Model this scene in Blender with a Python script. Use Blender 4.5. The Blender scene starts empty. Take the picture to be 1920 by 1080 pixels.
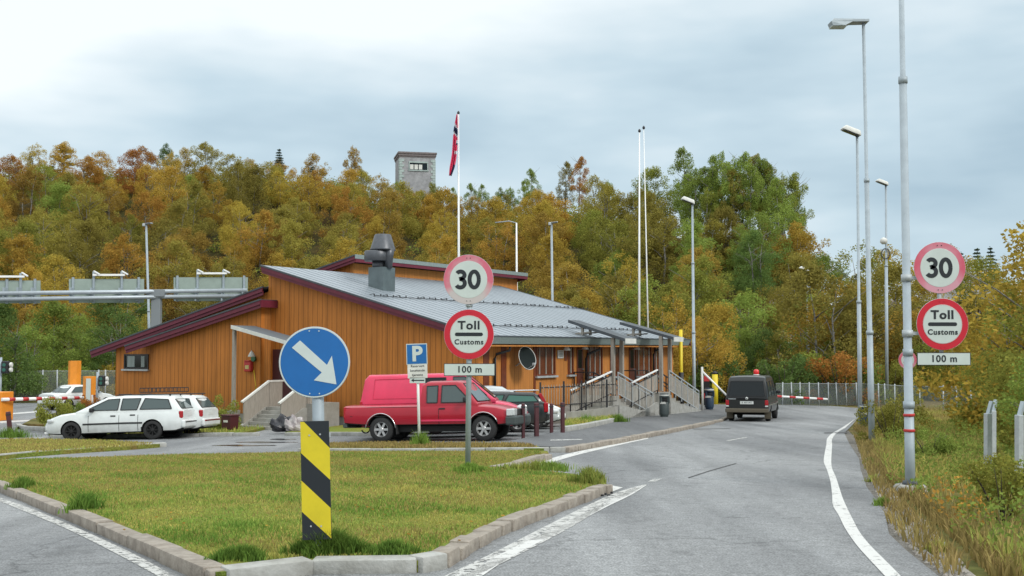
import bpy, bmesh, math, random
import numpy as np
from mathutils import Vector, Matrix
R = math.radians
rnd = random.Random(7)
SC = bpy.context.scene
COL = SC.collection
# ------------------------------------------------------------------ camera
F = 2100.0; EYE = Vector((0, 0, 3.2)); PITCH = math.atan(115 / F)
cd = bpy.data.cameras.new('camera'); cam = bpy.data.objects.new('camera', cd); COL.objects.link(cam)
cam.location = EYE; cam.rotation_euler = (R(90) + PITCH, 0, 0)
cd.sensor_width = 36; cd.lens = 36 * F / 1920; cd.clip_start = .1; cd.clip_end = 3000
SC.camera = cam
# ------------------------------------------------------------------ world
SUN_EL, SUN_AZ = 38, 132          # azimuth clockwise from +Y (the view direction)
w = bpy.data.worlds.new('World'); SC.world = w; w.use_nodes = True
nt = w.node_tree; nt.nodes.clear(); N = nt.nodes.new; Lk = nt.links.new
out = N('ShaderNodeOutputWorld'); sky = N('ShaderNodeTexSky'); sky.sky_type = 'NISHITA'; sky.sun_disc = False
sky.sun_elevation = R(SUN_EL); sky.sun_rotation = R(SUN_AZ)
b1 = N('ShaderNodeBackground'); b1.inputs[1].default_value = .1; Lk(sky.outputs[0], b1.inputs[0])
tc = N('ShaderNodeTexCoord'); sp = N('ShaderNodeSeparateXYZ'); Lk(tc.outputs['Generated'], sp.inputs[0])
def wn(scale, zs, det, seed, rough=.55):
    m = N('ShaderNodeMapping'); m.inputs['Scale'].default_value = (1, 1, zs); m.inputs['Location'].default_value = (seed, seed * .7, 0)
    n = N('ShaderNodeTexNoise'); n.inputs['Scale'].default_value = scale; n.inputs['Detail'].default_value = det; n.inputs['Roughness'].default_value = rough
    Lk(tc.outputs['Generated'], m.inputs[0]); Lk(m.outputs[0], n.inputs['Vector']); return n.outputs[0]
def mth(op, a, b=None, c=None):
    m = N('ShaderNodeMath'); m.operation = op
    for i, v in enumerate((a, b, c)):
        if v is None: continue
        if isinstance(v, (int, float)): m.inputs[i].default_value = v
        else: Lk(v, m.inputs[i])
    return m.outputs[0]
X_, Y_, Z_ = sp.outputs
n1 = wn(2.4, 3.4, 4, 3.1); n2 = wn(6, 3.2, 4, 9.4)
# cloud light: brighter high and to the left, a grey-blue band lower to the right, pale again just over the horizon
hi = mth('MULTIPLY', mth('MAXIMUM', mth('SUBTRACT', Z_, .20), -.02), 5.0)
lf = mth('MULTIPLY', X_, -.75)
lo = mth('MULTIPLY', mth('MAXIMUM', mth('SUBTRACT', .13, Z_), 0), 5.5)
f = mth('ADD', mth('ADD', hi, lf), lo)
f = mth('ADD', f, mth('MULTIPLY', mth('SUBTRACT', n1, .5), 1.5))
f = mth('ADD', f, mth('MULTIPLY', mth('SUBTRACT', n2, .5), .45))
f = mth('ADD', f, .52)
cr = N('ShaderNodeValToRGB'); Lk(f, cr.inputs[0]); e = cr.color_ramp.elements
e[0].position = 0; e[0].color = (.31, .435, .53, 1); e[1].position = 1; e[1].color = (.84, .90, .92, 1)
k = cr.color_ramp.elements.new(.45); k.color = (.51, .635, .71, 1)
b2 = N('ShaderNodeBackground'); Lk(cr.outputs[0], b2.inputs[0])
# thin high overcast: the cloud deck glows more strongly towards the zenith
Lk(mth('ADD', 1.0, mth('MULTIPLY', mth('MAXIMUM', mth('SUBTRACT', Z_, .36), 0), 1.5)), b2.inputs[1])
mx = N('ShaderNodeMixShader'); mx.inputs[0].default_value = .93
Lk(b1.outputs[0], mx.inputs[1]); Lk(b2.outputs[0], mx.inputs[2]); Lk(mx.outputs[0], out.inputs[0])
sd = bpy.data.lights.new('sun', 'SUN'); sun = bpy.data.objects.new('sun', sd); COL.objects.link(sun)
sd.energy = 1.5; sd.angle = R(14); sd.color = (1, .96, .9)
sv = Vector((math.sin(R(SUN_AZ)) * math.cos(R(SUN_EL)), math.cos(R(SUN_AZ)) * math.cos(R(SUN_EL)), math.sin(R(SUN_EL))))
sun.rotation_euler = sv.to_track_quat('Z', 'Y').to_euler(); sun.location = (0, 0, 60)
vs = SC.view_settings; vs.view_transform = 'Standard'; vs.look = 'None'; vs.exposure = .25; vs.gamma = 1; vs.use_curve_mapping = False
SC.cycles.max_bounces = 8; SC.cycles.transparent_max_bounces = 24
try: SC.cycles.use_denoising = True
except Exception: pass
# ------------------------------------------------------------------ materials
def nodes(m):
    t = m.node_tree; return t, t.nodes.new, t.links.new, t.nodes['Principled BSDF']
def mat(name, col, rough=.6, metal=0, var=.0, vscale=3, col2=None, bump=0, bscale=40, spec=.5, coat=0, dirt=None, stretch=(1, 1, 1)):
    m = bpy.data.materials.new(name); m.use_nodes = True
    t, n, l, p = nodes(m)
    p.inputs['Base Color'].default_value = (*col, 1); p.inputs['Roughness'].default_value = rough; p.inputs['Metallic'].default_value = metal
    p.inputs['Specular IOR Level'].default_value = spec; p.inputs['Coat Weight'].default_value = coat; p.inputs['Coat Roughness'].default_value = .08
    if var or col2 or bump:
        g = n('ShaderNodeTexCoord'); mp = n('ShaderNodeMapping'); mp.inputs['Scale'].default_value = stretch; l(g.outputs['Object'], mp.inputs[0])
    if var or col2:
        q = n('ShaderNodeTexNoise'); q.inputs['Scale'].default_value = vscale; q.inputs['Detail'].default_value = 7; q.inputs['Roughness'].default_value = .65; l(mp.outputs[0], q.inputs['Vector'])
        r = n('ShaderNodeValToRGB'); l(q.outputs[0], r.inputs[0]); r.color_ramp.elements[0].position = .33; r.color_ramp.elements[1].position = .68
        a = col2 if col2 else tuple(c * (1 - var) for c in col); b = col if col2 else tuple(min(1, c * (1 + var)) for c in col)
        r.color_ramp.elements[0].color = (*a, 1); r.color_ramp.elements[1].color = (*b, 1); l(r.outputs[0], p.inputs['Base Color'])
    if bump:
        q = n('ShaderNodeTexNoise'); q.inputs['Scale'].default_value = bscale; q.inputs['Detail'].default_value = 4; l(mp.outputs[0], q.inputs['Vector'])
        b = n('ShaderNodeBump'); b.inputs['Strength'].default_value = bump; b.inputs['Distance'].default_value = .02; l(q.outputs[0], b.inputs['Height']); l(b.outputs[0], p.inputs['Normal'])
    return m
M = {}
def asphalt(name, c0, c1, speck=.5, cracks=True):
    m = bpy.data.materials.new(name); m.use_nodes = True; t, n, l, p = nodes(m)
    g = n('ShaderNodeNewGeometry')
    def ns(s, d=5, st=(1, 1, 1), rz=0):
        mp = n('ShaderNodeMapping'); mp.inputs['Scale'].default_value = st; mp.inputs['Rotation'].default_value = (0, 0, rz); l(g.outputs['Position'], mp.inputs[0])
        q = n('ShaderNodeTexNoise'); q.inputs['Scale'].default_value = s; q.inputs['Detail'].default_value = d; l(mp.outputs[0], q.inputs['Vector']); return q.outputs[0]
    def ramp(f, a, b, p0=.3, p1=.7):
        r = n('ShaderNodeValToRGB'); l(f, r.inputs[0]); r.color_ramp.elements[0].position = p0; r.color_ramp.elements[1].position = p1
        r.color_ramp.elements[0].color = (*a, 1); r.color_ramp.elements[1].color = (*b, 1); return r.outputs[0]
    def mul(a, b):
        x = n('ShaderNodeMix'); x.data_type = 'RGBA'; x.blend_type = 'MULTIPLY'; x.inputs[0].default_value = 1; l(a, x.inputs[6]); l(b, x.inputs[7]); return x.outputs[2]
    c = ramp(ns(.35, 6, (1, .35, 1)), c0, c1, .36, .62)
    s = ramp(ns(55, 2), (1 - speck,) * 3, (1 + speck * .55,) * 3, .35, .65); c = mul(c, s)
    s = ramp(ns(9, 4), (.84,) * 3, (1.1,) * 3, .3, .7); c = mul(c, s)
    s = ramp(ns(1.0, 4, (1.3, .07, 1), R(17)), (.86,) * 3, (1.07,) * 3, .38, .6); c = mul(c, s)
    s = ramp(ns(2.2, 8), (.80,) * 3, (1.0,) * 3, .30, .42); c = mul(c, s)
    if cracks:
        v = n('ShaderNodeTexVoronoi'); v.feature = 'DISTANCE_TO_EDGE'; v.inputs['Scale'].default_value = .16
        dm = n('ShaderNodeTexNoise'); dm.inputs['Scale'].default_value = .9; dm.inputs['Detail'].default_value = 6
        l(g.outputs['Position'], dm.inputs['Vector'])
        ad = n('ShaderNodeMix'); ad.data_type = 'RGBA'; ad.blend_type = 'LINEAR_LIGHT'; ad.inputs[0].default_value = .8; l(g.outputs['Position'], ad.inputs[6]); l(dm.outputs[1], ad.inputs[7]); l(ad.outputs[2], v.inputs['Vector'])
        c = mul(c, ramp(v.outputs[0], (.6,) * 3, (1,) * 3, 0, .005))
    l(c, p.inputs['Base Color']); p.inputs['Roughness'].default_value = .8; p.inputs['Specular IOR Level'].default_value = .35
    b = n('ShaderNodeBump'); b.inputs['Strength'].default_value = .5; b.inputs['Distance'].default_value = .01; l(ns(70, 2), b.inputs['Height']); l(b.outputs[0], p.inputs['Normal'])
    return m
M['asphalt'] = asphalt('worn grey asphalt', (.165, .17, .174), (.265, .27, .271), .42)
M['pave'] = asphalt('dark pavement asphalt', (.115, .118, .122), (.155, .158, .16), .3)
def ground_mat(name, stops, scale=.5, fine=14, pos=None):
    m = bpy.data.materials.new(name); m.use_nodes = True; t, n, l, p = nodes(m)
    g = n('ShaderNodeNewGeometry')
    q = n('ShaderNodeTexNoise'); q.inputs['Scale'].default_value = scale; q.inputs['Detail'].default_value = 8; q.inputs['Roughness'].default_value = .68; l(g.outputs['Position'], q.inputs['Vector'])
    r = n('ShaderNodeValToRGB'); l(q.outputs[0], r.inputs[0]); els = r.color_ramp.elements
    pos = pos or [.3 + .4 * i / (len(stops) - 1) for i in range(len(stops))]
    while len(els) < len(stops): els.new(.5)
    for i, c in enumerate(stops): els[i].position = pos[i]; els[i].color = (*c, 1)
    q2 = n('ShaderNodeTexNoise'); q2.inputs['Scale'].default_value = fine; q2.inputs['Detail'].default_value = 4; l(g.outputs['Position'], q2.inputs['Vector'])
    r2 = n('ShaderNodeValToRGB'); l(q2.outputs[0], r2.inputs[0]); r2.color_ramp.elements[0].color = (.6, .6, .6, 1); r2.color_ramp.elements[1].color = (1.25, 1.25, 1.25, 1); r2.color_ramp.elements[0].position = .3; r2.color_ramp.elements[1].position = .7
    x = n('ShaderNodeMix'); x.data_type = 'RGBA'; x.blend_type = 'MULTIPLY'; x.inputs[0].default_value = 1; l(r.outputs[0], x.inputs[6]); l(r2.outputs[0], x.inputs[7]); l(x.outputs[2], p.inputs['Base Color'])
    p.inputs['Roughness'].default_value = .95; p.inputs['Specular IOR Level'].default_value = .1
    b = n('ShaderNodeBump'); b.inputs['Strength'].default_value = .8; b.inputs['Distance'].default_value = .06; l(q2.outputs[0], b.inputs['Height']); l(b.outputs[0], p.inputs['Normal'])
    return m
M['turf'] = ground_mat('short turf', [(.20, .125, .045), (.21, .20, .045), (.15, .20, .035), (.25, .24, .05)], .9, 20)
M['rough_ground'] = ground_mat('rough ground', [(.08, .06, .025), (.17, .12, .045), (.10, .105, .03), (.20, .15, .055)], .25, 3)
M['gravel'] = ground_mat('gravel', [(.12, .11, .09), (.26, .245, .22), (.17, .155, .13), (.23, .215, .19)], 3.5, 60)
M['hill'] = ground_mat('hill soil and litter', [(.03, .025, .012), (.075, .05, .018), (.045, .045, .015), (.10, .06, .02)], .12, 1.5)
M['rock'] = mat('granite', (.30, .27, .245), .9, var=.35, vscale=1.6, bump=.8, bscale=5)
M['scree'] = ground_mat('rocky slope', [(.16, .10, .06), (.27, .22, .19), (.11, .085, .035), (.33, .28, .25)], .45, 3)
M['granite_kerb'] = mat('granite kerb stone', (.34, .30, .25), .85, col2=(.19, .16, .13), vscale=6, bump=.7, bscale=22)
M['concrete_kerb'] = mat('concrete kerb', (.40, .40, .375), .85, col2=(.25, .245, .22), vscale=5, bump=.4, bscale=30)
M['concrete'] = mat('concrete', (.34, .33, .30), .85, col2=(.23, .22, .19), vscale=1.8, bump=.3, bscale=20)
M['galv'] = mat('galvanised steel', (.33, .38, .41), .55, .15, var=.10, vscale=5)
M['galv_dull'] = mat('dull galvanised steel', (.42, .45, .46), .6, .25, var=.15, vscale=9)
M['white'] = mat('white paint', (.78, .78, .76), .45)
M['offwhite'] = mat('weathered white', (.62, .62, .58), .6, var=.1, vscale=4)
M['black'] = mat('black plastic', (.015, .015, .017), .5)
M['blackmetal'] = mat('black metal', (.03, .03, .033), .5, .3)
M['dark'] = mat('dark underbody', (.012, .012, .012), .85)
M['rubber'] = mat('tyre rubber', (.02, .02, .02), .8, bump=.3, bscale=60)
M['alloy'] = mat('alloy wheel', (.5, .5, .5), .35, .7)
M['chrome'] = mat('bright trim', (.7, .7, .7), .2, .9)
M['s_white'] = mat('sign white sheeting', (.52, .58, .55), .4, var=.04, vscale=6)
M['s_blue'] = mat('sign blue sheeting', (.008, .12, .36), .35, var=.06, vscale=5)
M['s_red'] = mat('sign red sheeting', (.52, .012, .03), .35)
M['s_black'] = mat('sign black print', (.012, .016, .02), .45)
M['s_yellow'] = mat('sign yellow sheeting', (.62, .50, .015), .4, var=.08, vscale=4)
M['sign_back'] = mat('bare aluminium sign back', (.27, .33, .29), .55, .3, var=.08, vscale=2)
M['beam'] = mat('silver gantry paint', (.40, .44, .47), .45, .4, var=.08)
M['post'] = mat('dark red bollard paint', (.07, .018, .022), .6, var=.2)
M['orange_cab'] = mat('orange painted steel', (.72, .25, .02), .5, var=.1, vscale=3)
M['amber_cab'] = mat('faded orange steel', (.62, .30, .05), .55, var=.15, vscale=2)
M['yellow'] = mat('yellow paint', (.68, .52, .02), .5, var=.1)
M['red_paint'] = mat('red paint', (.45, .03, .03), .5)
M['roof_metal'] = mat('grey roof sheet', (.295, .33, .36), .42, .25, col2=(.23, .26, .285), vscale=1.2, stretch=(.4, 3, 1))
M['eave_metal'] = mat('corrugated grey eave', (.24, .29, .28), .5, .2, var=.2, vscale=20)
M['roof_dark'] = mat('dark roofing', (.055, .065, .075), .6, var=.2, vscale=5)
M['maroon'] = mat('maroon barge board', (.13, .012, .03), .55, var=.15, vscale=3)
M['brown'] = mat('red brown joinery', (.155, .035, .01), .45, var=.2, vscale=4)
M['door_red'] = mat('dark red door', (.06, .008, .012), .5)
M['timber'] = mat('weathered timber', (.30, .27, .23), .8, var=.2, vscale=8, stretch=(4, 4, .4))
M['glass_dark'] = mat('dark window glass', (.008, .012, .014), .08, spec=.35)
M['glass_car'] = mat('car window glass', (.065, .09, .09), .06, spec=.55)
M['glass_green'] = mat('green lens and painted reflection glass', (.03, .12, .09), .06, spec=.6)  # on the estate car windows this green paints a reflection
M['curtain'] = mat('curtain behind glass', (.20, .24, .23), .3, var=.3, vscale=3, stretch=(8, 8, .5))
M['bark_white'] = mat('birch bark', (.30, .29, .26), .85, col2=(.10, .09, .08), vscale=3.5, stretch=(1, 1, 3))
M['bark'] = mat('dark bark', (.07, .055, .045), .9, var=.3, vscale=6)
def siding(name, c, axis, pitch):
    m = bpy.data.materials.new(name); m.use_nodes = True; t, n, l, p = nodes(m)
    g = n('ShaderNodeTexCoord'); s = n('ShaderNodeSeparateXYZ'); l(g.outputs['Object'], s.inputs[0])
    def mt(op, a, b=None):
        q = n('ShaderNodeMath'); q.operation = op
        for i, v in enumerate((a, b)):
            if v is None: continue
            if isinstance(v, (int, float)): q.inputs[i].default_value = v
            else: l(v, q.inputs[i])
        return q.outputs[0]
    u = mt('DIVIDE', s.outputs[axis], pitch); fr = mt('FRACT', u); fl = mt('FLOOR', u)
    groove = mt('LESS_THAN', mt('ABSOLUTE', mt('SUBTRACT', fr, .5)), .05)
    wn_ = n('ShaderNodeTexWhiteNoise'); wn_.noise_dimensions = '1D'; l(fl, wn_.inputs['W'])
    mp = n('ShaderNodeMapping'); mp.inputs['Scale'].default_value = (5, 5, .5); l(g.outputs['Object'], mp.inputs[0])
    q = n('ShaderNodeTexNoise'); q.inputs['Scale'].default_value = 2.2; q.inputs['Detail'].default_value = 8; l(mp.outputs[0], q.inputs['Vector'])
    v = mt('ADD', mt('ADD', mt('MULTIPLY', wn_.outputs[0], .22), mt('MULTIPLY', q.outputs[0], .55)), .66)
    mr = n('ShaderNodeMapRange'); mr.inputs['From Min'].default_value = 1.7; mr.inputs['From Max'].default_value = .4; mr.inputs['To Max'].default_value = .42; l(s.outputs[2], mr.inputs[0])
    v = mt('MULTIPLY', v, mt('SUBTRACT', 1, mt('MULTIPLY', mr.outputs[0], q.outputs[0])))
    v2 = mt('MULTIPLY', v, mt('SUBTRACT', 1, mt('MULTIPLY', groove, .5)))
    h = n('ShaderNodeVectorMath'); h.operation = 'SCALE'; h.inputs[0].default_value = c; l(v2, h.inputs['Scale'])
    l(h.outputs[0], p.inputs['Base Color']); p.inputs['Roughness'].default_value = .65; p.inputs['Specular IOR Level'].default_value = .3
    b = n('ShaderNodeBump'); b.inputs['Strength'].default_value = .6; b.inputs['Distance'].default_value = .02; l(mt('SUBTRACT', 1, groove), b.inputs['Height']); l(b.outputs[0], p.inputs['Normal'])
    return m
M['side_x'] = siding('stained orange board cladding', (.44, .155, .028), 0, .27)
M['side_y'] = siding('orange board cladding with painted sunlight', (.50, .20, .048), 1, .14)  # same boards coloured brighter for the light falling on the long facade
def leaf_mat(name, c, c2, hue=.010, val=.5, trans=.42, nw=.9, ns=.55, gain=1.0, dim=.14):
    c = tuple(x * gain for x in c); c2 = tuple(x * gain for x in c2)
    m = bpy.data.materials.new(name); m.use_nodes = True; t, n, l, p = nodes(m)
    g = n('ShaderNodeNewGeometry'); oi = n('ShaderNodeObjectInfo')
    mx = n('ShaderNodeMix'); mx.data_type = 'RGBA'; mx.inputs[6].default_value = (*c, 1); mx.inputs[7].default_value = (*c2, 1)
    tcn = n('ShaderNodeTexCoord'); q = n('ShaderNodeTexNoise'); q.inputs['Scale'].default_value = ns; q.inputs['Detail'].default_value = 5; l(tcn.outputs['Object'], q.inputs['Vector'])
    def mt(op, a, b):
        k = n('ShaderNodeMath'); k.operation = op
        for i, v in enumerate((a, b)):
            if isinstance(v, (int, float)): k.inputs[i].default_value = v
            else: l(v, k.inputs[i])
        return k.outputs[0]
    fac = mt('ADD', mt('MULTIPLY', g.outputs['Random Per Island'], .5), mt('ADD', mt('MULTIPLY', oi.outputs['Random'], .5), mt('MULTIPLY', mt('SUBTRACT', q.outputs[0], .5), nw)))
    cl = n('ShaderNodeClamp'); l(fac, cl.inputs[0]); l(cl.outputs[0], mx.inputs[0])
    hs = n('ShaderNodeHueSaturation'); l(mx.outputs[2], hs.inputs['Color'])
    l(mt('ADD', mt('MULTIPLY', oi.outputs['Random'], hue * 2), .5 - hue), hs.inputs['Hue'])
    wv = n('ShaderNodeTexWhiteNoise'); wv.noise_dimensions = '1D'; l(mt('MULTIPLY', g.outputs['Random Per Island'], 91.7), wv.inputs['W'])
    l(mt('ADD', mt('MULTIPLY', oi.outputs['Random'], .35), mt('ADD', mt('MULTIPLY', wv.outputs[0], val), 1 - val * .5 - .17 - dim)), hs.inputs['Value']); hs.inputs['Saturation'].default_value = .95
    d = n('ShaderNodeBsdfDiffuse'); tr = n('ShaderNodeBsdfTranslucent'); ms = n('ShaderNodeMixShader'); ms.inputs[0].default_value = trans
    l(hs.outputs[0], d.inputs[0]); l(hs.outputs[0], tr.inputs[0]); l(d.outputs[0], ms.inputs[1]); l(tr.outputs[0], ms.inputs[2])
    l(ms.outputs[0], t.nodes['Material Output'].inputs[0]); t.nodes.remove(p)
    return m
LEAF = {
 'golden': leaf_mat('golden birch leaves', (.57, .37, .045), (.42, .34, .05)),
 'amber': leaf_mat('amber leaves', (.53, .26, .04), (.46, .31, .045)),
 'rusty': leaf_mat('rusty leaves', (.46, .19, .035), (.50, .27, .04)),
 'olive': leaf_mat('olive leaves', (.29, .27, .055), (.37, .29, .05)),
 'brownish': leaf_mat('brownish leaves', (.36, .25, .045), (.44, .29, .05)),
 'green': leaf_mat('green leaves', (.22, .33, .06), (.31, .36, .065)),
 'dark green': leaf_mat('dark green leaves', (.12, .21, .055), (.18, .25, .06)),
 'blue green': leaf_mat('needles', (.045, .08, .05), (.08, .11, .055), .01),
 'yellow green': leaf_mat('yellow green leaves', (.36, .34, .055), (.26, .31, .055)),
}
M['blade'] = leaf_mat('grass blades', (.18, .30, .045), (.42, .37, .09), .0, .6, .3, 3.2, .8, dim=0)
M['blade_green'] = leaf_mat('lush grass blades', (.12, .23, .035), (.20, .30, .045), .0, .6, .3, 1.5, .8, dim=.0)
M['blade_dry'] = leaf_mat('dry grass blades', (.38, .27, .10), (.26, .24, .06), .0, .6, .3, dim=0)
def worn(name, col, amt=.42, scale=3.0):
    m = mat(name, col, .6); t, n, l, p = nodes(m)
    g = n('ShaderNodeNewGeometry'); q = n('ShaderNodeTexNoise'); q.inputs['Scale'].default_value = scale; q.inputs['Detail'].default_value = 10; q.inputs['Roughness'].default_value = .75
    l(g.outputs['Position'], q.inputs['Vector']); r = n('ShaderNodeValToRGB'); l(q.outputs[0], r.inputs[0])
    r.color_ramp.elements[0].position = amt - .03; r.color_ramp.elements[1].position = amt + .03
    l(r.outputs[0], p.inputs['Alpha']); return m
M['line'] = worn('road paint', (.56, .555, .53), .405, 9); M['line_worn'] = worn('faded road paint', (.48, .475, .45), .46, 11)
def mesh_fabric(name, col, alpha):
    m = mat(name, col, .6); nodes(m)[3].inputs['Alpha'].default_value = alpha; return m
M['net'] = mesh_fabric('chain link netting', (.30, .34, .32), .30)
# faded sign border: sun-bleached red
def faded(name, c1, c2, sc, seed):
    m = mat(name, c1, .4); t, n, l, p = nodes(m); g = n('ShaderNodeTexCoord')
    s = n('ShaderNodeSeparateXYZ'); l(g.outputs['Object'], s.inputs[0])
    q = n('ShaderNodeTexNoise'); q.inputs['Scale'].default_value = 3; mp = n('ShaderNodeMapping'); mp.inputs['Location'].default_value = (seed, seed, 0); l(g.outputs['Object'], mp.inputs[0]); l(mp.outputs[0], q.inputs['Vector'])
    a = n('ShaderNodeMath'); a.operation = 'ABSOLUTE'; l(s.outputs[0], a.inputs[0])
    b = n('ShaderNodeMath'); b.operation = 'MULTIPLY_ADD'; l(a.outputs[0], b.inputs[0]); b.inputs[1].default_value = -sc; b.inputs[2].default_value = .62
    z = n('ShaderNodeMath'); z.operation = 'MULTIPLY_ADD'; l(s.outputs[2], z.inputs[0]); z.inputs[1].default_value = -.9; l(b.outputs[0], z.inputs[2])
    c = n('ShaderNodeMath'); c.operation = 'ADD'; l(z.outputs[0], c.inputs[0]); l(q.outputs[0], c.inputs[1])
    r = n('ShaderNodeValToRGB'); l(c.outputs[0], r.inputs[0]); r.color_ramp.elements[0].position = .55; r.color_ramp.elements[1].position = 1.25
    r.color_ramp.elements[0].color = (*c1, 1); r.color_ramp.elements[1].color = (*c2, 1); l(r.outputs[0], p.inputs['Base Color']); return m
M['s_faded'] = faded('bleached pink red sign border', (.58, .13, .19), (.50, .45, .44), 1.6, 1)
M['s_faded2'] = faded('bleached red sign border', (.56, .09, .14), (.58, .28, .34), 1.4, 5)
# ------------------------------------------------------------------ object helpers
def tag(o, label=None, cat=None, group=None, kind=None):
    if label: o['label'] = label
    if cat: o['category'] = cat
    if group: o['group'] = group
    if kind: o['kind'] = kind
    return o
def empty(name, loc=(0, 0, 0), rz=0, label=None, cat=None, group=None):
    o = bpy.data.objects.new(name, None); o.empty_display_size = .2; COL.objects.link(o); o.location = loc; o.rotation_euler = (0, 0, rz)
    return tag(o, label, cat, group)
def children(o): return [c for c in COL.objects if c.parent == o]
def link(name, me, m=None, parent=None):
    if m is not None:
        for k in (m if isinstance(m, (list, tuple)) else [m]): me.materials.append(k)
    o = bpy.data.objects.new(name, me); COL.objects.link(o)
    if parent: o.parent = parent
    return o
class MB:
    def __init__(s): s.b = bmesh.new()
    def box(s, c, d, rz=0, rx=0, ry=0, bev=0, taper=None):
        r = bmesh.ops.create_cube(s.b, size=1)['verts']
        if taper:
            for v in r:
                if v.co.z > 0: v.co.x *= taper[0]; v.co.y *= taper[1]
        mtx = Matrix.Translation(c) @ Matrix.Rotation(rz, 4, 'Z') @ Matrix.Rotation(ry, 4, 'Y') @ Matrix.Rotation(rx, 4, 'X') @ Matrix.Diagonal((*d, 1))
        bmesh.ops.transform(s.b, matrix=mtx, verts=r)
        if bev:
            es = list({e for v in r for e in v.link_edges})
            bmesh.ops.bevel(s.b, geom=es, offset=bev, segments=2, affect='EDGES', profile=.5)
        return s
    def tube(s, pts, r, seg=8, cap=True, sm=False):
        pts = [Vector(p) for p in pts]; rs = r if isinstance(r, (list, tuple)) else [r] * len(pts)
        rings = []
        for i, p in enumerate(pts):
            a = pts[max(0, i - 1)]; b = pts[min(len(pts) - 1, i + 1)]; t = (b - a).normalized()
            u = t.cross(Vector((0, 0, 1))) if abs(t.z) < .95 else t.cross(Vector((1, 0, 0)))
            u.normalize(); v = t.cross(u)
            rings.append([s.b.verts.new(p + (u * math.cos(q) + v * math.sin(q)) * rs[i]) for q in [2 * math.pi * k / seg for k in range(seg)]])
        for i in range(len(rings) - 1):
            for k in range(seg):
                f = s.b.faces.new((rings[i][k], rings[i][(k + 1) % seg], rings[i + 1][(k + 1) % seg], rings[i + 1][k])); f.smooth = True
        if cap: s.b.faces.new(rings[0][::-1]); s.b.faces.new(rings[-1])
        return s
    def bar(s, p, q, w, h=None):       # square bar
        p = Vector(p); q = Vector(q); h = h or w; t = (q - p); L = t.length
        rot = t.to_track_quat('X', 'Z').to_matrix().to_4x4()
        r = bmesh.ops.create_cube(s.b, size=1)['verts']
        bmesh.ops.transform(s.b, matrix=Matrix.Translation((p + q) / 2) @ rot @ Matrix.Diagonal((L, w, h, 1)), verts=r); return s
    def lathe(s, prof, seg=24, mtx=None, cap=True):    # prof = [(r, z)]
        rings = []
        for r, z in prof:
            rings.append([s.b.verts.new((r * math.cos(2 * math.pi * k / seg), r * math.sin(2 * math.pi * k / seg), z)) for k in range(seg)])
        vs_ = [v for g in rings for v in g]
        for i in range(len(rings) - 1):
            for k in range(seg):
                f = s.b.faces.new((rings[i][k], rings[i][(k + 1) % seg], rings[i + 1][(k + 1) % seg], rings[i + 1][k])); f.smooth = True
        if cap: s.b.faces.new(rings[0][::-1]); s.b.faces.new(rings[-1])
        if mtx is not None: bmesh.ops.transform(s.b, matrix=mtx, verts=vs_)
        return s
    def prism(s, pts, vec):            # planar polygon (3D points) extruded by vec
        a = [s.b.verts.new(p) for p in pts]; v = Vector(vec); b = [s.b.verts.new(Vector(p) + v) for p in pts]
        s.b.faces.new(a); s.b.faces.new(b[::-1]); n = len(a)
        for i in range(n): s.b.faces.new((a[i], b[i], b[(i + 1) % n], a[(i + 1) % n]))
        return s
    def face(s, pts):
        s.b.faces.new([s.b.verts.new(p) for p in pts]); return s
    def build(s, name, m, parent=None, smooth=None, norm=True):
        if norm: bmesh.ops.recalc_face_normals(s.b, faces=s.b.faces)
        me = bpy.data.meshes.new(name); s.b.to_mesh(me); s.b.free()
        if smooth is not None:
            for p in me.polygons: p.use_smooth = True
            me.set_sharp_from_angle(angle=R(smooth))
        return link(name, me, m, parent)
def copy_tree(o, parent=None):
    c = o.copy(); COL.objects.link(c); c.parent = parent
    for ch in children(o): copy_tree(ch, c)
    return c
def text(body, size, m, parent, loc, name='lettering', rot=(R(90), 0, 0), bold=0, sx=1, ext=.002, space=1):
    cu = bpy.data.curves.new('t', 'FONT'); cu.body = body; cu.size = size; cu.align_x = 'CENTER'; cu.align_y = 'CENTER'; cu.extrude = ext; cu.offset = bold; cu.resolution_u = 4; cu.space_character = space
    to = bpy.data.objects.new('t', cu); COL.objects.link(to); dg = bpy.context.evaluated_depsgraph_get()
    me = bpy.data.meshes.new_from_object(to.evaluated_get(dg)); bpy.data.objects.remove(to)
    me.materials.clear(); me.transform(Matrix.Diagonal((sx, 1, 1, 1)))
    o = link(name, me, m, parent); o.location = loc; o.rotation_euler = rot; return o
# ------------------------------------------------------------------ projection helpers (photo pixel -> world point)
cp, spi = math.cos(PITCH), math.sin(PITCH)
def ray(u, v):
    a, b = u - 960, 540 - v
    return Vector((a, -spi * b + cp * F, cp * b + spi * F))
def at(u, v, Y):
    d = ray(u, v); return EYE + d * (Y / d.y)
def sstep(a, b, x):
    t = min(1, max(0, (x - a) / (b - a))); return t * t * (3 - 2 * t)
def g0(X, Y):
    b = 1.65 - .0319 * Y
    if Y > 44: b = 1.65 - .0319 * 44 - .0319 * (min(Y, 58) - 44) * (1 - (min(Y, 58) - 44) / 28)
    if Y < 0: b = 1.65
    return b + max(-.3, min(0, .02 * X))
KU = [-900, 0, 120, 300, 440, 560, 650, 760, 860, 960, 1050, 1150, 1250, 1320, 1420, 1500, 1540, 1600, 1680, 1760, 1900, 3000]
KS = [245, 262, 270, 272, 268, 280, 285, 330, 348, 345, 318, 335, 340, 395, 415, 450, 480, 515, 540, 560, 560, 560]     # skyline (tree tops)
KD = [170, 170, 170, 168, 168, 165, 165, 162, 160, 155, 150, 140, 130, 120, 118, 112, 105, 100, 98, 95, 95, 95]
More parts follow.
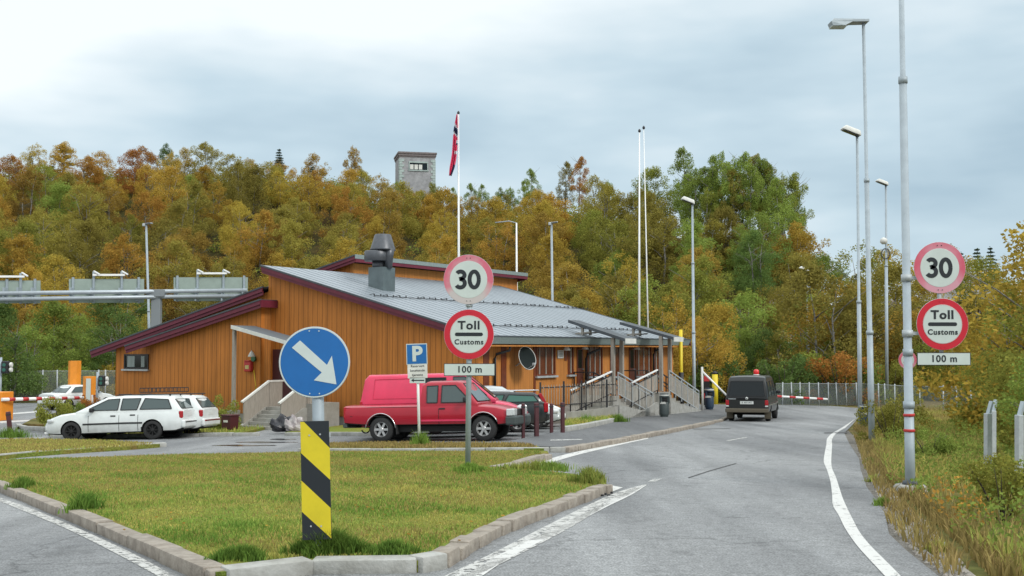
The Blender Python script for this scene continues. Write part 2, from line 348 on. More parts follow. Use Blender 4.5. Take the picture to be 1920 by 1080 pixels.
KT = [6, 6, 6, 6, 6, 6, 6, 6, 6, 6, 6, 6, 5.5, 3, 1.5, 3, 4.5, 4, 3, 3, 3, 3]
KF = [84, 84, 84, 86, 86, 86, 86, 86, 86, 84, 82, 80, 76, 74, 72, 71, 70, 70, 72, 74, 74, 74]
def hill(X, Y):
    if Y < 60: return 0
    u = 960 + F * X / Y
    vs_, d1, ht, d0 = (float(np.interp(u, KU, K)) for K in (KS, KD, KT, KF))
    zt = 3.2 + (655 - vs_) / F * d1 - ht
    if Y <= d0: return 0
    if Y < d1:
        t = (Y - d0) / (d1 - d0); s = t * t / .3 * .5 if t < .3 else .5 * .3 + (t - .3)
        return zt * s / .85
    return zt - (Y - d1) * .02
def bumpy(X, Y):
    return .5 * math.sin(X * .21 + 1.3) * math.sin(Y * .17) + .35 * math.sin(X * .43 + Y * .31)
def verge(X, Y):      # the ground right of the road edge falls into a shallow ditch, then rises
    return 0
def g(X, Y):
    h = hill(X, Y)
    return g0(X, Y) + h + (bumpy(X, Y) * min(1, h / 4) if h > 0 else 0)
def G(u, v, dz=0):
    d = ray(u, v); t = 20 / d.y
    lo, hi = .5 / d.y, 400 / d.y
    if d.z >= -1e-6: raise ValueError('above horizon %s %s' % (u, v))
    for _ in range(60):
        m = (lo + hi) / 2; p = EYE + d * m
        if p.z > g(p.x, p.y) + dz: lo = m
        else: hi = m
    p = EYE + d * hi; return p
def inpoly(x, y, P):
    c = False; n = len(P); j = n - 1
    for i in range(n):
        if (P[i][1] > y) != (P[j][1] > y) and x < (P[j][0] - P[i][0]) * (y - P[i][1]) / (P[j][1] - P[i][1]) + P[i][0]: c = not c
        j = i
    return c
def sheet(name, poly, m, dz, step=2.0, thick=0, parent=None, hf=None):
    """ground-following sheet from an XY polygon; thick > 0 adds a skirt"""
    hf = hf or g0
    b = bmesh.new(); f = b.faces.new([b.verts.new((p[0], p[1], 0)) for p in poly]); bmesh.ops.triangulate(b, faces=[f])
    xs = [p[0] for p in poly]; ys = [p[1] for p in poly]
    q = math.ceil(min(xs) / step) * step
    while q < max(xs):
        bmesh.ops.bisect_plane(b, geom=b.verts[:] + b.edges[:] + b.faces[:], plane_co=(q, 0, 0), plane_no=(1, 0, 0)); q += step
    q = math.ceil(min(ys) / step) * step
    while q < max(ys):
        bmesh.ops.bisect_plane(b, geom=b.verts[:] + b.edges[:] + b.faces[:], plane_co=(0, q, 0), plane_no=(0, 1, 0)); q += step
    for v in b.verts: v.co.z = hf(v.co.x, v.co.y) + dz
    for f in b.faces:
        if f.normal.z < 0: f.normal_flip()
    bmesh.ops.recalc_face_normals(b, faces=b.faces)
    if sum(f.normal.z for f in b.faces) < 0: bmesh.ops.reverse_faces(b, faces=b.faces)
    if thick:
        ed = [e for e in b.edges if e.is_boundary]
        r = bmesh.ops.extrude_edge_only(b, edges=ed)
        for v in r['geom']:
            if isinstance(v, bmesh.types.BMVert): v.co.z -= thick
    me = bpy.data.meshes.new(name); b.to_mesh(me); b.free()
    return link(name, me, m, parent)
def px(pts, dz=0): return [tuple(G(u, v, dz)[:2]) for u, v in pts]
# ------------------------------------------------------------------ terrain
def build_terrain():
    xs = sorted(set([-260 + 6 * i for i in range(88)] + [x * 1.0 for x in range(-70, 71, 2)])); ys = [-60, -40, -25] + [y for y in range(-12, 240, 2)] + [250 + 15 * i for i in range(60)]
    V = []; 
    for y in ys:
        for x in xs:
            z = g(x, y)
            if y > 240: z = g(x, 240) - (y - 240) * .02
            V.append((x * (1 if y < 240 else 1 + (y - 240) / 240), y, z - .03))
    nx = len(xs); Fc = [(j * nx + i, j * nx + i + 1, (j + 1) * nx + i + 1, (j + 1) * nx + i) for j in range(len(ys) - 1) for i in range(nx - 1)]
    me = bpy.data.meshes.new('ground'); me.from_pydata(V, [], Fc)
    me.materials.append(M['rough_ground']); me.materials.append(M['hill'])
    for p in me.polygons:
        p.use_smooth = True
        if p.center.y > 76: p.material_index = 1
    o = link('ground', me); tag(o, kind='structure')
build_terrain()
RE = [(1760, 1080), (1700, 1032), (1667, 1001), (1658, 957), (1642, 935), (1625, 913), (1614, 881), (1611, 860), (1592, 831), (1583, 812), (1592, 803), (1606, 787), (1622, 775), (1622, 766)]
RE_W = px(RE)
far = px([(1560, 761), (1480, 759), (1400, 758.5), (1300, 758)])
road_poly = [(4.1, -30), (3.9, 2)] + RE_W + far + [(8, 73), (-70, 73), (-70, -30)]
tag(sheet('road', road_poly, M['asphalt'], 0, 2), kind='structure')
def ribbon(name, L, Rt, m, dz=.006, n=6):
    """road marking between two pixel edges, laid on the asphalt"""
    def dens(P):
        o = []
        for i in range(len(P) - 1):
            for k in range(n): t = k / n; o.append((P[i][0] * (1 - t) + P[i + 1][0] * t, P[i][1] * (1 - t) + P[i + 1][1] * t))
        return o + [P[-1]]
    if len(L) > 3:
        def cr(P):
            Q = [P[0]] + list(P) + [P[-1]]; o = []
            for i in range(1, len(Q) - 2):
                for k in range(n):
                    t = k / n; p0, p1, p2, p3 = Q[i - 1:i + 3]
                    o.append(tuple(.5 * (2 * p1[j] + (p2[j] - p0[j]) * t + (2 * p0[j] - 5 * p1[j] + 4 * p2[j] - p3[j]) * t * t + (3 * p1[j] - p0[j] - 3 * p2[j] + p3[j]) * t ** 3) for j in (0, 1)))
            return o + [P[-1]]
        dens = cr
    A = [G(u, v, dz) for u, v in dens(L)]; B = [G(u, v, dz) for u, v in dens(Rt)]
    b = MB(); va = [b.b.verts.new(p) for p in A]; vb = [b.b.verts.new(p) for p in B]
    for i in range(len(A) - 1): b.b.faces.new((va[i], vb[i], vb[i + 1], va[i + 1]))
    o = b.build(name, m, norm=False)
    if o.data.polygons[0].normal.z < 0: o.data.flip_normals()
    return tag(o, kind='structure')
def zr(P): return [(1340 + x / 3.178, 740 + y / 3.178) for x, y in P]
L_ = zr([(1090, 1160), (1010, 1080), (940, 1000), (850, 900), (780, 800), (740, 720), (705, 660), (700, 600), (690, 520), (670, 450), (650, 400), (655, 350), (665, 300), (670, 262), (700, 230), (760, 195), (840, 142)])
R_ = zr([(1190, 1160), (1110, 1080), (1010, 980), (930, 900), (865, 820), (822, 740), (792, 680), (765, 620), (745, 560), (722, 490), (700, 440), (695, 400), (697, 350), (700, 300), (700, 265), (725, 230), (780, 196), (850, 150)])
L_.pop(1); R_.pop(1); 
ribbon('edge_line', L_, R_, M['line'])
ribbon('edge_line', [(790, 1100), (905, 1046), (1000, 998), (1100, 948), (1160, 922), (1205, 909)], [(850, 1100), (960, 1046), (1060, 994), (1130, 952), (1180, 927), (1212, 908.5)], M['line_worn'])
ribbon('edge_line', [(858, 1090), (925, 1046), (1030, 994), (1118, 951), (1165, 925), (1207, 909)], [(890, 1090), (955, 1046), (1055, 994), (1130, 954), (1183, 928), (1213, 909)], M['line'])
ribbon('edge_line', [(960, 881), (1060, 852), (1140, 835), (1213, 819.5)], [(990, 881), (1075, 855), (1145, 838), (1216, 822.5)], M['line'])
ribbon('edge_line', [(-80, 902), (0, 933), (60, 954), (150, 992), (250, 1038), (330, 1082)], [(-80, 908), (-5, 938), (50, 960), (135, 996), (230, 1044), (300, 1082)], M['line_worn'])
ribbon('centre_line', [(1361, 826), (1398, 819.5)], [(1366, 826.7), (1402, 820.2)], M['line_worn'], n=3)
ribbon('centre_line', [(1214, 903), (1228, 897)], [(1228, 903), (1242, 897)], M['line_worn'], n=2)
ribbon('barrier_line', [(1130, 907), (1168, 914)], [(1126, 911), (1150, 921)], M['line'], n=2)
ribbon('lane_line', [(0, 776), (70, 771)], [(0, 778.5), (74, 773)], M['line'], n=2)
ribbon('lane_line', [(0, 790), (75, 786)], [(0, 793), (75, 788.5)], M['line'], n=2)
# cracks and repair strips in the asphalt
M['tar'] = mat('tar seam', (.05, .05, .05), .7)
ribbon('tar_seam', [(1300, 804), (1370, 803)], [(1300, 805), (1370, 804)], M['tar'], n=2)
ribbon('tar_seam', [(1545, 811), (1588, 810)], [(1545, 812.5), (1588, 812)], M['tar'], n=2)
ribbon('tar_seam', [(1290, 895), (1330, 882), (1380, 868)], [(1292, 896), (1331, 883.2), (1381, 869)], M['tar'], n=2)
# ------------------------------------------------------------------ kerbs
def kerb(P, m, h=.12, w=.16, sl=.9, jit=.02, gap=.012, low=.05):
    """row of kerb stones along world XY polyline P (outer face on the line, body to the left of travel)"""
    b = MB(); r = random.Random(len(P) * 7 + int(P[0][0] * 10)); pts = [Vector((p[0], p[1], 0)) for p in P]
    seg = 0; pos = 0.0; lens = [(pts[i + 1] - pts[i]).length for i in range(len(pts) - 1)]; tot = sum(lens)
    def pt(s):
        s = max(0, min(tot, s))
        for i, L in enumerate(lens):
            if s <= L or i == len(lens) - 1: return pts[i] + (pts[i + 1] - pts[i]) * (s / L if L else 0)
            s -= L
    s = 0
    while s < tot - .05:
        L = sl * r.uniform(.75, 1.25); e = min(tot, s + L)
        a, c = pt(s), pt(e - gap); d = (c - a)
        if d.length > .04:
            nrm = Vector((-d.y, d.x, 0)).normalized(); mid = (a + c) / 2 + nrm * (w / 2 - .06 + r.uniform(-jit, jit) * .7)
            za, zc = g0(a.x, a.y), g0(c.x, c.y); hh = h + r.uniform(-jit, jit) * .7
            b.box((mid.x, mid.y, (za + zc) / 2 + hh / 2 - low / 2), (d.length, w * r.uniform(.93, 1.07), hh + low), rz=math.atan2(d.y, d.x) + r.uniform(-jit, jit) * .8, ry=-math.atan2(zc - za, d.length), rx=r.uniform(-jit, jit) * 2, bev=.018)
        s = e
    return tag(b.build('kerb', m, smooth=40), kind='structure')
DZ = .12
isl_left = px([(-170, 846), (-100, 872), (0, 906), (35, 919), (150, 962), (250, 1003), (340, 1040), (405, 1068)], DZ)
isl_front = px([(425, 1067), (450, 1056), (540, 1049), (700, 1048), (800, 1046), (832, 1038)], DZ)
isl_right = px([(832, 1038), (880, 1008), (950, 975), (1030, 946), (1090, 925), (1128, 911), (1142, 908)], DZ)
isl_back = px([(1130, 898), (1075, 886), (1000, 878), (930, 873)], DZ)
isl_notch = px([(930, 873), (962, 868), (1000, 857), (1030, 850)], DZ)
isl_rear = px([(1026, 843.5), (900, 844), (600, 844), (560, 846), (300, 851), (0, 861), (-170, 846)], DZ)
kerb(isl_left[::1], M['granite_kerb'], sl=1.15, w=.2, jit=.012)
kerb(isl_front, M['concrete_kerb'], sl=.75, w=.2)
kerb(isl_right, M['granite_kerb'], sl=.42, w=.2, jit=.02)
kerb(isl_notch, M['granite_kerb'], sl=.9, w=.2, jit=.02)
ISL = isl_left + isl_front + isl_right[1:] + isl_back + isl_notch[1:] + isl_rear[:-1]
tag(sheet('traffic_island', ISL, M['turf'], .1, 1, thick=.12), kind='structure')
# strip with the parking sign
strip = px([(585, 839), (700, 840), (1020, 839.5), (1000, 832), (930, 830), (700, 829), (600, 831)], DZ)
tag(sheet('grass_strip', strip, M['turf'], .1, 1, thick=.12), kind='structure')
kerb(px([(560, 841), (700, 841), (900, 840), (1065, 838.5)], DZ), M['concrete_kerb'], sl=1.6, w=.14, jit=.006, h=.12)
# pavement in front of the building
pav = px([(1062, 838), (1100, 832), (1160, 822), (1230, 809), (1300, 796), (1338, 788.5), (1352, 786), (1368, 780), (1372, 770), (1362, 760), (1290, 757), (1240, 762), (1158, 788), (1062, 806), (1000, 818), (935, 831), (1000, 836)], .1)
tag(sheet('pavement', pav, M['pave'], .1, 1.5, thick=.12), kind='structure')
kerb(px([(1062, 838), (1100, 832), (1160, 822), (1230, 809), (1300, 796), (1338, 788.5)], .13), M['granite_kerb'], sl=.6, w=.22, jit=.015, h=.125)
kerb(px([(1338, 788.5), (1352, 786), (1366, 780), (1370, 772)], .1), M['granite_kerb'], sl=.6, w=.18, jit=.015, h=.1)
ribbon('pavement_line', [(1032, 824.2), (1092, 823)], [(1032, 826), (1092, 824.6)], M['line_worn'], dz=.106, n=2)
# left island and its kerb
li = px([(-80, 826), (60, 822), (200, 825), (300, 831), (250, 835), (120, 843), (40, 849), (0, 853), (-80, 862)], DZ)
tag(sheet('grass_strip', li, M['turf'], .1, 1, thick=.12), kind='structure')
kerb(px([(-60, 860), (0, 852), (60, 846), (150, 840), (230, 834), (312, 830)], DZ), M['concrete_kerb'], sl=1.6, w=.2, jit=.02)
kerb(px([(-40, 824), (20, 823), (95, 820)], DZ), M['concrete_kerb'], sl=1.6, w=.14, jit=.01)
# puddles and wet streaks
M['wet'] = mat('wet asphalt', (.055, .06, .065), .12, spec=.6)
for i, (u0, u1, v) in enumerate([(395, 520, 835.5), (505, 556, 824), (440, 560, 829.5)]):
    P = []
    for k in range(14):
        q = 2 * math.pi * k / 14; P.append(((u0 + u1) / 2 + math.cos(q) * (u1 - u0) / 2, v + math.sin(q) * (1.3 + .5 * math.sin(k * 2.1))))
    tag(sheet('puddle', px(P), M['wet'], .006, 5), kind='structure')
# gravel shoulder and verge
sh_in = px([(1700, 1032), (1667, 1001), (1658, 957), (1642, 935), (1625, 913), (1614, 881), (1611, 860), (1592, 831), (1583, 812)])
sh_out = px([(1590, 806), (1602, 818), (1616, 842), (1630, 880), (1652, 915), (1685, 945), (1722, 975), (1775, 1025), (1820, 1080)])
tag(sheet('gravel_shoulder', [(3.8, 0)] + px([(1760, 1080)]) + sh_in + sh_out + [(5.2, 4), (5.6, 0)], M['gravel'], -.012, 1), kind='structure')
# ------------------------------------------------------------------ grass blades
def blades(name, pts, h, m, seed=1, wid=.012, lean=.5, seg=2, sz=None):
    """pts: list of (x, y, z, scale)"""
    rg = np.random.default_rng(seed); P = np.array(pts, dtype=float); n = len(P)
    hh = h * P[:, 3] * rg.uniform(.5, 1.3, n); an = rg.uniform(0, 2 * np.pi, n); la = rg.uniform(0, 2 * np.pi, n); lm = rg.uniform(.1, 1, n) * lean * hh
    w2 = wid * rg.uniform(.6, 1.4, n)
    ca, sa = np.cos(an) * w2, np.sin(an) * w2; lx, ly = np.cos(la) * lm, np.sin(la) * lm
    V = np.zeros((n, 5, 3))
    V[:, 0] = np.stack([P[:, 0] - ca, P[:, 1] - sa, P[:, 2] - .01], 1); V[:, 1] = np.stack([P[:, 0] + ca, P[:, 1] + sa, P[:, 2] - .01], 1)
    V[:, 2] = np.stack([P[:, 0] + ca * .7 + lx * .35, P[:, 1] + sa * .7 + ly * .35, P[:, 2] + hh * .6], 1); V[:, 3] = np.stack([P[:, 0] - ca * .7 + lx * .35, P[:, 1] - sa * .7 + ly * .35, P[:, 2] + hh * .6], 1)
    V[:, 4] = np.stack([P[:, 0] + lx, P[:, 1] + ly, P[:, 2] + hh], 1)
    me = bpy.data.meshes.new(name); me.vertices.add(n * 5); me.vertices.foreach_set('co', V.reshape(-1))
    idx = np.arange(n)[:, None] * 5; q = np.concatenate([idx + 0, idx + 1, idx + 2, idx + 3, idx + 3, idx + 2, idx + 4], 1).reshape(-1)
    me.loops.add(n * 7); me.loops.foreach_set('vertex_index', q.astype(np.int32))
    me.polygons.add(n * 2); st = np.stack([np.arange(n) * 7, np.arange(n) * 7 + 4], 1).reshape(-1); me.polygons.foreach_set('loop_start', st.astype(np.int32))
    try: me.polygons.foreach_set('loop_total', np.tile([4, 3], n).astype(np.int32))
    except Exception: pass
    me.update(calc_edges=True); me.validate(); return link(name, me, m)
def edist(x, y, P):
    m = 1e9
    for i in range(len(P)):
        a, b_ = P[i - 1], P[i]; dx, dy = b_[0] - a[0], b_[1] - a[1]; L2 = dx * dx + dy * dy
        t = max(0, min(1, ((x - a[0]) * dx + (y - a[1]) * dy) / L2)) if L2 else 0
        m = min(m, (x - a[0] - dx * t) ** 2 + (y - a[1] - dy * t) ** 2)
    return math.sqrt(m)
def scatter(P, n, dz, seed, hf=None, sc=None, ymin=-1e9, ymax=1e9, inv=False, inset=0):
    r = random.Random(seed); xs = [p[0] for p in P]; ys = [p[1] for p in P]; o = []; hf = hf or g0
    y0, y1 = max(ymin, min(ys)), min(ymax, max(ys)); x0, x1 = min(xs), max(xs); k = 0
    while len(o) < n and k < n * 30:
        k += 1; t = r.random(); y = y0 + (y1 - y0) * (t ** 1.6 if inv else t); x = r.uniform(x0, x1)
        if inpoly(x, y, P) and (not inset or edist(x, y, P) > inset): o.append((x, y, hf(x, y) + dz, (sc(x, y) if sc else 1)))
    return o
def tuftn(x, y): 
    v = math.sin(x * 2.3 + 1.7 * math.sin(y * 1.1)) + math.sin(y * 2.9 + x * .8) + math.sin(x * 5.1 - y * 3.3) * .6
    return .55 + .22 * max(0, v) ** 1.5
gp = scatter(ISL, 110000, .1, 3, sc=tuftn, inv=True, inset=.17)
def stones(name, P, n, seed, lab, smin=.008, smax=.03, dz=-.01):
    r = random.Random(seed); V = []; Fc = []
    for x, y, z, _ in scatter(P, n, dz, seed):
        s = r.uniform(smin, smax) * (1 if r.random() < .9 else 2); k = len(V); a0 = r.uniform(0, 6.28)
        V += [(x + s * math.cos(a0 + q) * r.uniform(.7, 1.2), y + s * math.sin(a0 + q) * r.uniform(.7, 1.2), z) for q in (0, 1.57, 3.14, 4.71)] + [(x, y, z + s * r.uniform(.5, .9))]
        Fc += [(k, k + 1, k + 4), (k + 1, k + 2, k + 4), (k + 2, k + 3, k + 4), (k + 3, k, k + 4)]
    me = bpy.data.meshes.new(name); me.from_pydata(V, [], Fc); me.materials.append(M['stone_bits']); return tag(link(name, me), lab, 'gravel', kind='stuff')
M['stone_bits'] = leaf_mat('loose stone', (.28, .26, .23), (.17, .15, .13), 0, .7, 0, dim=-.1)
a = blades('grass', gp, .038, M['blade'], 3, .006, .9); tag(a, 'short yellow green grass growing over the traffic island', 'grass', kind='stuff')
rg_ = random.Random(4); gp = [p for p in scatter(ISL, 70000, .1, 5, inv=True, inset=.17) if math.sin(p[0] * 1.7 + 2 * math.sin(p[1] * .8)) + math.sin(p[1] * 2.1 + 1.3 * p[0]) + .7 * math.sin(p[0] * 6.1 + p[1] * 4.7) + rg_.gauss(0, .7) > .8]
a = blades('grass', gp, .048, M['blade_green'], 5, .006, .8); tag(a, 'greener patches of grass on the traffic island lawn', 'grass', kind='stuff')
gp = [p for p in scatter(ISL, 60000, .1, 8, inset=.17) if p[1] > 18 + rg_.gauss(0, 3) or math.sin(p[0] * 1.1 + 3) + math.sin(p[1] * 1.9) + rg_.gauss(0, .6) > 1.1]
a = blades('grass', gp, .04, M['blade_dry'], 8, .007, .9); tag(a, 'brownish dry grass at the back of the traffic island', 'grass', kind='stuff')
def tuft(u, v, rx, ry, n, h, m, lab, dz=.1, wid=.008, name='grass_tuft', base=None, lean=.6):
    c = base or G(u, v, dz); r = random.Random(int(u * 3 + v)); P = []
    for _ in range(n):
        q = r.uniform(0, 6.283); d = math.sqrt(r.random()) * (.62 + .25 * math.sin(3 * q + u) + .25 * math.sin(5 * q + v)) * r.choice((1, 1, 1, 1.35)); x = c.x + math.cos(q) * d * rx; y = c.y + math.sin(q) * d * ry
        P.append((x, y, g0(x, y) + dz, 1.15 - .6 * d))
    o = blades(name, P, h, m, int(u), wid, lean); return tag(o, lab, 'grass tuft', kind='stuff')
tuft(616, 1042, .36, .10, 5200, .19, M['blade_green'], 'long dark green grass round the foot of the striped post', lean=.75, wid=.006)
tuft(880, 885, .3, .3, 1300, .14, M['blade_green'], 'dark green grass tuft at the foot of the customs sign pole')
tuft(42, 915, .2, .35, 500, .17, M['blade_green'], 'green tuft growing between the leftmost kerb stones')
tuft(158, 955, .22, .35, 600, .2, M['blade_green'], 'green tuft in the gap of the left island kerb', lean=.9)
tuft(735, 1043, .26, .1, 1500, .12, M['blade_green'], 'green tuft behind the pale front kerb stones')
tuft(450, 1050, .3, .13, 1500, .11, M['blade_green'], 'green grass spilling over the left end of the front kerb')
tuft(1105, 905, .3, .5, 900, .2, M['blade'], 'taller grass at the far tip of the traffic island')
tuft(1010, 880, .8, .5, 1200, .14, M['blade'], 'grass fringe along the notch of the traffic island')
tuft(788, 835, .3, .4, 500, .3, M['blade_green'], 'green tuft at the foot of the parking sign')
for (P, n, lab, sd_) in ((strip, 6000, 'dry grass on the narrow strip behind the parking sign', 41), (li, 9000, 'dry grass on the left kerbed strip in front of the white estate cars', 42)):
    a = blades('grass', scatter(P, n, .1, sd_, inset=.14), .07, M['blade_dry'], sd_, .012, .7); tag(a, lab, 'grass', kind='stuff')
a = blades('grass', scatter(li, 8000, .1, 77, inset=.15), .06, M['blade'], 77, .012, .7); tag(a, 'olive grass mixed into the left kerbed strip', 'grass', kind='stuff')
tuft(18, 820, .9, .4, 700, .3, M['blade_green'], 'green tuft at the foot of the leaning dark red post')
lv = [p for p in scatter(ISL, 420, .125, 91)]
rg_ = np.random.default_rng(6); V = []; 
for x, y, z, _ in lv:
    a_ = rg_.uniform(0, 6.28); s_ = rg_.uniform(.015, .03); d1 = (math.cos(a_) * s_, math.sin(a_) * s_); V += [(x - d1[0], y - d1[1], z), (x + d1[1] * .7, y - d1[0] * .7, z + .012), (x + d1[0], y + d1[1], z + .008), (x - d1[1] * .7, y + d1[0] * .7, z)]
me = bpy.data.meshes.new('fallen_leaves'); me.from_pydata(V, [], [tuple(range(4 * i, 4 * i + 4)) for i in range(len(lv))]); me.materials.append(LEAF['amber'])
tag(link('fallen_leaves', me), 'small yellow fallen leaves scattered over the island lawn', 'leaves', kind='stuff')
# loose stones and cans at the tip of the island
b = MB()
for k in range(9):
    p = G(rnd.uniform(1128, 1160), rnd.uniform(921, 932)); b.box(p + Vector((0, 0, .012)), (.04, .03, .03), rz=rnd.random() * 3, bev=.008)
tag(b.build('gravel_debris', M['black']), 'dark bits of debris at the tip of the island kerb', 'debris', kind='stuff')

SHP = px([(1720, 1040), (1667, 985), (1655, 945), (1640, 915), (1625, 885), (1612, 850), (1600, 815), (1640, 850), (1650, 895), (1690, 940), (1730, 975), (1780, 1025), (1825, 1078), (1770, 1078)])
stones('loose_gravel', SHP, 5200, 31, 'loose gravel and grit along the right road shoulder')
# ------------------------------------------------------------------ customs building (local frame: x = out of the long facade, y = along it, gable in plane y = 0)
D0 = 48.6
TH = math.atan2(-.538, .843)
ax_x = Vector((math.cos(TH), math.sin(TH), 0)); ax_y = Vector((-math.sin(TH), math.cos(TH), 0))
_door = at(522, 655, D0)
def hit(u, v, P, n):
    d = ray(u, v); t = (P - EYE).dot(n) / d.dot(n); return EYE + d * t
_P0 = hit(897, 655, _door, ax_y); O_ = Vector((_P0.x, _P0.y, 0))
def loc(P): q = Vector(P) - O_; return Vector((q.dot(ax_x), q.dot(ax_y), P[2]))
def wld(x, y, z): return O_ + ax_x * x + ax_y * y + Vector((0, 0, z))
def gab(u, v, y=0): p = loc(hit(u, v, wld(0, y, 0), ax_y)); return p.x, p.z          # pixel -> (x, z) on plane y
def fac(u, v, x=0): p = loc(hit(u, v, wld(x, 0, 0), ax_x)); return p.y, p.z          # pixel -> (y, z) on plane x
BLD = empty('customs_building', O_, TH, 'long orange board-clad customs building with a grey metal roof and maroon barge boards', 'building')
GRD = -.6
pk = gab(504, 497)[0]                # x of the tall wall's left end
xl = gab(217, 700)[0]                # far left corner
ye = fac(1262, 650)[0]               # far end of the facade
ze = 3.62; ovh = .75
z_pk = gab(490, 497, -.45)[1]        # top of roof at the peak
slope = (z_pk - ze - .05) / (-gab(490, 497, -.45)[0] + ovh)
def zroof(x): return z_pk - slope * (x - gx0)
gx0 = gab(490, 497, -.45)[0]
wt = .22
zb = gab(620, 780)[1]
print('BLD', 'pk', pk, 'xl', xl, 'ye', ye, 'zpk', z_pk, 'slope', slope, 'zb', zb, 'O', O_)
# tall part: gable wall
def wall_prism(name, pts, vec, m, parent=BLD):
    return MB().prism(pts, vec).build(name, m, parent)
RT = .2    # roof build-up below its top
g1 = [(pk, 0, zb), (0, 0, zb), (0, 0, zroof(0) - RT), (pk, 0, zroof(pk) - RT)]
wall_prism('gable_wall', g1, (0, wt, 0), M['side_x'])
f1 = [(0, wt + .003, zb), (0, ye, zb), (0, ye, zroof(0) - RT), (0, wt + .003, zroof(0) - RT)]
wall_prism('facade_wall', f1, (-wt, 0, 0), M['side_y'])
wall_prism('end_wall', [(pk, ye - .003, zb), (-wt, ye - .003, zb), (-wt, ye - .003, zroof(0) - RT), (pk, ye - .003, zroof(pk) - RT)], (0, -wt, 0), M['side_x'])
wall_prism('clerestory_wall', [(pk, wt, zb), (pk, ye - .25, zb), (pk, ye - .25, zroof(pk) - RT), (pk, wt, zroof(pk) - RT)], (wt, 0, 0), M['side_y'])
b = MB(); b.prism([(xl - .01, .03, GRD), (-.03, .03, GRD), (-.03, .03, zb), (xl - .01, .03, zb)], (0, ye - .1, 0)); b.build('plinth', M['concrete'], BLD)
# main roof slab
def slab(name, x0, x1, y0, y1, z0, z1, th, m, parent=BLD, skew=0):
    b = MB(); b.prism([(x0, y0, z0), (x1, y0, z1), (x1, y0, z1 - th), (x0, y0, z0 - th)], (0, y1 - y0, 0))
    if skew:
        for v in b.b.verts:
            if v.co.y > y1 - .01 and v.co.x < x0 + .01: v.co.y += skew
    return b.build(name, m, parent)
rx1 = ovh; y0r = -.45; y1r = ye + .55
roof = slab('roof', gx0, rx1, y0r, y1r, z_pk, zroof(rx1), .07, M['roof_metal'])
# standing seams, snow guards
b = MB(); k = y0r + .5
while k < y1r - .2:
    b.bar((gx0 + .1, k, zroof(gx0 + .1) + .006), (rx1 - .05, k, zroof(rx1 - .05) + .006), .022, .018); k += .6
b.build('roof_seam', M['roof_metal'], roof)
def on_roof(u, v):
    """pixel -> local point on the main roof plane"""
    n = (ax_x * slope + Vector((0, 0, 1))).normalized(); P = wld(0, 0, zroof(0)); return loc(hit(u, v, P, n))
b = MB()
for (u0, v0, u1, v1) in ((700, 556, 1110, 582), (856, 607, 1236, 625)):
    p, q = on_roof(u0, v0), on_roof(u1, v1); xx = (p.x + q.x) / 2; n = int((q.y - p.y) / .42)
    for i in range(n):
        yy = p.y + (q.y - p.y) * i / n
        if i % 7 == 6: continue
        b.box((xx, yy, zroof(xx) + .08), (.025, .06, .10), ry=-.25)
        if i % 2 == 0: b.bar((xx - .25, yy, zroof(xx - .25) + .03), (xx, yy, zroof(xx) + .13), .022)
    b.bar((xx, p.y, zroof(xx) + .05), (xx, q.y, zroof(xx) + .05), .03)
b.build('snow_guard', M['blackmetal'], roof)
# barge boards: two stepped maroon boards under a dark cap
def barge(x0, z0, x1, z1, y, h=.34, name='barge_board', par=BLD, dirx=1, back=.0):
    b = MB(); b.prism([(x0, y - .03, z0 - .05), (x1, y - .03, z1 - .05), (x1, y - .03, z1 - h * .62), (x0, y - .03, z0 - h * .62)], (0, .05, 0))
    b.prism([(x0, y + .025, z0 - h * .55), (x1, y + .025, z1 - h * .55), (x1, y + .025, z1 - h), (x0, y + .025, z0 - h)], (0, .045, 0))
    o = b.build(name, M['maroon'], par)
    c = MB(); c.prism([(x0 - .02, y - .06, z0 + .015), (x1 + .02, y - .06, z1 + .015), (x1 + .02, y - .06, z1 - .05), (x0 - .02, y - .06, z0 - .05)], (0, .12, 0)); c.build('cap_flashing', M['roof_dark'], o)
    return o
barge(gx0, z_pk, rx1, zroof(rx1), y0r)
barge(gx0, z_pk, rx1, zroof(rx1), y1r - .04, h=.3)
b = MB(); b.prism([(gx0 + .02, y0r + .08, z_pk - .1), (gx0 + .02, y1r - .1, z_pk - .1), (gx0 + .02, y1r - .1, z_pk - .34), (gx0 + .02, y0r + .08, z_pk - .34)], (.04, 0, 0)); b.build('ridge_board', M['maroon'], BLD)
# eave: corrugated grey fascia, boxed soffit, gutter line
zr1 = zroof(rx1)
b = MB(); b.prism([(rx1 + .01, y0r + .1, zr1 + .02), (rx1 + .01, y1r - .1, zr1 + .02), (rx1 - .10, y1r - .1, zr1 - .26), (rx1 - .10, y0r + .1, zr1 - .26)], (.03, 0, 0)); b.build('eave_fascia', M['eave_metal'], BLD)
b = MB(); b.bar((rx1 + .03, y0r + .1, zr1 + .035), (rx1 + .03, y1r - .1, zr1 + .035), .05, .05); b.build('eave_trim', M['roof_dark'], BLD)
b = MB(); b.prism([(.01, y0r + .1, zr1 - .30), (rx1 - .12, y0r + .1, zr1 - .30), (rx1 - .12, y0r + .1, zr1 - .36), (.01, y0r + .1, zr1 - .36)], (0, y1r - y0r - .2, 0)); b.build('soffit', M['side_y'], BLD)
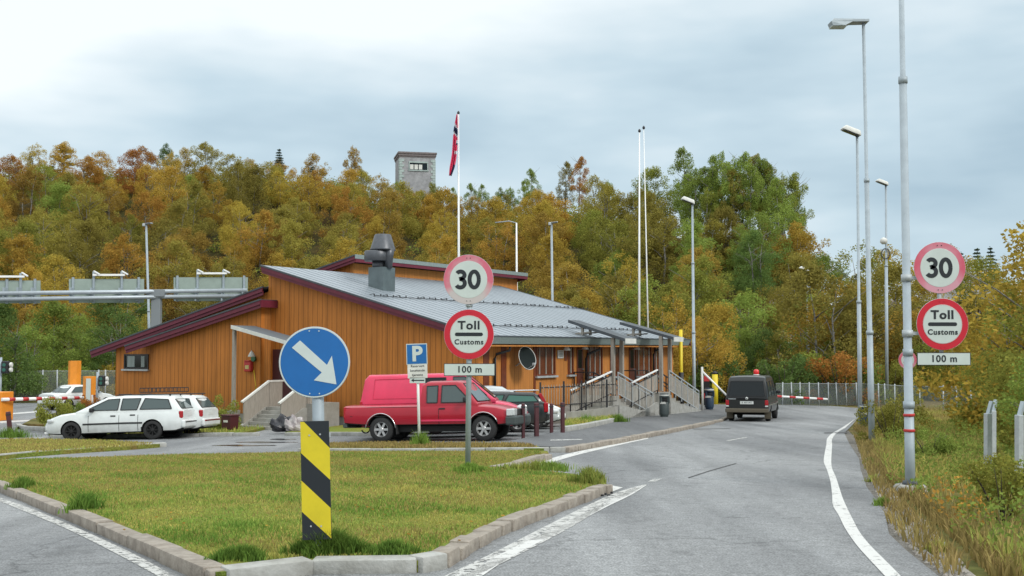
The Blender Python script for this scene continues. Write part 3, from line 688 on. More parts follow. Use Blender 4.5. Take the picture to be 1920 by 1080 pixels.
# left lower roofs
YR = -.36; zl_hi = gab(503, 537, YR)[1]; xlo, zlo = gab(170, 657, YR)
rl2 = slab('lower_roof', xlo, pk - .003, YR, ye - .5, zlo, zl_hi, .07, M['roof_dark'])
barge(xlo, zlo, pk - .003, zl_hi, YR, h=.36)
def zl2(x): return zlo + (zl_hi - zlo) * (x - xlo) / (pk - xlo)
xw0 = gab(288, 700, -.6)[0]; xw1 = gab(489, 700, -.6)[0]
wall_prism('lower_gable_wall', [(xl, 0, zb), (pk - .003, 0, zb), (pk - .003, 0, zl2(pk) - .2), (xl, 0, zl2(xl) - .1)], (0, wt, 0), M['side_x'])
wall_prism('side_wall', [(xl, wt + .003, zb), (xl, ye - .6, zb), (xl, ye - .6, zl2(xl) - .1), (xl, wt + .003, zl2(xl) - .1)], (wt, 0, 0), M['side_y'])
# projecting wing
yw = -.62
x3, z3 = gab(235, 648, yw - .4); x4, z4 = gab(488, 561, yw - .4)
def zl3(x): return z3 + (z4 - z3) * (x - x3) / (x4 - x3)
slab('wing_roof', x3, x4, yw - .4, .28, z3, z4, .07, M['roof_dark'])
barge(x3, z3, x4, z4, yw - .4, h=.36)
b = MB(); b.prism([(x4, yw - .4, z4 - .03), (x4, -.02, z4 - .03), (x4, -.02, z4 - .34), (x4, yw - .4, z4 - .34)], (.05, 0, 0)); b.build('barge_return', M['maroon'], BLD)
wall_prism('wing_wall', [(xw0, yw, zb), (xw1, yw, zb), (xw1, yw, zl3(xw1) - .1), (xw0, yw, zl3(xw0) - .1)], (0, .2, 0), M['side_x'])
wall_prism('wing_return_wall', [(xw1, yw + .203, zb), (xw1, -.003, zb), (xw1, -.003, zl3(xw1) - .1), (xw1, yw + .203, zl3(xw1) - .1)], (-.2, 0, 0), M['side_y'])
wall_prism('wing_return_wall', [(xw0, yw + .203, zb), (xw0, -.003, zb), (xw0, -.003, zl3(xw0) - .1), (xw0, yw + .203, zl3(xw0) - .1)], (.2, 0, 0), M['side_y'])
b = MB(); b.prism([(xw0 + .02, yw + .03, GRD), (xw1 - .02, yw + .03, GRD), (xw1 - .02, yw + .03, zb), (xw0 + .02, yw + .03, zb)], (0, .55, 0)); b.build('wing_plinth', M['concrete'], BLD)
# ladder hooks on the left roof
for u, v in ((300, 620), (392, 588)):
    x, z = gab(u, v, .0); b = MB(); b.bar((x - .4, -.2, z + .03), (x + .4, -.2, z + .08), .04); b.bar((x - .3, -.2, z - .05), (x - .3, -.2, z + .05), .03); b.build('roof_hook', M['galv'], BLD)
# gable window
wx0, wz1 = gab(234, 664); wx1, wz0 = gab(279, 692)
def window(x0, x1, z0, z1, face, off=0, bars=0, pane='glass_dark', sill=True, name='window', fr='brown', fw=.06, barm='timber'):
    """face 'g': plane y = off looking -y; face 'f': plane x = off looking +x"""
    def P(a, d, z): return (a, off - d, z) if face == 'g' else (off + d, a, z)
    def bx(b, a0, a1, d0, d1, z0_, z1_):
        p, q = Vector(P(a0, d0, z0_)), Vector(P(a1, d1, z1_)); b.box((p + q) / 2, [abs(t) for t in (q - p)])
    b = MB(); bx(b, x0, x1, 0, .05, z1 - fw, z1); bx(b, x0, x1, 0, .05, z0, z0 + fw); bx(b, x0, x0 + fw, 0, .05, z0 + fw, z1 - fw); bx(b, x1 - fw, x1, 0, .05, z0 + fw, z1 - fw)
    f = b.build(name, M[fr], BLD)
    b = MB(); bx(b, x0 + fw, x1 - fw, .004, .018, z0 + fw, z1 - fw); b.build('pane', M[pane], f)
    if bars:
        b = MB()
        for i in range(bars): c = x0 + (x1 - x0) * (i + (1 if face == 'g' else .5)) / (bars + (1 if face == 'g' else 0)); bx(b, c - .035, c + .035, .019, .05, z0 + fw, z1 - fw)
        b.build('mullion', M[barm], f)
    if sill: b = MB(); bx(b, x0 - .08, x1 + .08, 0, .14, z0 - .09, z0 - .01); b.build('sill', M['galv_dull'], f)
    return f
w_ = window(wx0, wx1, wz0, wz1, 'g', 0, 0, 'glass_dark', fr='black')
MB().box(((wx0 * .75 + wx1 * .25) + .05, -.021, (wz0 + wz1) / 2), ((wx1 - wx0) * .3, .006, (wz1 - wz0) * .74)).build('curtain', M['curtain'], w_)
MB().box(((wx0 * .25 + wx1 * .75) + .02, -.021, (wz0 + wz1) / 2), ((wx1 - wx0) * .14, .006, (wz1 - wz0) * .74)).build('curtain', M['curtain'], w_)
# gable door (dark red, mostly behind the arrow sign)
dx0, dz1 = gab(513, 655); dx1, dz0 = gab(560, 758)
b = MB(); b.box(((dx0 + dx1) / 2, -.03, (dz0 + dz1) / 2), (dx1 - dx0, .05, dz1 - dz0)); d_ = b.build('door', M['door_red'], BLD)
b = MB(); b.box((dx1 - .2, -.08, dz0 + 1.05), (.14, .05, .04)); b.build('handle', M['galv'], d_)
# ---- facade openings
def fwin(u0, u1, v1, v0, bars, **k):
    a0, z1 = fac(u0, v1); a1, _ = fac(u1, v1); _, z0 = fac((u0 + u1) / 2, v0); return window(a0, a1, z0, z1, 'f', 0, bars, **k)
M['brownglass'] = mat('window glass with painted brown reflection', (.13, .035, .012), .15, var=.25, vscale=3, spec=.8)  # the brown reflection is put into the pane colour
fwin(1004, 1040, 649, 704, 3, pane='brownglass', barm='timber'); fwin(1064, 1074, 649, 702, 1, pane='brownglass')
fwin(1100, 1128, 649, 705, 3, pane='brownglass'); fwin(1143, 1166, 649, 705, 2, pane='brownglass')
fwin(1191, 1220, 649, 704, 3, pane='brownglass'); fwin(1226, 1238, 649, 704, 2, pane='brownglass')
def panel(u0, u1, v1, v0, m, name, d=.03, par=BLD):
    a0, z1 = fac(u0, v1); a1, _ = fac(u1, v1); _, z0 = fac((u0 + u1) / 2, v0)
    return MB().box((d / 2, (a0 + a1) / 2, (z0 + z1) / 2), (d, a1 - a0, z1 - z0)).build(name, M[m], par)
for u0, u1, vb in ((905.5, 916, 745), (939, 948.5, 745)):
    panel(u0, u1, 651, vb, 'brown', 'pilaster')
panel(1000, 1003.5, 650, 736, 'brown', 'pilaster'); panel(1058, 1062.5, 649, 676, 'brown', 'shutter')
for u0, u1 in ((1081, 1092), (1179, 1189)):
    d_ = panel(u0, u1, 652, 722, 'brown', 'door', .04)
    a0, z = fac(u1 - 1.5, 692); MB().box((.07, a0, z), (.05, .12, .03)).build('handle', M['galv'], d_)
    panel(u0 + 1.5, u1 - 2.5, 656, 690, 'glass_dark', 'door_pane', .046, d_)
# wall lamps
for (u, v) in ((1053, 652), (1087, 650), (1185, 651)):
    a, z = fac(u, v); b = MB(); b.tube([(0, a, z + .12), (.22, a, z + .16)], .02); b.lathe([(.05, .12), (.09, .08), (.16, -.1), (.15, -.12)], 12, Matrix.Translation((.26, a, z)))
    b.build('wall_lamp', M['offwhite'], BLD)
a, z = gab(504, 662, yw); b = MB(); b.tube([(xw1 - .55, yw, z + .1), (xw1 - .2, yw - .35, z + .1)], .02); b.lathe([(.04, .1), (.07, .06), (.17, -.12), (.16, -.14)], 14, Matrix.Translation((xw1 - .15, yw - .38, z - .02))); b.build('wall_lamp', M['offwhite'], BLD)
# downpipes
for pts in ([(959, 641), (955, 657), (931, 664), (928, 672), (928, 735)], [(1128, 645), (1124, 655), (1102, 664), (1099, 672), (1099, 722)], [(1246, 646), (1242, 652), (1228, 658), (1225.5, 664), (1225.5, 700)]):
    P = []
    for i, (u, v) in enumerate(pts):
        x = ovh - .14 if i < 1 else (.5 if i == 1 else .1); a, z = fac(u, v, x); P.append((x, a, z))
    MB().tube(P, .055, 8).build('downpipe', M['blackmetal'], BLD)
# roof exhaust stack
p = on_roof(686, 536); cx, cy = p.x + .45, p.y + .55; zc = zroof(cx)
b = MB(); b.box((cx, cy, zc + .3), (.84, .84, 1.3)); st = b.build('roof_vent', M['roof_dark'] if False else mat('green grey vent housing', (.12, .15, .155), .4, .3, var=.2, vscale=2), BLD)
M['vent'] = mat('dark grey vent cowl', (.085, .09, .10), .4, .4, var=.15, vscale=8)
b = MB(); zt = zc + .93
b.lathe([(.30, zt), (.30, zt + .3)], 24, Matrix.Translation((cx - .1, cy - .08, 0))); b.lathe([(.56, zt + .3), (.58, zt + .33), (.58, zt + .72), (.54, zt + .76)], 28, Matrix.Translation((cx - .16, cy - .12, 0)))
b.lathe([(.58, zt + .79), (.555, zt + .85), (.36, zt + 1.48), (.34, zt + 1.5)], 28, Matrix.Translation((cx + .05, cy, 0))); b.tube([(cx + .38, cy, zt - .02), (cx + .40, cy, zt + .5), (cx + .42, cy, zt + .9)], [.16, .2, .24], 14)
b.build('cowl', M['vent'], st)
# upper rear volume: clerestory above the ridge
xr = pk - .1
def clr(u, v): q = loc(hit(u, v, wld(xr, 0, 0), ax_x)); return q.y, q.z
yA, zA = clr(663, 481); yB, zB = clr(970, 512); zR = (zA + zB) / 2
print('rear', yA, zA, yB, zB)
wall_prism('upper_wall', [(xr, yA, 5.6), (xr, yB, 5.6), (xr, yB, zR - .35), (xr, yA, zR - .35)], (-.2, 0, 0), M['side_y'])
hw = 7.0; sl2 = (zl_hi - zlo) / (pk - xlo) * 1.0
wall_prism('upper_gable_wall', [(xr - .2, yA, 4.0), (xr - hw, yA, 4.0), (xr - hw, yA, zR - .3 - sl2 * hw), (xr - .2, yA, zR - .3)], (0, .2, 0), M['side_x'])
slab('upper_roof', xr - hw - .4, xr + .45, yA - .45, yB + .4, zR - sl2 * (hw + .85), zR, .07, M['roof_metal'])
barge(xr - hw - .4, zR - sl2 * (hw + .85), xr + .45, zR, yA - .45, h=.34)
b = MB(); b.prism([(xr + .46, yA - .45, zR + .03), (xr + .46, yB + .4, zR + .03), (xr + .46, yB + .4, zR - .17), (xr + .46, yA - .45, zR - .17)], (.03, 0, 0)); b.build('upper_fascia', M['eave_metal'], BLD)
b = MB(); b.prism([(xr + .44, yA - .4, zR - .18), (xr + .44, yB + .4, zR - .18), (xr + .44, yB + .4, zR - .34), (xr + .44, yA - .4, zR - .34)], (.03, 0, 0)); b.build('barge_board', M['maroon'], BLD)
b = MB(); b.prism([(xr + .46, yB + .36, zR), (xr - 1, yB + .36, zR - .3), (xr - 1, yB + .36, zR - .62), (xr + .46, yB + .36, zR - .34)], (0, .06, 0)); b.build('barge_board', M['maroon'], BLD)
# infill so that the roofs are closed behind
wall_prism('back_wall', [(xl + .3, ye - .62, zb), (pk, ye - .62, zb), (pk, ye - .62, zl2(pk) - .2), (xl + .3, ye - .62, zl2(xl) - .1)], (0, .18, 0), M['side_x'])
# ---- small wall things (each lifts off): dish, mailbox, sign
a, z = fac(983, 672, .45)
b = MB(); b.lathe([(.0001, -.12), (.2, -.1), (.36, -.03), (.46, .05), (.475, .055)], 28, Matrix.Identity(4), cap=False)
dish = empty('satellite_dish', wld(.55, a, z), TH, 'dark round satellite dish mounted on the orange facade left of the first window', 'satellite dish')
nd = b.build('reflector', mat('dish mesh', (.02, .026, .026), .9, 0, spec=.1), dish, norm=False); nd.rotation_euler = (R(0), R(74), R(-12))
b = MB(); b.tube([Vector((.475 * math.cos(q), .475 * math.sin(q), .055)) for q in [2 * math.pi * k / 28 for k in range(29)]], .014, 6, cap=False); rm = b.build('rim', M['offwhite'], nd)
b = MB(); b.tube([(-.5, 0, -.3), (-.15, 0, -.1)], .03); b.tube([(0, -.05, -.45), (.5, -.25, -.25)], .015); b.box((.52, -.27, -.22), (.12, .1, .1), bev=.02); b.build('feed_arm', M['galv_dull'], dish)
a, z = fac(1050, 664); s_ = empty('notice_board', wld(.03, a, z), TH, 'small pale notice board on the orange facade below a wall lamp', 'sign')
MB().box((0, 0, 0), (.03, .5, .36), bev=.005).build('panel', M['offwhite'], s_)
b = MB()
for k in range(4): b.box((.017, 0, .1 - .065 * k), (.003, .34 - .06 * (k % 2), .018))
b.build('lettering', M['s_black'], s_)
x, z = gab(470, 687, yw); mb = empty('mailbox', wld(x, yw - .12, z), TH, 'small red wall box with a pale label beside the gable steps', 'mailbox')
MB().box((0, 0, 0), (.4, .2, .46), bev=.05).build('box_body', M['red_paint'], mb); MB().box((0, -.102, -.03), (.22, .01, .16)).build('box_label', mat('box label', (.5, .42, .16), .6), mb); MB().box((0, -.05, .24), (.3, .16, .05), bev=.015).build('lid', M['red_paint'], mb)
x, z = gab(503, 672, yw); fb = empty('hanging_broom', wld(xw1 - .32, yw - .06, z - .8), TH, 'yellow stick leaning against the wall corner below a green reel', 'broom')
MB().tube([(-.02, 0, .3), (.3, -.1, -.85)], .015).build('stick', M['yellow'], fb)
MB().lathe([(.12, -.04), (.13, 0), (.12, .04)], 16, Matrix.Translation((-.02, -.03, .78)) @ Matrix.Rotation(R(90), 4, 'X')).build('reel', mat('green reel', (.03, .12, .05), .5), fb)
# ---- gable canopy, stairs
zp = gab(500, 759, -1.2)[1]
x0c, zc0 = gab(434, 610, -2.0); x1c, zc1 = gab(560, 646, -2.0)
cn = empty('gable_canopy', wld((x0c + x1c) / 2, -1.2, 0), TH, 'grey sloping canopy roof over the gable steps on one pale post', 'canopy')
mx_ = (x0c + x1c) / 2
b = MB(); b.prism([(x0c - mx_, -.8, zc0), (x1c - mx_, -.8, zc1), (x1c - mx_, -.8, zc1 - .05), (x0c - mx_, -.8, zc0 - .05)], (0, 1.35, 0)); b.build('canopy_roof', mat('canopy sheet', (.12, .14, .155), .6), cn)
b = MB(); b.prism([(x0c - mx_, -.84, zc0 + .01), (x1c - mx_, -.84, zc1 + .01), (x1c - mx_, -.84, zc1 - .14), (x0c - mx_, -.84, zc0 - .14)], (0, .035, 0)); b.build('canopy_edge', M['offwhite'], cn)
b = MB(); b.box((x0c - mx_ + .1, -.72, (zc0 + .5) / 2 + .1), (.13, .13, zc0 - .75)); b.build('canopy_post', M['timber'], cn)
b = MB(); b.box((x0c - mx_ + .1, -.72, .15), (.4, .4, 1.0), bev=.01); b.build('post_base', M['concrete'], cn)
sb = G(490, 806); lb = loc(sb); xs0, _ = gab(458, 780, lb.y); xs1, _ = gab(521, 780, lb.y)
st = empty('gable_steps', wld((xs0 + xs1) / 2, lb.y, g0(sb.x, sb.y)), TH, 'grey concrete steps with pale side railings leading to the dark gable door', 'steps')
zg = g0(sb.x, sb.y); ns = 6; dep = .24 ; hs = (zp - zg) / ns; W_ = xs1 - xs0
for i in range(ns):
    y0s = i * dep; y1s = (i + 1) * dep if i < ns - 1 else -lb.y + yw - .01
    b = MB(); b.box((0, (y0s + y1s) / 2, hs * (i + 1) / 2 - .05), (W_, y1s - y0s - .002, hs * (i + 1) + .1), bev=.012); b.build('step', M['concrete'], st, smooth=30)
for s_, nm in ((-1, 'a'), (1, 'b')):
    xx = s_ * (W_ / 2 + .1); L1 = ns * dep
    b = MB(); b.prism([(xx - .08, -.1, -.1), (xx - .08, L1 + .5, -.1), (xx - .08, L1 + .5, zp - zg), (xx - .08, L1 - .2, zp - zg), (xx - .08, -.1, .12)], (.16, 0, 0)); b.build('side_wall', M['concrete'], st)
    b = MB(); b.prism([(xx - .03, .05, .2), (xx - .03, L1, zp - zg + .02), (xx - .03, L1, zp - zg + .95), (xx - .03, .05, 1.05)], (.06, 0, 0)); b.prism([(xx - .03, L1 + .02, zp - zg), (xx - .03, L1 + .75, zp - zg), (xx - .03, L1 + .75, zp - zg + 1), (xx - .03, L1 + .02, zp - zg + 1)], (.06, 0, 0)); r_ = b.build('rail_panel', M['timber'], st)
    b = MB(); b.bar((xx, -.05, 1.06), (xx, L1, zp - zg + 1.03), .11, .07); b.bar((xx, L1, zp - zg + 1.03), (xx, L1 + .8, zp - zg + 1.03), .11, .07); b.build('handrail', M['offwhite'], r_)
# side landing block right of steps
x0b, _ = gab(545, 790, -2.2); x1b, _ = gab(577, 790, -2.2)
b = MB(); b.box(((x0b + x1b) / 2, -1.3, .35), (x1b - x0b + .3, 1.6, zp + .5)); lk_ = b.build('landing_block', M['concrete'], None); lk_.location = O_; lk_.rotation_euler = (0, 0, TH); tag(lk_, 'pale concrete landing block behind the arrow sign', 'concrete block')
b = MB(); 
for k in range(6): b.bar((x0b + k * .18, -2.05, .9), (x0b + k * .18, -2.05, 1.9), .03)
b.bar((x0b, -2.05, 1.9), (x1b, -2.05, 1.9), .05); b.build('balustrade', M['timber'], lk_)
# grass strip with kerb along the gable
gs = [loc(G(90, 816)), loc(G(300, 812)), loc(G(484, 812))]
P = [tuple(G(u, v, .08)[:2]) for u, v in ((95, 816), (300, 814), (452, 812))] + [tuple(wld(xs0 - 1.2, -.3, 0)[:2]), tuple(wld(xl - .5, -.1, 0)[:2]), tuple(wld(xl - 5, -.6, 0)[:2])]
tag(sheet('grass_strip', P, M['turf'], .1, 1, thick=.12), kind='structure')
kerb(px([(95, 816), (300, 814), (486, 812)], .1), M['concrete_kerb'], sl=1.5, w=.16, jit=.02)
P2 = [tuple(G(u, v, .08)[:2]) for u, v in ((535, 811), (640, 811), (760, 812))] + [tuple(wld(-2.5, -.1, 0)[:2]), tuple(wld(x1b + .5, -.1, 0)[:2])]
tag(sheet('grass_strip', P2, M['turf'], .1, 1, thick=.12), kind='structure')
kerb(px([(535, 811.5), (640, 811.5), (760, 812.5)], .1), M['concrete_kerb'], sl=1.5, w=.16, jit=.02)
a = blades('grass', scatter(P, 5000, .1, 51), .12, M['blade'], 51, .015, .7); tag(a, 'grass along the foot of the gable wall left of the steps', 'grass', kind='stuff')
# ------------------------------------------------------------------ signs
def disc(r, y0, th, seg=48):
    b = MB(); b.lathe([(r - .006, 0), (r, .003), (r, th - .003), (r - .006, th)], seg, Matrix.Translation((0, y0, 0)) @ Matrix.Rotation(R(90), 4, 'X')); return b
def stroke(paths, wd, y, th=.002):
    """thick polylines in the XZ plane with round joints, facing -y"""
    b = MB()
    for P in paths:
        L = []; Rr = []
        for i, p in enumerate(P):
            a = Vector(P[max(0, i - 1)]); c = Vector(P[min(len(P) - 1, i + 1)])
            if P[0] == P[-1] and i in (0, len(P) - 1): a, c = Vector(P[-2]), Vector(P[1])
            d = (c - a).normalized(); n = Vector((-d.y, d.x)) * wd / 2; L.append((p[0] + n.x, y, p[1] + n.y)); Rr.append((p[0] - n.x, y, p[1] - n.y))
        va = [b.b.verts.new(q) for q in L]; vb = [b.b.verts.new(q) for q in Rr]
        for i in range(len(P) - 1): b.b.faces.new((va[i], va[i + 1], vb[i + 1], vb[i]))
    return b
def arc(cx, cz, rx, rz, a0, a1, n=22): return [(cx + rx * math.cos(R(a0 + (a1 - a0) * i / n)), cz + rz * math.sin(R(a0 + (a1 - a0) * i / n))) for i in range(n + 1)]
def thirty(parent, s, y):
    wd = .20 * s; h = s / 2 - wd / 2
    three = arc(-.40 * s, h / 2 + .02 * s, .20 * s, h / 2 - .02 * s, 150, -80, 18) + [(-.47 * s, .02 * s)]
    three2 = [(-.42 * s, .03 * s)] + arc(-.41 * s, -h / 2 + .01 * s, .225 * s, h / 2 + .01 * s, 80, -150, 20)
    zero = arc(.285 * s, 0, .23 * s, h, 0, 360, 36)
    stroke([three, three2, zero], wd, y).build('numeral', M['s_black'], parent, norm=False)
def bolts(parent, pts, y, m='s_black'):
    b = MB()
    for x, z in pts: b.lathe([(.008, 0), (.008, .004)], 8, Matrix.Translation((x, y, z)) @ Matrix.Rotation(R(90), 4, 'X'))
    b.build('bolt', M[m], parent)
def customs_set(root, r, z30, zt, zp, x0, yf, pw, ph, border):
    d = disc(r, yf + .006, .006).build('speed_limit_disc', M['galv_dull'], root); d.location = (x0 - .02 * r, 0, z30)
    ring(r, r * .745, 0, d, border, yf); f = disc(r * .752, yf - .0005, .003).build('sign_face', M['s_white'], d); thirty(d, r * .80, yf - .007)
    bolts(d, [(-.03, r * .86), (.03, r * .86), (-.03, -r * .86), (.03, -r * .86)], yf - .006)
    d = disc(r, yf + .006, .006).build('customs_disc', M['galv_dull'], root); d.location = (x0, 0, zt)
    ring(r, r * .75, 0, d, M['s_red'], yf); disc(r * .757, yf - .0005, .003).build('sign_face', M['s_white'], d)
    ring(r * .752, r * .735, 0, d, mat('pink edge', (.6, .3, .32), .4), yf - .0038)
    text('Toll', r * .46, M['s_black'], d, (0, yf - .006, r * .35), bold=.006, sx=1.08, space=1.12)
    b = MB(); hw_, hh = r * .56, r * .072; P = [(x, yf - .004, z) for x, z in arc(hw_ - hh, 0, hh, hh, -90, 90, 8) + arc(-hw_ + hh, 0, hh, hh, 90, 270, 8)]; b.prism(P, (0, -.002, 0)); b.build('bar_symbol', M['s_black'], d)
    text('Customs', r * .285, M['s_black'], d, (0, yf - .006, -r * .31), bold=.003, sx=1.0, space=1.15)
    bolts(d, [(-.03, r * .88), (.03, r * .88), (-.03, -r * .88), (.03, -r * .88)], yf - .006, 's_red')
    b = MB(); b.box((0, yf + .003, 0), (pw, .006, ph), bev=.002); p = b.build('distance_plate', M['s_black'], root); p.location = (x0 + .01, 0, zp)
    MB().box((0, yf - .002, 0), (pw - .02, .004, ph - .02)).build('sign_face', M['s_white'], p); text('100 m', ph * .74, M['s_black'], p, (0, yf - .006, 0), bold=.003, sx=1.0, space=1.12)
def ring(r1, r0, z, parent, m, y):
    b = MB(); n = 56; P = [[b.b.verts.new((rr * math.cos(2 * math.pi * k / n), y - .002, rr * math.sin(2 * math.pi * k / n))) for k in range(n)] for rr in (r1 - .004, r0)]
    for k in range(n): b.b.faces.new((P[0][k], P[0][(k + 1) % n], P[1][(k + 1) % n], P[1][k]))
    return b.build('sign_border', m, parent, norm=False)
def zat(u, v, Y): return at(u, v, Y).z
# left customs sign on the island
B = G(879, 884, .1); Y = B.y; sc = F / Y
root = empty('customs_sign', B, 0, 'round 30 and Toll Customs signs on a thin pole in the island grass', 'road sign')
ztop = zat(879, 478, Y) - B.z
b = MB(); b.tube([(-.02, 0, -.1), (0, 0, ztop * .5), (.01, 0, ztop - .05)], .047, 14); b.build('pole', M['galv'], root)
b = MB()
for v in (573, 612, 700): z = zat(0, v, Y) - B.z; MB().lathe([(.06, -.02), (.06, .02)], 14, Matrix.Translation((0, 0, z))).build('clamp', M['galv_dull'], root)
r_ = 46.7 / sc
customs_set(root, r_, zat(879, 524.5, Y) - B.z, zat(880, 627, Y) - B.z, zat(880, 693, Y) - B.z, 0, -.07, 95 / sc, 23 / sc, M['s_faded'])
# right customs sign, bolted to the lamp column: part of that column
def lamp(u, v, vtop, r0, steps, head, label, utop=None, foot=False, Y=None, name='street_lamp', m='galv', extra=None, group='street lamps'):
    Bp = G(u, v) if Y is None else Vector((at(u, v, Y).x, Y, g(at(u, v, Y).x, Y)))
    H = zat(u, vtop, Bp.y) - Bp.z; T = at(utop if utop else u, vtop, Bp.y)
    dx = T.x - Bp.x
    root = empty(name, Bp, 0, label, 'street lamp' if head else 'pole', group)
    b = MB(); pts = []; rs = []
    z0 = -.2; r = r0
    for fz, rr in steps:
        z1 = H * fz; pts += [(dx * max(0, z0) / H, 0, z0), (dx * z1 / H, 0, z1)]; rs += [r, r * .93]; 
        b.lathe([(r * 1.12, -.05), (r * 1.12, .05)], 14, Matrix.Translation((dx * z1 / H, 0, z1))) if fz < .99 else None
        z0 = z1; r = rr
    b.tube(pts, rs, 14); b.build('pole', M[m], root)
    if foot:
        b = MB(); b.lathe([(r0 + .17, -.15), (r0 + .17, .06), (r0 + .13, .1)], 8, Matrix.Rotation(.3, 4, 'Z')); b.build('footing', M['concrete_kerb'], root)
        b = MB(); b.lathe([(r0 + .045, .09), (r0 + .03, .15)], 14); b.build('base_collar', M['roof_dark'], root)
    else:
        b = MB(); b.lathe([(r0 + .06, -.1), (r0 + .06, .04), (r0 + .01, .06)], 12); b.build('footing', M['concrete_kerb'], root)
    if head == 'flat':      # long flat luminaire reaching left over the road
        b = MB(); b.prism([(.12, -.13, 0), (-.35, -.16, -.02), (-.55, -.2, -.13), (-1.0 * 0.78 - .1, -.2, -.14), (-.93, -.2, -.02), (-.85, -.18, .06), (.12, -.13, .06)], (0, .36, 0)); h = b.build('lamp_head', M['galv'], root); h.location = (dx, 0, H)
        MB().box((-.7, 0, -.137), (.4, .3, .03), bev=.01).build('lens', M['s_white'], h)
    elif head == 'tilt':    # small tilted floodlight
        b = MB(); b.box((-.22, -.03, .12), (.78, .42, .2), ry=.38, bev=.05, taper=(.75, .8)); h = b.build('lamp_head', M['offwhite'], root, smooth=40); h.location = (dx, 0, H - .1)
        MB().box((-.27, -.05, .01), (.6, .34, .02), ry=.38, rx=.1).build('lens', M['glass_dark'], h); b = MB(); b.lathe([(.06, -.12), (.09, 0), (.05, .08)], 10); b.build('bracket', M['blackmetal'], h)
    elif head == 'frame':   # floodlight seen from behind, open frame
        b = MB(); b.box((.12, 0, .02), (.62, .34, .08), ry=-.12, bev=.02); b.box((-.12, -.1, -.08), (.2, .22, .2), bev=.04); h = b.build('lamp_head', M['galv_dull'], root); h.location = (dx, 0, H)
        MB().box((.16, -.172, .025), (.42, .006, .05), ry=-.12).build('lens', M['roof_dark'], h)
    return root, Bp, H, dx
rt, Bp, H, dx = lamp(1707, 921, -120, .074, [(.152, .066), (.245, .060), (.735, .040), (1, .03)], None, 'x', utop=1688, foot=True, name='sign_column')
Y = Bp.y; sc = F / Y; rt['category'] = 'sign column'; rt['label'] = 'thick galvanised column with red tape bands carrying 30 and Toll Customs signs, right roadside'
bx0 = 0
b = MB()
for v in (778, 807):
    z = zat(0, v, Y) - Bp.z; q = .5 * math.sin(v)
    b.lathe([(.078, -.02), (.083, -.012), (.083, .012), (.078, .02)], 20, Matrix.Translation((dx * z / H, 0, z)) @ Matrix.Rotation(.08 * q, 4, 'Y'))
b.build('tape_band', M['red_paint'], rt)
xs = at(1763, 600, Y).x - Bp.x
b = MB(); z0, z1 = zat(0, 662, Y) - Bp.z, zat(0, 460, Y) - Bp.z; b.tube([(xs, -.02, z0), (xs - .03, -.02, z1)], .03, 10)
for v in (521, 625):
    z = zat(0, v, Y) - Bp.z; b.bar((dx * z / H, 0, z), (xs - .01, -.02, z), .05); b.lathe([(.078, -.05), (.078, .05)], 16, Matrix.Translation((dx * z / H, 0, z)))
b.build('bracket', M['galv_dull'], rt)
customs_set(rt, 48.5 / sc, zat(0, 502.5, Y) - Bp.z, zat(0, 608, Y) - Bp.z, zat(0, 673, Y) - Bp.z, at(1764, 600, Y).x - Bp.x, -.06, 100 / sc, 24 / sc, M['s_faded2'])
for c in children(rt):
    if c.name.startswith('speed'): c.location.x = at(1759, 500, Y).x - Bp.x
# the other lamps
lamp(1635, 832, 42, .085, [(.26, .066), (.62, .046), (1, .032)], 'flat', 'tallest street lamp with a long flat head reaching over the road', utop=1619)
lamp(1613, 801, 246, .082, [(.42, .052), (1, .036)], 'tilt', 'street lamp with a small tilted head just left of the tallest lamp', utop=1607)
rr, B3, H3, d3 = lamp(1663, 756, 342, .10, [(.62, .065), (1, .045)], 'tilt', 'slim far lamp with a camera and cable coil, right of the tallest lamp', utop=1661)
z = zat(0, 455, B3.y) - B3.z; b = MB(); b.lathe([(.05, .3), (.2, .2), (.22, .02), (.1, -.1)], 12, Matrix.Translation((-.05, -.1, z))); cmr = b.build('camera_housing', M['offwhite'], rr)
z = zat(0, 476, B3.y) - B3.z; b = MB(); b.tube([(.03 + .24 * math.cos(q), -.12, z + .3 * math.sin(q)) for q in [2 * math.pi * k / 20 for k in range(21)]], .035, 6); b.build('cable_coil', M['roof_dark'], rr)
lamp(1302, 770, 376, .09, [(.37, .075), (.7, .058), (1, .05)], 'tilt', 'street lamp standing by the far porch railing beside the dark litter bin', utop=1298)
lamp(284, 720, 420, .10, [(.5, .08), (1, .06)], 'frame', 'leaning lamp with an open flood head behind the sign gantry', utop=274, Y=79)
lamp(1038, 720, 418, .10, [(.5, .08), (1, .06)], 'frame', 'lamp rising behind the grey roof, left of the pair of flagpoles', utop=1034, Y=76)
lamp(1516, 745, 505, .1, [(.6, .07), (1, .05)], 'tilt', 'distant lamp half hidden among the autumn trees behind the white fence posts', utop=1514, Y=78)
# short white mast behind the roof with a wire arm
Bp = Vector((at(969, 600, 72).x, 72, .0)); H = zat(0, 418, 72)
r0_ = empty('white_mast', Bp, 0, 'slim white mast with a thin side arm behind the grey roof', 'mast')
MB().tube([(0, 0, -.3), (0, 0, H * .6), (-.02, 0, H)], [.07, .07, .05], 8).build('pole', M['white'], r0_); MB().tube([(-.02, 0, H), (-.5, 0, H + .12), (-1.4, 0, H + .02)], .035, 6).build('arm', M['galv'], r0_)
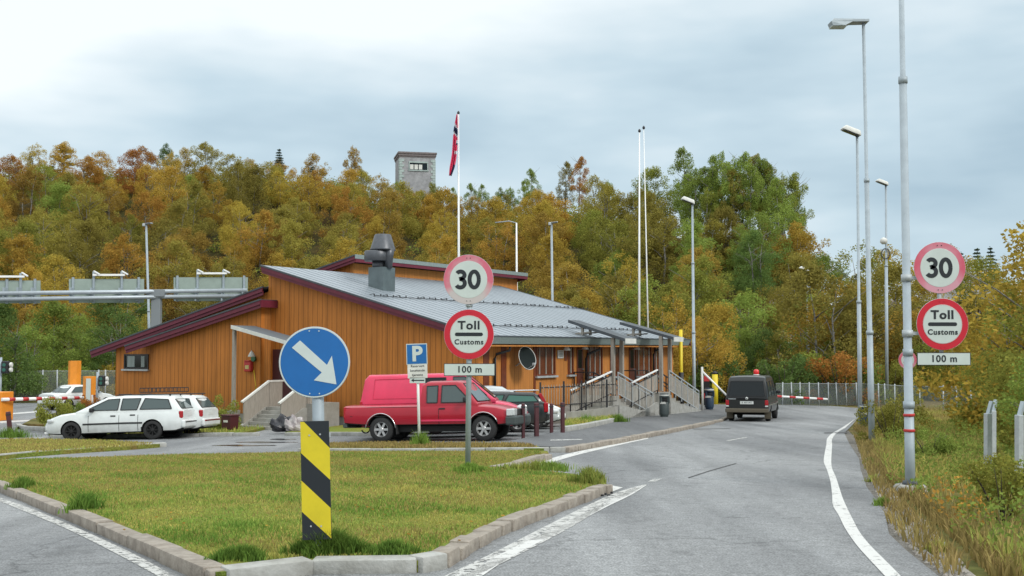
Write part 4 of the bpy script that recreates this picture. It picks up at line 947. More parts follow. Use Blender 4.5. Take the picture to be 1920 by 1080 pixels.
# second small 30 sign, far behind the right column
Y = 44.; c = at(1700, 675, Y); zg = g(c.x, Y)
r0_ = empty('speed_sign', (c.x + .02, Y, zg), 0, 'small far red ringed speed sign partly hidden behind the right column', 'road sign')
MB().tube([(0, 0, -.1), (0, 0, c.z - zg + .2)], .03, 8).build('pole', M['galv'], r0_); d = disc(.36, -.04, .01).build('sign_disc', M['galv_dull'], r0_); d.location = (0, 0, c.z - zg); ring(.36, .25, 0, d, M['s_faded2'], -.052); disc(.255, -.052, .002).build('sign_face', M['s_white'], d); thirty(d, .26, -.056)
# keep right arrow sign with hazard board
B = G(594, 1046, .1); Y = 9.86; B = Vector((at(596, 1020, Y).x, Y, g0(-1.6, Y) + .1)); sc = F / Y
root = empty('keep_right_sign', B, 0, 'round blue arrow sign on a grey tube above a black and yellow striped board', 'road sign')
zc_ = zat(0, 679, Y) - B.z; rr = 66.3 / sc; x0 = at(592, 679, Y).x - B.x
b = MB(); b.tube([(.01, 0, -.2), (0, 0, 1), (x0 + .005, 0, zc_ + .25)], .052, 20); b.build('post', M['galv'], root)
d = disc(rr, -.058, .008, 64).build('sign_disc', M['galv_dull'], root); d.location = (x0, 0, zc_)
ring(rr, rr * .945, 0, d, M['s_white'], -.0665); disc(rr * .95, -.0665, .002, 64).build('sign_face', M['s_blue'], d)
# arrow pointing down right
def to(u, v): return ((u - 592) / sc, (679 - v) / sc)
A = [(550, 652), (565, 638.5), (615.5, 684), (624.5, 667), (633.5, 720), (591.5, 712.5), (606, 698)]
b = MB(); b.prism([(to(u, v)[0], -.0695, to(u, v)[1]) for u, v in A], (0, -.002, 0)); b.build('arrow', M['s_white'], d)
b = MB()
for u, v in ((582, 621), (600, 621), (584, 737), (602, 737)): b.lathe([(.006, 0), (.006, .004)], 8, Matrix.Translation((to(u, v)[0], -.069, to(u, v)[1])) @ Matrix.Rotation(R(90), 4, 'X'))
b.build('rivet', M['s_white'], d)
# striped board
def tb(u, v): return (at(u, v, Y).x - B.x, zat(u, v, Y) - B.z)
q = [tb(566, 789), tb(619, 788), tb(624.5, 1008), tb(570, 1010)]
b = MB(); b.prism([(x, -.075, z) for x, z in q], (0, .012, 0)); hb = b.build('hazard_board', M['s_black'], root)
def tri(P): 
    b = MB(); b.face([(x, -.0765, z) for x, z in [tb(u, v) for u, v in P]]); o = b.build('stripe', M['s_yellow'], hb)
    return o
tri([(566, 790), (573, 790), (621, 838.5), (622, 898), (567.5, 848)]); tri([(568, 899), (622.5, 950), (624, 1007), (569, 957)])
bolts(hb, [tb(583, 815), tb(603, 813), tb(586, 984), tb(605, 984)], -.078, 'galv_dull')
for v in (815, 984): z = tb(596, v)[1]; b = MB(); b.box((0, -.055, z), (.22, .03, .04), bev=.005); b.build('clamp', M['galv_dull'], root)
# parking sign
B = G(787, 835, .1); Y = B.y; sc = F / Y
root = empty('parking_sign', B, 0, 'blue P parking sign with two white plates on a leaning white pole', 'road sign')
lean = (at(781, 700, Y).x - at(787, 700, Y).x)
zt = zat(0, 648, Y) - B.z; b = MB(); b.tube([(0, 0, -.2), (lean, 0, zt)], .035, 10); b.build('pole', M['white'], root)
zc = zat(0, 664, Y) - B.z; w2 = 39 / sc
b = MB(); b.box((lean, -.05, zc), (w2, .008, w2), bev=.003, ry=-.03); p = b.build('parking_plate', M['s_white'], root)
MB().box((lean, -.0555, zc), (w2 * .93, .002, w2 * .92), ry=-.03).build('blue_face', M['s_blue'], p); text('P', w2 * .98, M['s_white'], p, (lean + .005, -.06, zc - .005), bold=.02, rot=(R(90), R(-2), 0))
zc2 = zat(0, 696, Y) - B.z; b = MB(); b.box((lean + .02, -.05, zc2), (w2 * .95, .008, 26 / sc), bev=.003, ry=-.03); p = b.build('text_plate', M['offwhite'], root)
for k, s_ in enumerate(['Reservert', 'besøkende', 'tjeneste']): text(s_, .085, M['s_black'], p, (lean + .02, -.057, zc2 + .13 - k * .11), rot=(R(90), R(-2), 0))
zc3 = zat(0, 713, Y) - B.z; b = MB(); b.box((lean + .02, -.05, zc3), (29 / sc, .008, 10.5 / sc), bev=.002); p = b.build('arrow_plate', M['s_white'], root)
b = MB(); b.prism([(lean + x, -.056, zc3 + z) for x, z in ((-.14, 0), (-.07, .045), (-.07, .014), (.19, .014), (.19, -.014), (-.07, -.014), (-.07, -.045))], (0, -.002, 0)); b.build('arrow', M['s_black'], p)
# ------------------------------------------------------------------ flagpoles and flag
def flagpole(ub, ut, vt, Y, lab, r=.09, top='ball'):
    Bp = Vector((at(ub, 720, Y).x, Y, g(at(ub, 720, Y).x, Y))); T = at(ut, vt, Y); o = T - Bp
    root = empty('flagpole', Bp, 0, lab, 'flagpole', 'white flagpoles behind the customs building')
    b = MB(); b.tube([(0, 0, -.3), tuple(o * .5), tuple(o)], [r, r * .8, r * .45], 12); b.build('pole', M['white'], root)
    b = MB(); b.lathe([(.02, .2), (.07, .14), (.09, .05), (.03, -.02)], 10, Matrix.Translation(o)); b.build('finial', M['blackmetal'], root)
    return root, Bp, o
fp, Bp, o = flagpole(861, 859.5, 214, 68, 'white flagpole flying a drooping red flag with a blue and white cross')
flagpole(1198, 1199, 248, 66, 'left of the two bare white flagpoles beyond the roof', .078); flagpole(1218, 1207, 242, 67.5, 'thinner leaning bare flagpole, right of the two beyond the roof', .05)
# drooping flag, folded cloth hanging along the pole
fl = empty('flag', (Bp.x + o.x, Bp.y - .15, Bp.z + o.z), 0, 'drooping red flag with blue and white cross hanging on the tall white flagpole', 'flag')
edge = [(858, 216, 856), (858.5, 240, 851), (858, 262, 849.5), (857, 285, 848), (855, 300, 846), (852, 314, 843.5), (846, 330, 842.5)]
def flagmesh():
    n = 40; mcols = 9; b = bmesh.new(); T = at(859.5, 214, 68); grid = []
    for i in range(n + 1):
        v = 216 + (330 - 216) * i / n; ur = np.interp(v, [e[1] for e in edge], [e[0] for e in edge]); ul = np.interp(v, [e[1] for e in edge], [e[2] for e in edge])
        row = []
        for j in range(mcols + 1):
            u = ul + (ur - ul) * j / mcols; p = at(u, v, 68); row.append(b.verts.new((p.x - T.x, .22 * math.sin(j * 1.9 + i * .07), p.z - T.z)))
        grid.append(row)
    for i in range(n):
        for j in range(mcols):
            f = b.faces.new((grid[i][j], grid[i][j + 1], grid[i + 1][j + 1], grid[i + 1][j])); f.smooth = True
            t = i / n; s = j / mcols + (t - .5) * .25
            dv = abs(t - .22 - .08 * s); dv2 = abs(t - .52 + .25 * (s - .5)) ; k = 0
            if dv < .085: k = 1
            if dv < .045: k = 2
            if .42 < t < .64 and s > .55: k = 1 if (t < .47 or t > .58) else k
            if .46 < t < .5 and s > .75: k = 2
            if t > .80 and s > .72: k = 2
            f.material_index = k
    me = bpy.data.meshes.new('cloth'); b.to_mesh(me); b.free(); return me
o_ = link('cloth', flagmesh(), [mat('flag red', (.75, .05, .13), .8), mat('flag white', (.7, .68, .72), .8), mat('flag blue', (.01, .015, .06), .8)], fl)
s_ = o_.modifiers.new('thick', 'SOLIDIFY'); s_.thickness = .02
# ------------------------------------------------------------------ sign gantry (signs seen from behind)
def pt(u, v): Y = 71 + 8 * (u + 60) / 520; return at(u, v, Y)
A, E = pt(-60, 556), pt(462, 549)
gt = empty('sign_gantry', (pt(295, 560).x, pt(295, 560).y, 0), 0, 'silver overhead gantry with three bare sign backs spanning behind the building', 'sign gantry')
gl = Vector(gt.location)
def L(p): return Vector(p) - gl
b = MB(); b.tube([L(A) + Vector((0, 0, .17)), L(E) + Vector((0, 0, .17))], .14, 12); b.tube([L(A) - Vector((0, 0, .2)), L(E) - Vector((0, 0, .2))], .14, 12); b.build('beam', M['beam'], gt)
c = L(pt(294, 550)); b = MB(); b.box((c.x, c.y, (c.z - .3) / 2), (.62, .5, c.z - .3), bev=.03); b.box((c.x, c.y - .05, c.z), (1.15, .7, .5), bev=.04); b.build('column', mat('grey gantry column', (.2, .22, .23), .6), gt)
for (u0, u1, v0, v1, brs, top) in ((-60, 69, 525, 568, (7, 33, 60), (-60, 43)), (123, 265, 522, 567, (132, 171, 224, 256), (171, 232)), (321, 461, 519, 564, (329, 367, 416, 455), (367, 424))):
    P = [L(pt(u0, v0)), L(pt(u1, v0)), L(pt(u1, v1)), L(pt(u0, v1))]; P = [p + Vector((0, .55, 0)) for p in P]
    b = MB(); b.prism(P, (0, .05, 0)); sp_ = b.build('sign_panel', M['sign_back'], gt)
    for u in brs:
        hi_ = u in (171, 224, 367, 416, 33) ; p0 = L(pt(u, v1 + 1)); p1 = L(pt(u, (v0 - 14) if hi_ else v0 - 3))
        b = MB(); b.bar(p0 + Vector((0, .46, 0)), p1 + Vector((0, .46, 0)), .13); m0 = L(pt(u, 552)); b.box(m0 + Vector((0, .2, 0)), (.1, .6, .9)); b.build('strut', M['galv'], sp_)
    p0, p1 = L(pt(top[0], v0 - 7)), L(pt(top[1], v0 - 7)); b = MB(); b.bar(p0 + Vector((0, .25, 0)), p1 + Vector((0, .25, 0)), .11, .13)
    for u in (top[0], top[1] - 8): p = L(pt(u, v0 - 9)); b.bar(p + Vector((0, .46, .2)), p + Vector((.5, .2, -.05)), .08)
    b.build('light_rail', M['white'], sp_)
# ------------------------------------------------------------------ bins, bollards, barriers, cabinets
def bin_(u, v, vt, wpx, col, lab):
    B = G(u, v, .1); sc = F / B.y; H = (v - vt) / sc; r = wpx / sc / 2; root = empty('litter_bin', B, R(-25), lab, 'litter bin', 'round litter bins by the road')
    b = MB(); b.lathe([(r * .82, 0), (r * .84, .08), (r * .98, .1), (r, .14), (r, H * .62), (r * .97, H * .63)], 22); b.build('bin_body', M[col], root, smooth=35)
    b = MB(); b.lathe([(r * 1.02, H * .84), (r * 1.03, H * .93), (r * .9, H)], 22)
    for q in (0, 2.1, 4.2): b.box((r * .93 * math.cos(q), r * .93 * math.sin(q), H * .73), (.1, .1, H * .26), rz=q)
    b.build('lid', M[col], root, smooth=35); MB().lathe([(r * .8, H * .6), (r * .8, H * .84)], 16).build('liner', M['dark'], root)
    b = MB(); b.lathe([(r * 1.035, H * .905), (r * 1.035, H * .955)], 22, cap=False); b.build('rim_band', M['offwhite'], root)
    MB().box((0, -r * .99, H * .60), (r * 1.2, .02, H * .09), bev=.004).build('label_plate', M['offwhite'], root)
    return root
M['bin_grey'] = mat('grey green bin', (.05, .065, .065), .5); M['bin_blue'] = mat('navy bin', (.015, .035, .065), .45)
bin_(1245.5, 781.5, 738, 18, 'bin_grey', 'grey green litter bin on the pavement between the two porches')
bin_(1330, 767.5, 728, 17, 'bin_blue', 'navy litter bin beyond the far porch, left of the black van')
bin_(1622, 799, 759, 18, 'bin_blue', 'navy litter bin behind the two lamp posts on the right verge')
def bollard(u, v, vt, lab, w=7, lean=0, dz=.1):
    B = G(u, v, dz); sc = F / B.y; H = (v - vt) / sc; root = empty('bollard', B, .3, lab, 'bollard', 'dark red wooden bollards'); root.rotation_euler = (0, lean, .3)
    MB().box((0, 0, H / 2 - .05), (w / sc, w / sc, H + .1), bev=.02).build('post', M['post'], root); MB().box((0, 0, H - .1), (w / sc + .012, w / sc + .012, .05), bev=.004).build('band', M['blackmetal'], root)
bollard(1006, 818, 756, 'dark red bollard in front of the black estate car tail light', 8); bollard(1055, 811, 755, 'dark red bollard at the kerb end, rightmost by the parked cars', 7)
bollard(1034, 806, 757, 'dark red bollard in front of the white car bonnet', 6); bollard(981, 818, 757, 'dark red bollard beside the black estate car side window', 6)
bollard(20, 818, 772, 'dark red post leaning left at the edge of the left strip', 8, -.12)
# left toll point
def cabinet(u0, u1, v0, v1, m, lab, depth=.9, Yf=None):
    B = G((u0 + u1) / 2, v1) if Yf is None else Vector((at((u0 + u1) / 2, v1, Yf).x, Yf, g0(-20, Yf))); sc = F / B.y; root = empty('barrier_cabinet', B, R(-14), lab, 'cabinet')
    H = (v1 - v0) / sc; W = (u1 - u0) / sc; b = MB(); b.box((0, 0, H / 2), (W, depth, H), bev=.03); b.build('housing', M[m], root); return root, B, W, H
r0_, B, W, H = cabinet(-14, 15, 735, 788, 'orange_cab', 'orange barrier cabinet at the left edge holding the striped boom')
MB().box((0, -.46, H * .55), (W * .8, .02, H * .7), bev=.005).build('panel', M['amber_cab'], r0_)
def boom(P0, P1, n, lab, r=.06, rz=0, red0=0, arm='white'):
    root = empty('barrier_boom', P0, 0, lab, 'barrier boom'); v = P1 - P0
    MB().tube([(0, 0, 0), v], r, 10).build('arm', M[arm], root)
    for i in range(n):
        t0 = (i + .5 + red0) / (n + .3); MB().tube([v * t0, v * min(1, t0 + .42 / n)], r * 1.06, 10).build('red_band', M['red_paint'], root)
    return root
P0 = Vector((B.x + .3, B.y - .55, zat(5, 749, B.y - .5))); P1 = at(156, 746, 58.5); boom(P0, P1, 6, 'red and white barrier boom across the left lane by the white saloon', .085)
B = G(138, 766); Bz = g0(B.x, B.y); 
def pylon(u0, u1, v0, v1, m, lab, top):
    B = G((u0 + u1) / 2, v1 + 4); sc = F / B.y; H = (v1 - v0) / sc; W = (u1 - u0) / sc
    root = empty('toll_pylon', B, 0, lab, 'pylon', 'orange toll pylons')
    b = MB(); hx = [(W / 2 * math.cos(R(60 * k + 10)), W / 2 * math.sin(R(60 * k + 10))) for k in range(6)]
    b.prism([(x, y, .9) for x, y in hx], (0, 0, H - .9)); b.build('shaft', M[m], root)
    b = MB()
    for k in (0, 2, 4):
        (xa, ya), (xb, yb) = hx[k], hx[k + 1]; b.prism([(xa, ya, .9), (xb, yb, .9), (xb * 1.25, yb * 1.25, .12), (xa * 1.25, ya * 1.25, .12)], (-(ya + yb) * .02 - .02, (xa + xb) * .02, 0))
    b.build('foot_panel', M[m], root); MB().box((0, 0, .08), (W * 1.8, W * 1.5, .3), bev=.03).build('base', M['concrete'], root)
    if top: MB().box((W * .12, -W * .52, H * .55), (W * .38, .03, H * .78)).build('light_strip', M['s_white'], root)
    return root
pylon(127, 150, 673, 762, 'orange_cab', 'taller six sided orange pylon in front of the white saloon', False)
pylon(155, 178, 702, 766, 'orange_cab', 'shorter orange pylon with a white strip, right of the taller one', True)
def traffic_light(u, v0, v1, Y, lab, side=1):
    B = Vector((at(u, 700, Y).x, Y, g0(-20, Y))); root = empty('traffic_light', B, 0, lab, 'traffic light', 'traffic lights at the toll point')
    zt = zat(u, v0, Y) - B.z; zl = zat(u, v1, Y) - B.z; MB().tube([(0, 0, 0), (0, 0, zt + .2)], .07, 10).build('pole', M['galv'], root)
    h = MB().box((side * .3, -.1, (zt + zl) / 2), (.36, .3, zt - zl), bev=.05).build('lamp_housing', M['black'], root)
    for k in (0, 1): MB().lathe([(.09, 0), (.1, .03)], 14, Matrix.Translation((side * .3, -.26, zl + (zt - zl) * (.3 + .4 * k))) @ Matrix.Rotation(R(90), 4, 'X')).build('lens', M['glass_green'], h)
    for k in (0, 1): MB().lathe([(.1, 0), (.13, .05), (.12, .14)], 12, Matrix.Translation((side * .3 + .22, -.1, zl + (zt - zl) * (.3 + .4 * k))) @ Matrix.Rotation(R(90), 4, 'Y')).build('visor', M['offwhite'], h)
traffic_light(1, 677, 700, 60, 'black traffic light head on a pole at the left edge'); traffic_light(183, 704, 724, 66, 'black traffic light head on a pole right of the orange pylons')
# kerbed nose of the toll island with bush
tag(sheet('toll_island', px([(32, 806), (42, 800), (80, 801), (172, 806), (172, 768), (110, 776), (60, 790)]), M['rough_ground'], .12, 2, thick=.15), kind='structure')
kerb(px([(172, 807), (80, 804), (40, 802), (32, 797)], .1)[::-1], M['concrete_kerb'], sl=1.5, w=.2, h=.17, jit=.01)
# far side: raised white boom, yellow cylinder, yellow post, red green notice, right barrier
Y = 57.; B = at(1317, 759, Y); P1 = at(1362, 741, Y - .4); root = empty('raised_boom', (B.x, Y, g0(B.x, Y)), 0, 'thin white pole with a sloping white bar behind the navy litter bin', 'barrier boom'); zz = zat(0, 688, Y) - root.location.z
MB().tube([(0, 0, 0), (0, 0, zz)], .06, 8).build('pole', M['offwhite'], root); MB().tube([(0, 0, zz - .22), P1 - root.location], .05, 8).build('arm', M['white'], root)
B = G(1341, 758); root = empty('yellow_cylinder', B, 0, 'fat yellow cylinder with a black cap left of the black van', 'bollard'); sc = F / B.y
H = (758 - 699) / sc; b = MB(); b.lathe([(.17, 0), (.17, H * .95)], 20); b.build('shaft', M['yellow'], root); MB().lathe([(.175, H * .95), (.175, H), (.06, H * 1.05)], 18).build('cap', M['black'], root)
Y = 57; B = Vector((at(1277, 700, Y).x, Y, g0(8, Y))); root = empty('yellow_post', B, 0, 'slim tall yellow post at the far corner of the building', 'post')
MB().lathe([(.09, -.1), (.09, zat(0, 618, Y) - B.z)], 12).build('shaft', M['yellow'], root); MB().lathe([(.13, 0), (.13, zat(0, 698, Y) - B.z)], 12).build('base_sleeve', M['black'], root)
Y = 60; B = Vector((at(1325, 740, Y).x, Y, g0(8, Y))); root = empty('striped_notice', B, 0, 'dark notice board with red squares behind the navy litter bin', 'sign')
zz0, zz1 = zat(0, 760, Y) - B.z, zat(0, 706, Y) - B.z; MB().box((0, 0, (zz0 + zz1) / 2), (.32, .05, zz1 - zz0)).build('board', M['dark'], root)
for v in (710, 742): z = zat(0, v, Y) - B.z; MB().box((0, -.028, z), (.3, .01, .28)).build('red_panel', M['red_paint'], root)
Pa, Pb = at(1440, 742, 60.5), at(1551, 748.5, 62); boom(Pa, Pb, 4, 'red and white barrier boom across the road right of the black van', .06)
B = Vector((Pa.x - .2, Pa.y + .1, g0(Pa.x, 60.5))); root = empty('boom_stand', B, 0, 'pale stand holding the right barrier boom behind the black van', 'stand'); MB().box((0, .1, .6), (.4, .4, 1.2), bev=.04).build('housing', M['offwhite'], root); MB().lathe([(.15, 0), (.2, 1.0)], 8, Matrix.Translation((.3, 0, .25))).build('sleeve', M['galv'], root)
# red bin left of gable steps, bags right of them
B = G(431, 806, .1); root = empty('red_bin', B, TH, 'dark red grit bin at the foot of the gable steps', 'bin'); MB().box((0, 0, .27), (.46, .4, .5), bev=.03, taper=(1.1, 1.1)).build('bin_body', M['door_red'], root); MB().box((0, 0, .545), (.56, .48, .05), bev=.02).build('lid', M['door_red'], root); MB().box((0, -.222, .33), (.22, .01, .08)).build('label_plate', M['offwhite'], root)
def bag(u, v, m, lab, s, w=1):
    B = G(u, v, .1); root = empty('rubbish_bag', B, .4, lab, 'rubbish bag', 'rubbish bags beside the gable steps'); b = bmesh.new(); bmesh.ops.create_icosphere(b, subdivisions=4, radius=1); r = random.Random(int(u))
    for v_ in b.verts:
        c = v_.co; k = 1 + .13 * math.sin(7 * c.x + 3 * c.z) + .1 * math.sin(9 * c.y + 5 * c.x) + .07 * math.sin(17 * c.z + 11 * c.x); v_.co = Vector((c.x * s * k * w, c.y * s * .7 * k, max(-.02, (c.z + .55) * s * .75 * k * (1.25 if c.z > .5 else 1))))
    me = bpy.data.meshes.new('sack'); b.to_mesh(me); b.free(); link('sack', me, M[m], root)
    for p in me.polygons: p.use_smooth = True
    MB().lathe([(.03, s * .95), (.07, s * 1.12), (.02, s * 1.15)], 8).build('knot', M[m], root)
M['bag_dark'] = mat('dark plastic sack', (.02, .02, .025), .3, bump=.6, bscale=9); M['bag_white'] = mat('white plastic sack', (.5, .48, .46), .35, col2=(.16, .12, .13), vscale=5, bump=.6, bscale=9)
bag(532, 808, 'bag_dark', 'dark rubbish sack, left one beside the steps', .35, 1.3); bag(552, 808, 'bag_white', 'pale printed rubbish sack, right one beside the steps', .33)
# ------------------------------------------------------------------ facade porches, ramp, railings
def B2(x, y): p = wld(x, y, 0); return g0(p.x, p.y)
def porch(uc0, vc0, uc1, vc1, up0, up1, ust0, ust1, lab, labs, labr):
    # canopy: outer end x = xo; inner end near the facade
    xo = 2.5
    y1, z1 = fac(uc1, vc1, xo); y1b, _ = fac(uc1 + 17, vc1 + 3, xo); xi = -.3
    yi, z0 = fac(uc0, vc0, xi)
    cw = max(1.0, y1b - y1); yc = y1
    root = empty('porch_canopy', wld(xo / 2, yc, 0), TH, lab, 'canopy', 'dark sloping canopies over the facade doors')
    ox = xo / 2; sl_ = (z0 - z1) / (xo - xi)
    # clip so that it clears the roof
    b = MB(); b.prism([(xi - ox, 0, z0), (xo - ox, 0, z1), (xo - ox, 0, z1 - .13), (xi - ox, 0, z0 - .13)], (0, cw, 0)); b.build('canopy_roof', M['roof_dark'], root)
    b = MB(); b.box((xo - ox + .02, cw / 2, z1 - .1), (.04, cw, .22)); b.build('canopy_fascia', M['offwhite'], root)
    b = MB()
    for yy in (.15, cw - .15):
        b.bar((.35 - ox, yy, zroof(.35) + .05), (.35 - ox, yy, z0 - sl_ * (.35 - xi) - .1), .1); b.bar((xi + .3 - ox, yy, zroof(xi + .3) + .02), (.75 - ox, yy, zroof(.75) + .28), .06)
    b.build('canopy_support', M['timber'], root)
    for k, up in enumerate((up0, up1)):
        xp = 1.82
        yp = fac(up, 680, xp)[0]; b = MB(); gz = 1.1; b.box((xp - ox, yp - yc, (z1 + gz) / 2 + .1), (.15, .15, z1 - gz - .2 + .1)); b.build('canopy_post', M['timber'], root)
    # ramp up along the facade, a landing at the door, steep flight down again
    xo2 = 2.0; Y0, Yp0, Yp1, Y1 = [fac(u_, 700, xo2)[0] for u_ in ust0]; zp_ = 1.2
    gz = B2(xo2, Yp0); st = empty('entrance_ramp', wld(0, Yp0, gz), TH, labs, 'ramp', 'concrete entrance ramps along the facade')
    H = zp_ - gz; a0 = Y0 - Yp0; p1 = Yp1 - Yp0; e1_ = Y1 - Yp0; xi_ = .75; hs0 = max(.1, H + a0 * .19)
    MB().box((xo2 / 2 + .1, p1 / 2, H / 2 - .1), (xo2 - .2, p1, H + .2)).build('platform', M['concrete'], st)
    b = MB(); b.prism([(xi_, a0, -.1), (xi_, 0, -.1), (xi_, 0, H - .002), (xi_, a0, hs0)], (xo2 - xi_ - .17, 0, 0)); b.build('ramp', M['concrete'], st)
    n = 7; L2 = e1_ - p1
    for i in range(n - 1):
        h = H * (1 - (i + 1) / n); MB().box(((xi_ + xo2 - .17) / 2, p1 + (i + .5) * L2 / n, h / 2 - .05), (xo2 - .17 - xi_, L2 / n - .002, h + .1)).build('step', M['concrete'], st)
    b = MB(); b.prism([(xo2 - .16, a0, -.2), (xo2 - .16, e1_ + .15, -.2), (xo2 - .16, e1_ + .15, .12), (xo2 - .16, p1 + .1, H * .62), (xo2 - .16, -.1, H * .62), (xo2 - .16, a0, max(.05, hs0 - .45))], (.16, 0, 0)); b.build('side_wall', M['concrete_kerb'], st)
    def rails(x, y0, z0, y1, z1, n_, nm, top, mt, tw=.055):
        b = MB(); b.bar((x, y0, z0), (x, y1, z1), .075 if top else .05, tw); b.build('handrail', M['white' if top else 'galv_dull'], st)
        b = MB(); b.bar((x, y0, z0 - .16), (x, y1, z1 - .16), .035); b.bar((x, y0, z0 - .92), (x, y1, z1 - .92), .035)
        for i in range(n_ + 1): t = i / n_; b.bar((x, y0 + (y1 - y0) * t, z0 + (z1 - z0) * t - 1.08), (x, y0 + (y1 - y0) * t, z0 + (z1 - z0) * t), .04)
        rb = b.build('railing', M[mt], st); b = MB(); k = int(abs(y1 - y0) / .13)
        for i in range(k):
            t = (i + .5) / k
            b.box((x, y0 + (y1 - y0) * t, z0 + (z1 - z0) * t - .54), (.014, .085, .76))
        b.build('slat_infill', M['slat'], rb)
    rails(xo2 - .06, a0, hs0 + 1.03, 0, H + 1.05, 4, 'a', True, 'blackmetal'); rails(xo2 - .06, p1, H + 1.0, e1_, 1.05, 5, 'b', False, 'galv_dull')
    b = MB(); b.bar((xi_, p1, H + .98), (xi_, e1_ + .2, 1.0), .05); b.bar((xi_, p1, H + .8), (xi_, e1_ + .2, .82), .035); b.bar((1.35, p1, H + .98), (1.35, e1_ + .25, .98), .045)
    for t in (0, .25, .5, .75, 1):
        for x in (xi_, 1.35): yy = p1 + (e1_ + .2 - p1) * t; b.bar((x, yy, H * (1 - t) - .02), (x, yy, (H + .98) * (1 - t) + 1.0 * t), .045)
    b.build('inner_rail', M['blackmetal'], st)
    b = MB(); b.bar((.8, p1 - .03, H + 1.0), (.8, -.0, H + 1.0), .04)
    for x in (.1, .8): b.bar((x, .02, H), (x, .02, H + 1.0), .05)
    b.bar((.1, .02, H + 1.0), (.8, .02, H + 1.0), .05); b.build('landing_rail', M['blackmetal'], st)
    return st
M['slat'] = mat('grey weathered slats', (.36, .34, .30), .8, var=.15, vscale=6)
porch(1073, 600, 1172, 635, 1149.5, 1166, (1072, 1149, 1161, 1226), 0, 'dark sloping canopy over the nearer facade door on two timber posts', 'nearer concrete entrance ramp with slatted railing left of the grey green bin', '')
porch(1172, 604, 1263, 632, 1239.5, 1256, (1186, 1235, 1257, 1312), 0, 'dark sloping canopy over the farther facade door on two timber posts', 'farther concrete entrance ramp with slatted railing beside the navy bin', '')
# black railing on the retaining wall in front of the facade
Pa = G(1062, 799, 0); Pb = G(1156, 790, 0)
def zp2(u, v, P): return zat(u, v, P.y)
Pl = at(1013, 740, Pa.y + .4); Pr = Vector((Pb.x, Pb.y, 0)); Pl = Vector((Pl.x, Pl.y, 0))
root = empty('retaining_wall', (Pa.x, Pa.y, 0), 0, 'low concrete retaining wall below the black railing left of the nearer steps', 'wall'); O2 = Vector(root.location)
zt = zat(0, 762, Pb.y); z1_ = zat(0, 768, Pa.y)
b = MB(); b.prism([Vector((Pa.x, Pa.y, -.3)) - O2, Vector((Pb.x, Pb.y, -.3)) - O2, Vector((Pb.x, Pb.y, zt)) - O2, Vector(((Pa.x * .55 + Pb.x * .45), (Pa.y * .55 + Pb.y * .45), zt)) - O2, Vector((Pa.x, Pa.y, z1_ - .1)) - O2], (.1, .35, 0)); b.build('wall_body', M['concrete'], root)
fr = empty('iron_railing', Pl, 0, 'black iron railing with arrow head tops in front of the first facade window', 'railing')
dv = Pr - Pl; z_hi = zat(0, 719, (Pl.y + Pr.y) / 2); z_lo = zat(0, 762, (Pl.y + Pr.y) / 2); n = 30
b = MB(); b.bar((0, 0, z_hi - .1), dv + Vector((0, 0, z_hi - .1)), .04)
b.bar((0, 0, z_lo + .12), dv + Vector((0, 0, z_lo + .12)), .03); b.build('rail', M['blackmetal'], fr)
for u in (1013, 1060, 1097.5, 1107, 1154.5):
    t = (at(u, 700, Pl.y).x - Pl.x) / (Pr.x - Pl.x); p = dv * t; MB().bar(p + Vector((0, 0, z_lo - .3)), p + Vector((0, 0, z_hi + .12)), .07).build('post', M['blackmetal'], fr)
b = MB()
for i in range(n + 1):
    p = dv * (i / n); b.bar(p + Vector((0, 0, z_lo + .1)), p + Vector((0, 0, z_hi)), .022)
    if i % 2: b.box(p + Vector((0, 0, z_hi - .1)), (.07, .05, .07))
b.build('baluster', M['blackmetal'] if False else M['timber'], fr)
# grass bank, white kerb in front
bank = px([(1060, 806), (1100, 800), (1158, 788), (1156, 784), (1062, 792), (1052, 797)], .1)
tag(sheet('grass_bank', bank, M['turf'], .1, 1, thick=.15), kind='structure')
kerb(px([(1060, 809), (1105, 802), (1158, 789)], .1), M['concrete_kerb'], sl=2, w=.25, h=.25, jit=.01)
a = blades('grass', scatter(px([(1058, 805), (1158, 790), (1156, 786), (1060, 795)], .1), 1800, .1, 61), .22, M['blade'], 61, .02, .6); tag(a, 'grass bank below the concrete retaining wall', 'grass', kind='stuff')
tuft(1158, 791, .5, .5, 500, .3, M['blade_green'], 'green tuft at the end of the white kerb by the nearer steps')
tuft(1100, 796, .5, .4, 400, .35, M['blade_green'], 'green tuft in front of the retaining wall')
# ------------------------------------------------------------------ vehicles
def interp(T, x): return float(np.interp(x, [t[0] for t in T], [t[1] for t in T]))
def car_paint(name, c, rough=.3, dirt=.25):
    m = mat(name, c, rough, 0, var=dirt * .4, vscale=1.5, coat=.3, spec=.4); t, n, l, p = nodes(m)
    src = p.inputs['Base Color'].links[0].from_socket; g_ = n('ShaderNodeTexCoord'); s_ = n('ShaderNodeSeparateXYZ'); l(g_.outputs['Object'], s_.inputs[0])
    q = n('ShaderNodeTexNoise'); q.inputs['Scale'].default_value = 5; q.inputs['Detail'].default_value = 8; l(g_.outputs['Object'], q.inputs['Vector'])
    a = n('ShaderNodeMapRange'); a.inputs['From Min'].default_value = .62; a.inputs['From Max'].default_value = .2; a.inputs['To Max'].default_value = .75; l(s_.outputs[2], a.inputs[0])
    k = n('ShaderNodeMath'); k.operation = 'MULTIPLY'; l(a.outputs[0], k.inputs[0]); l(q.outputs[0], k.inputs[1])
    x = n('ShaderNodeMix'); x.data_type = 'RGBA'; l(k.outputs[0], x.inputs[0]); l(src, x.inputs[6]); x.inputs[7].default_value = (.13, .115, .09, 1); l(x.outputs[2], p.inputs['Base Color']); return m
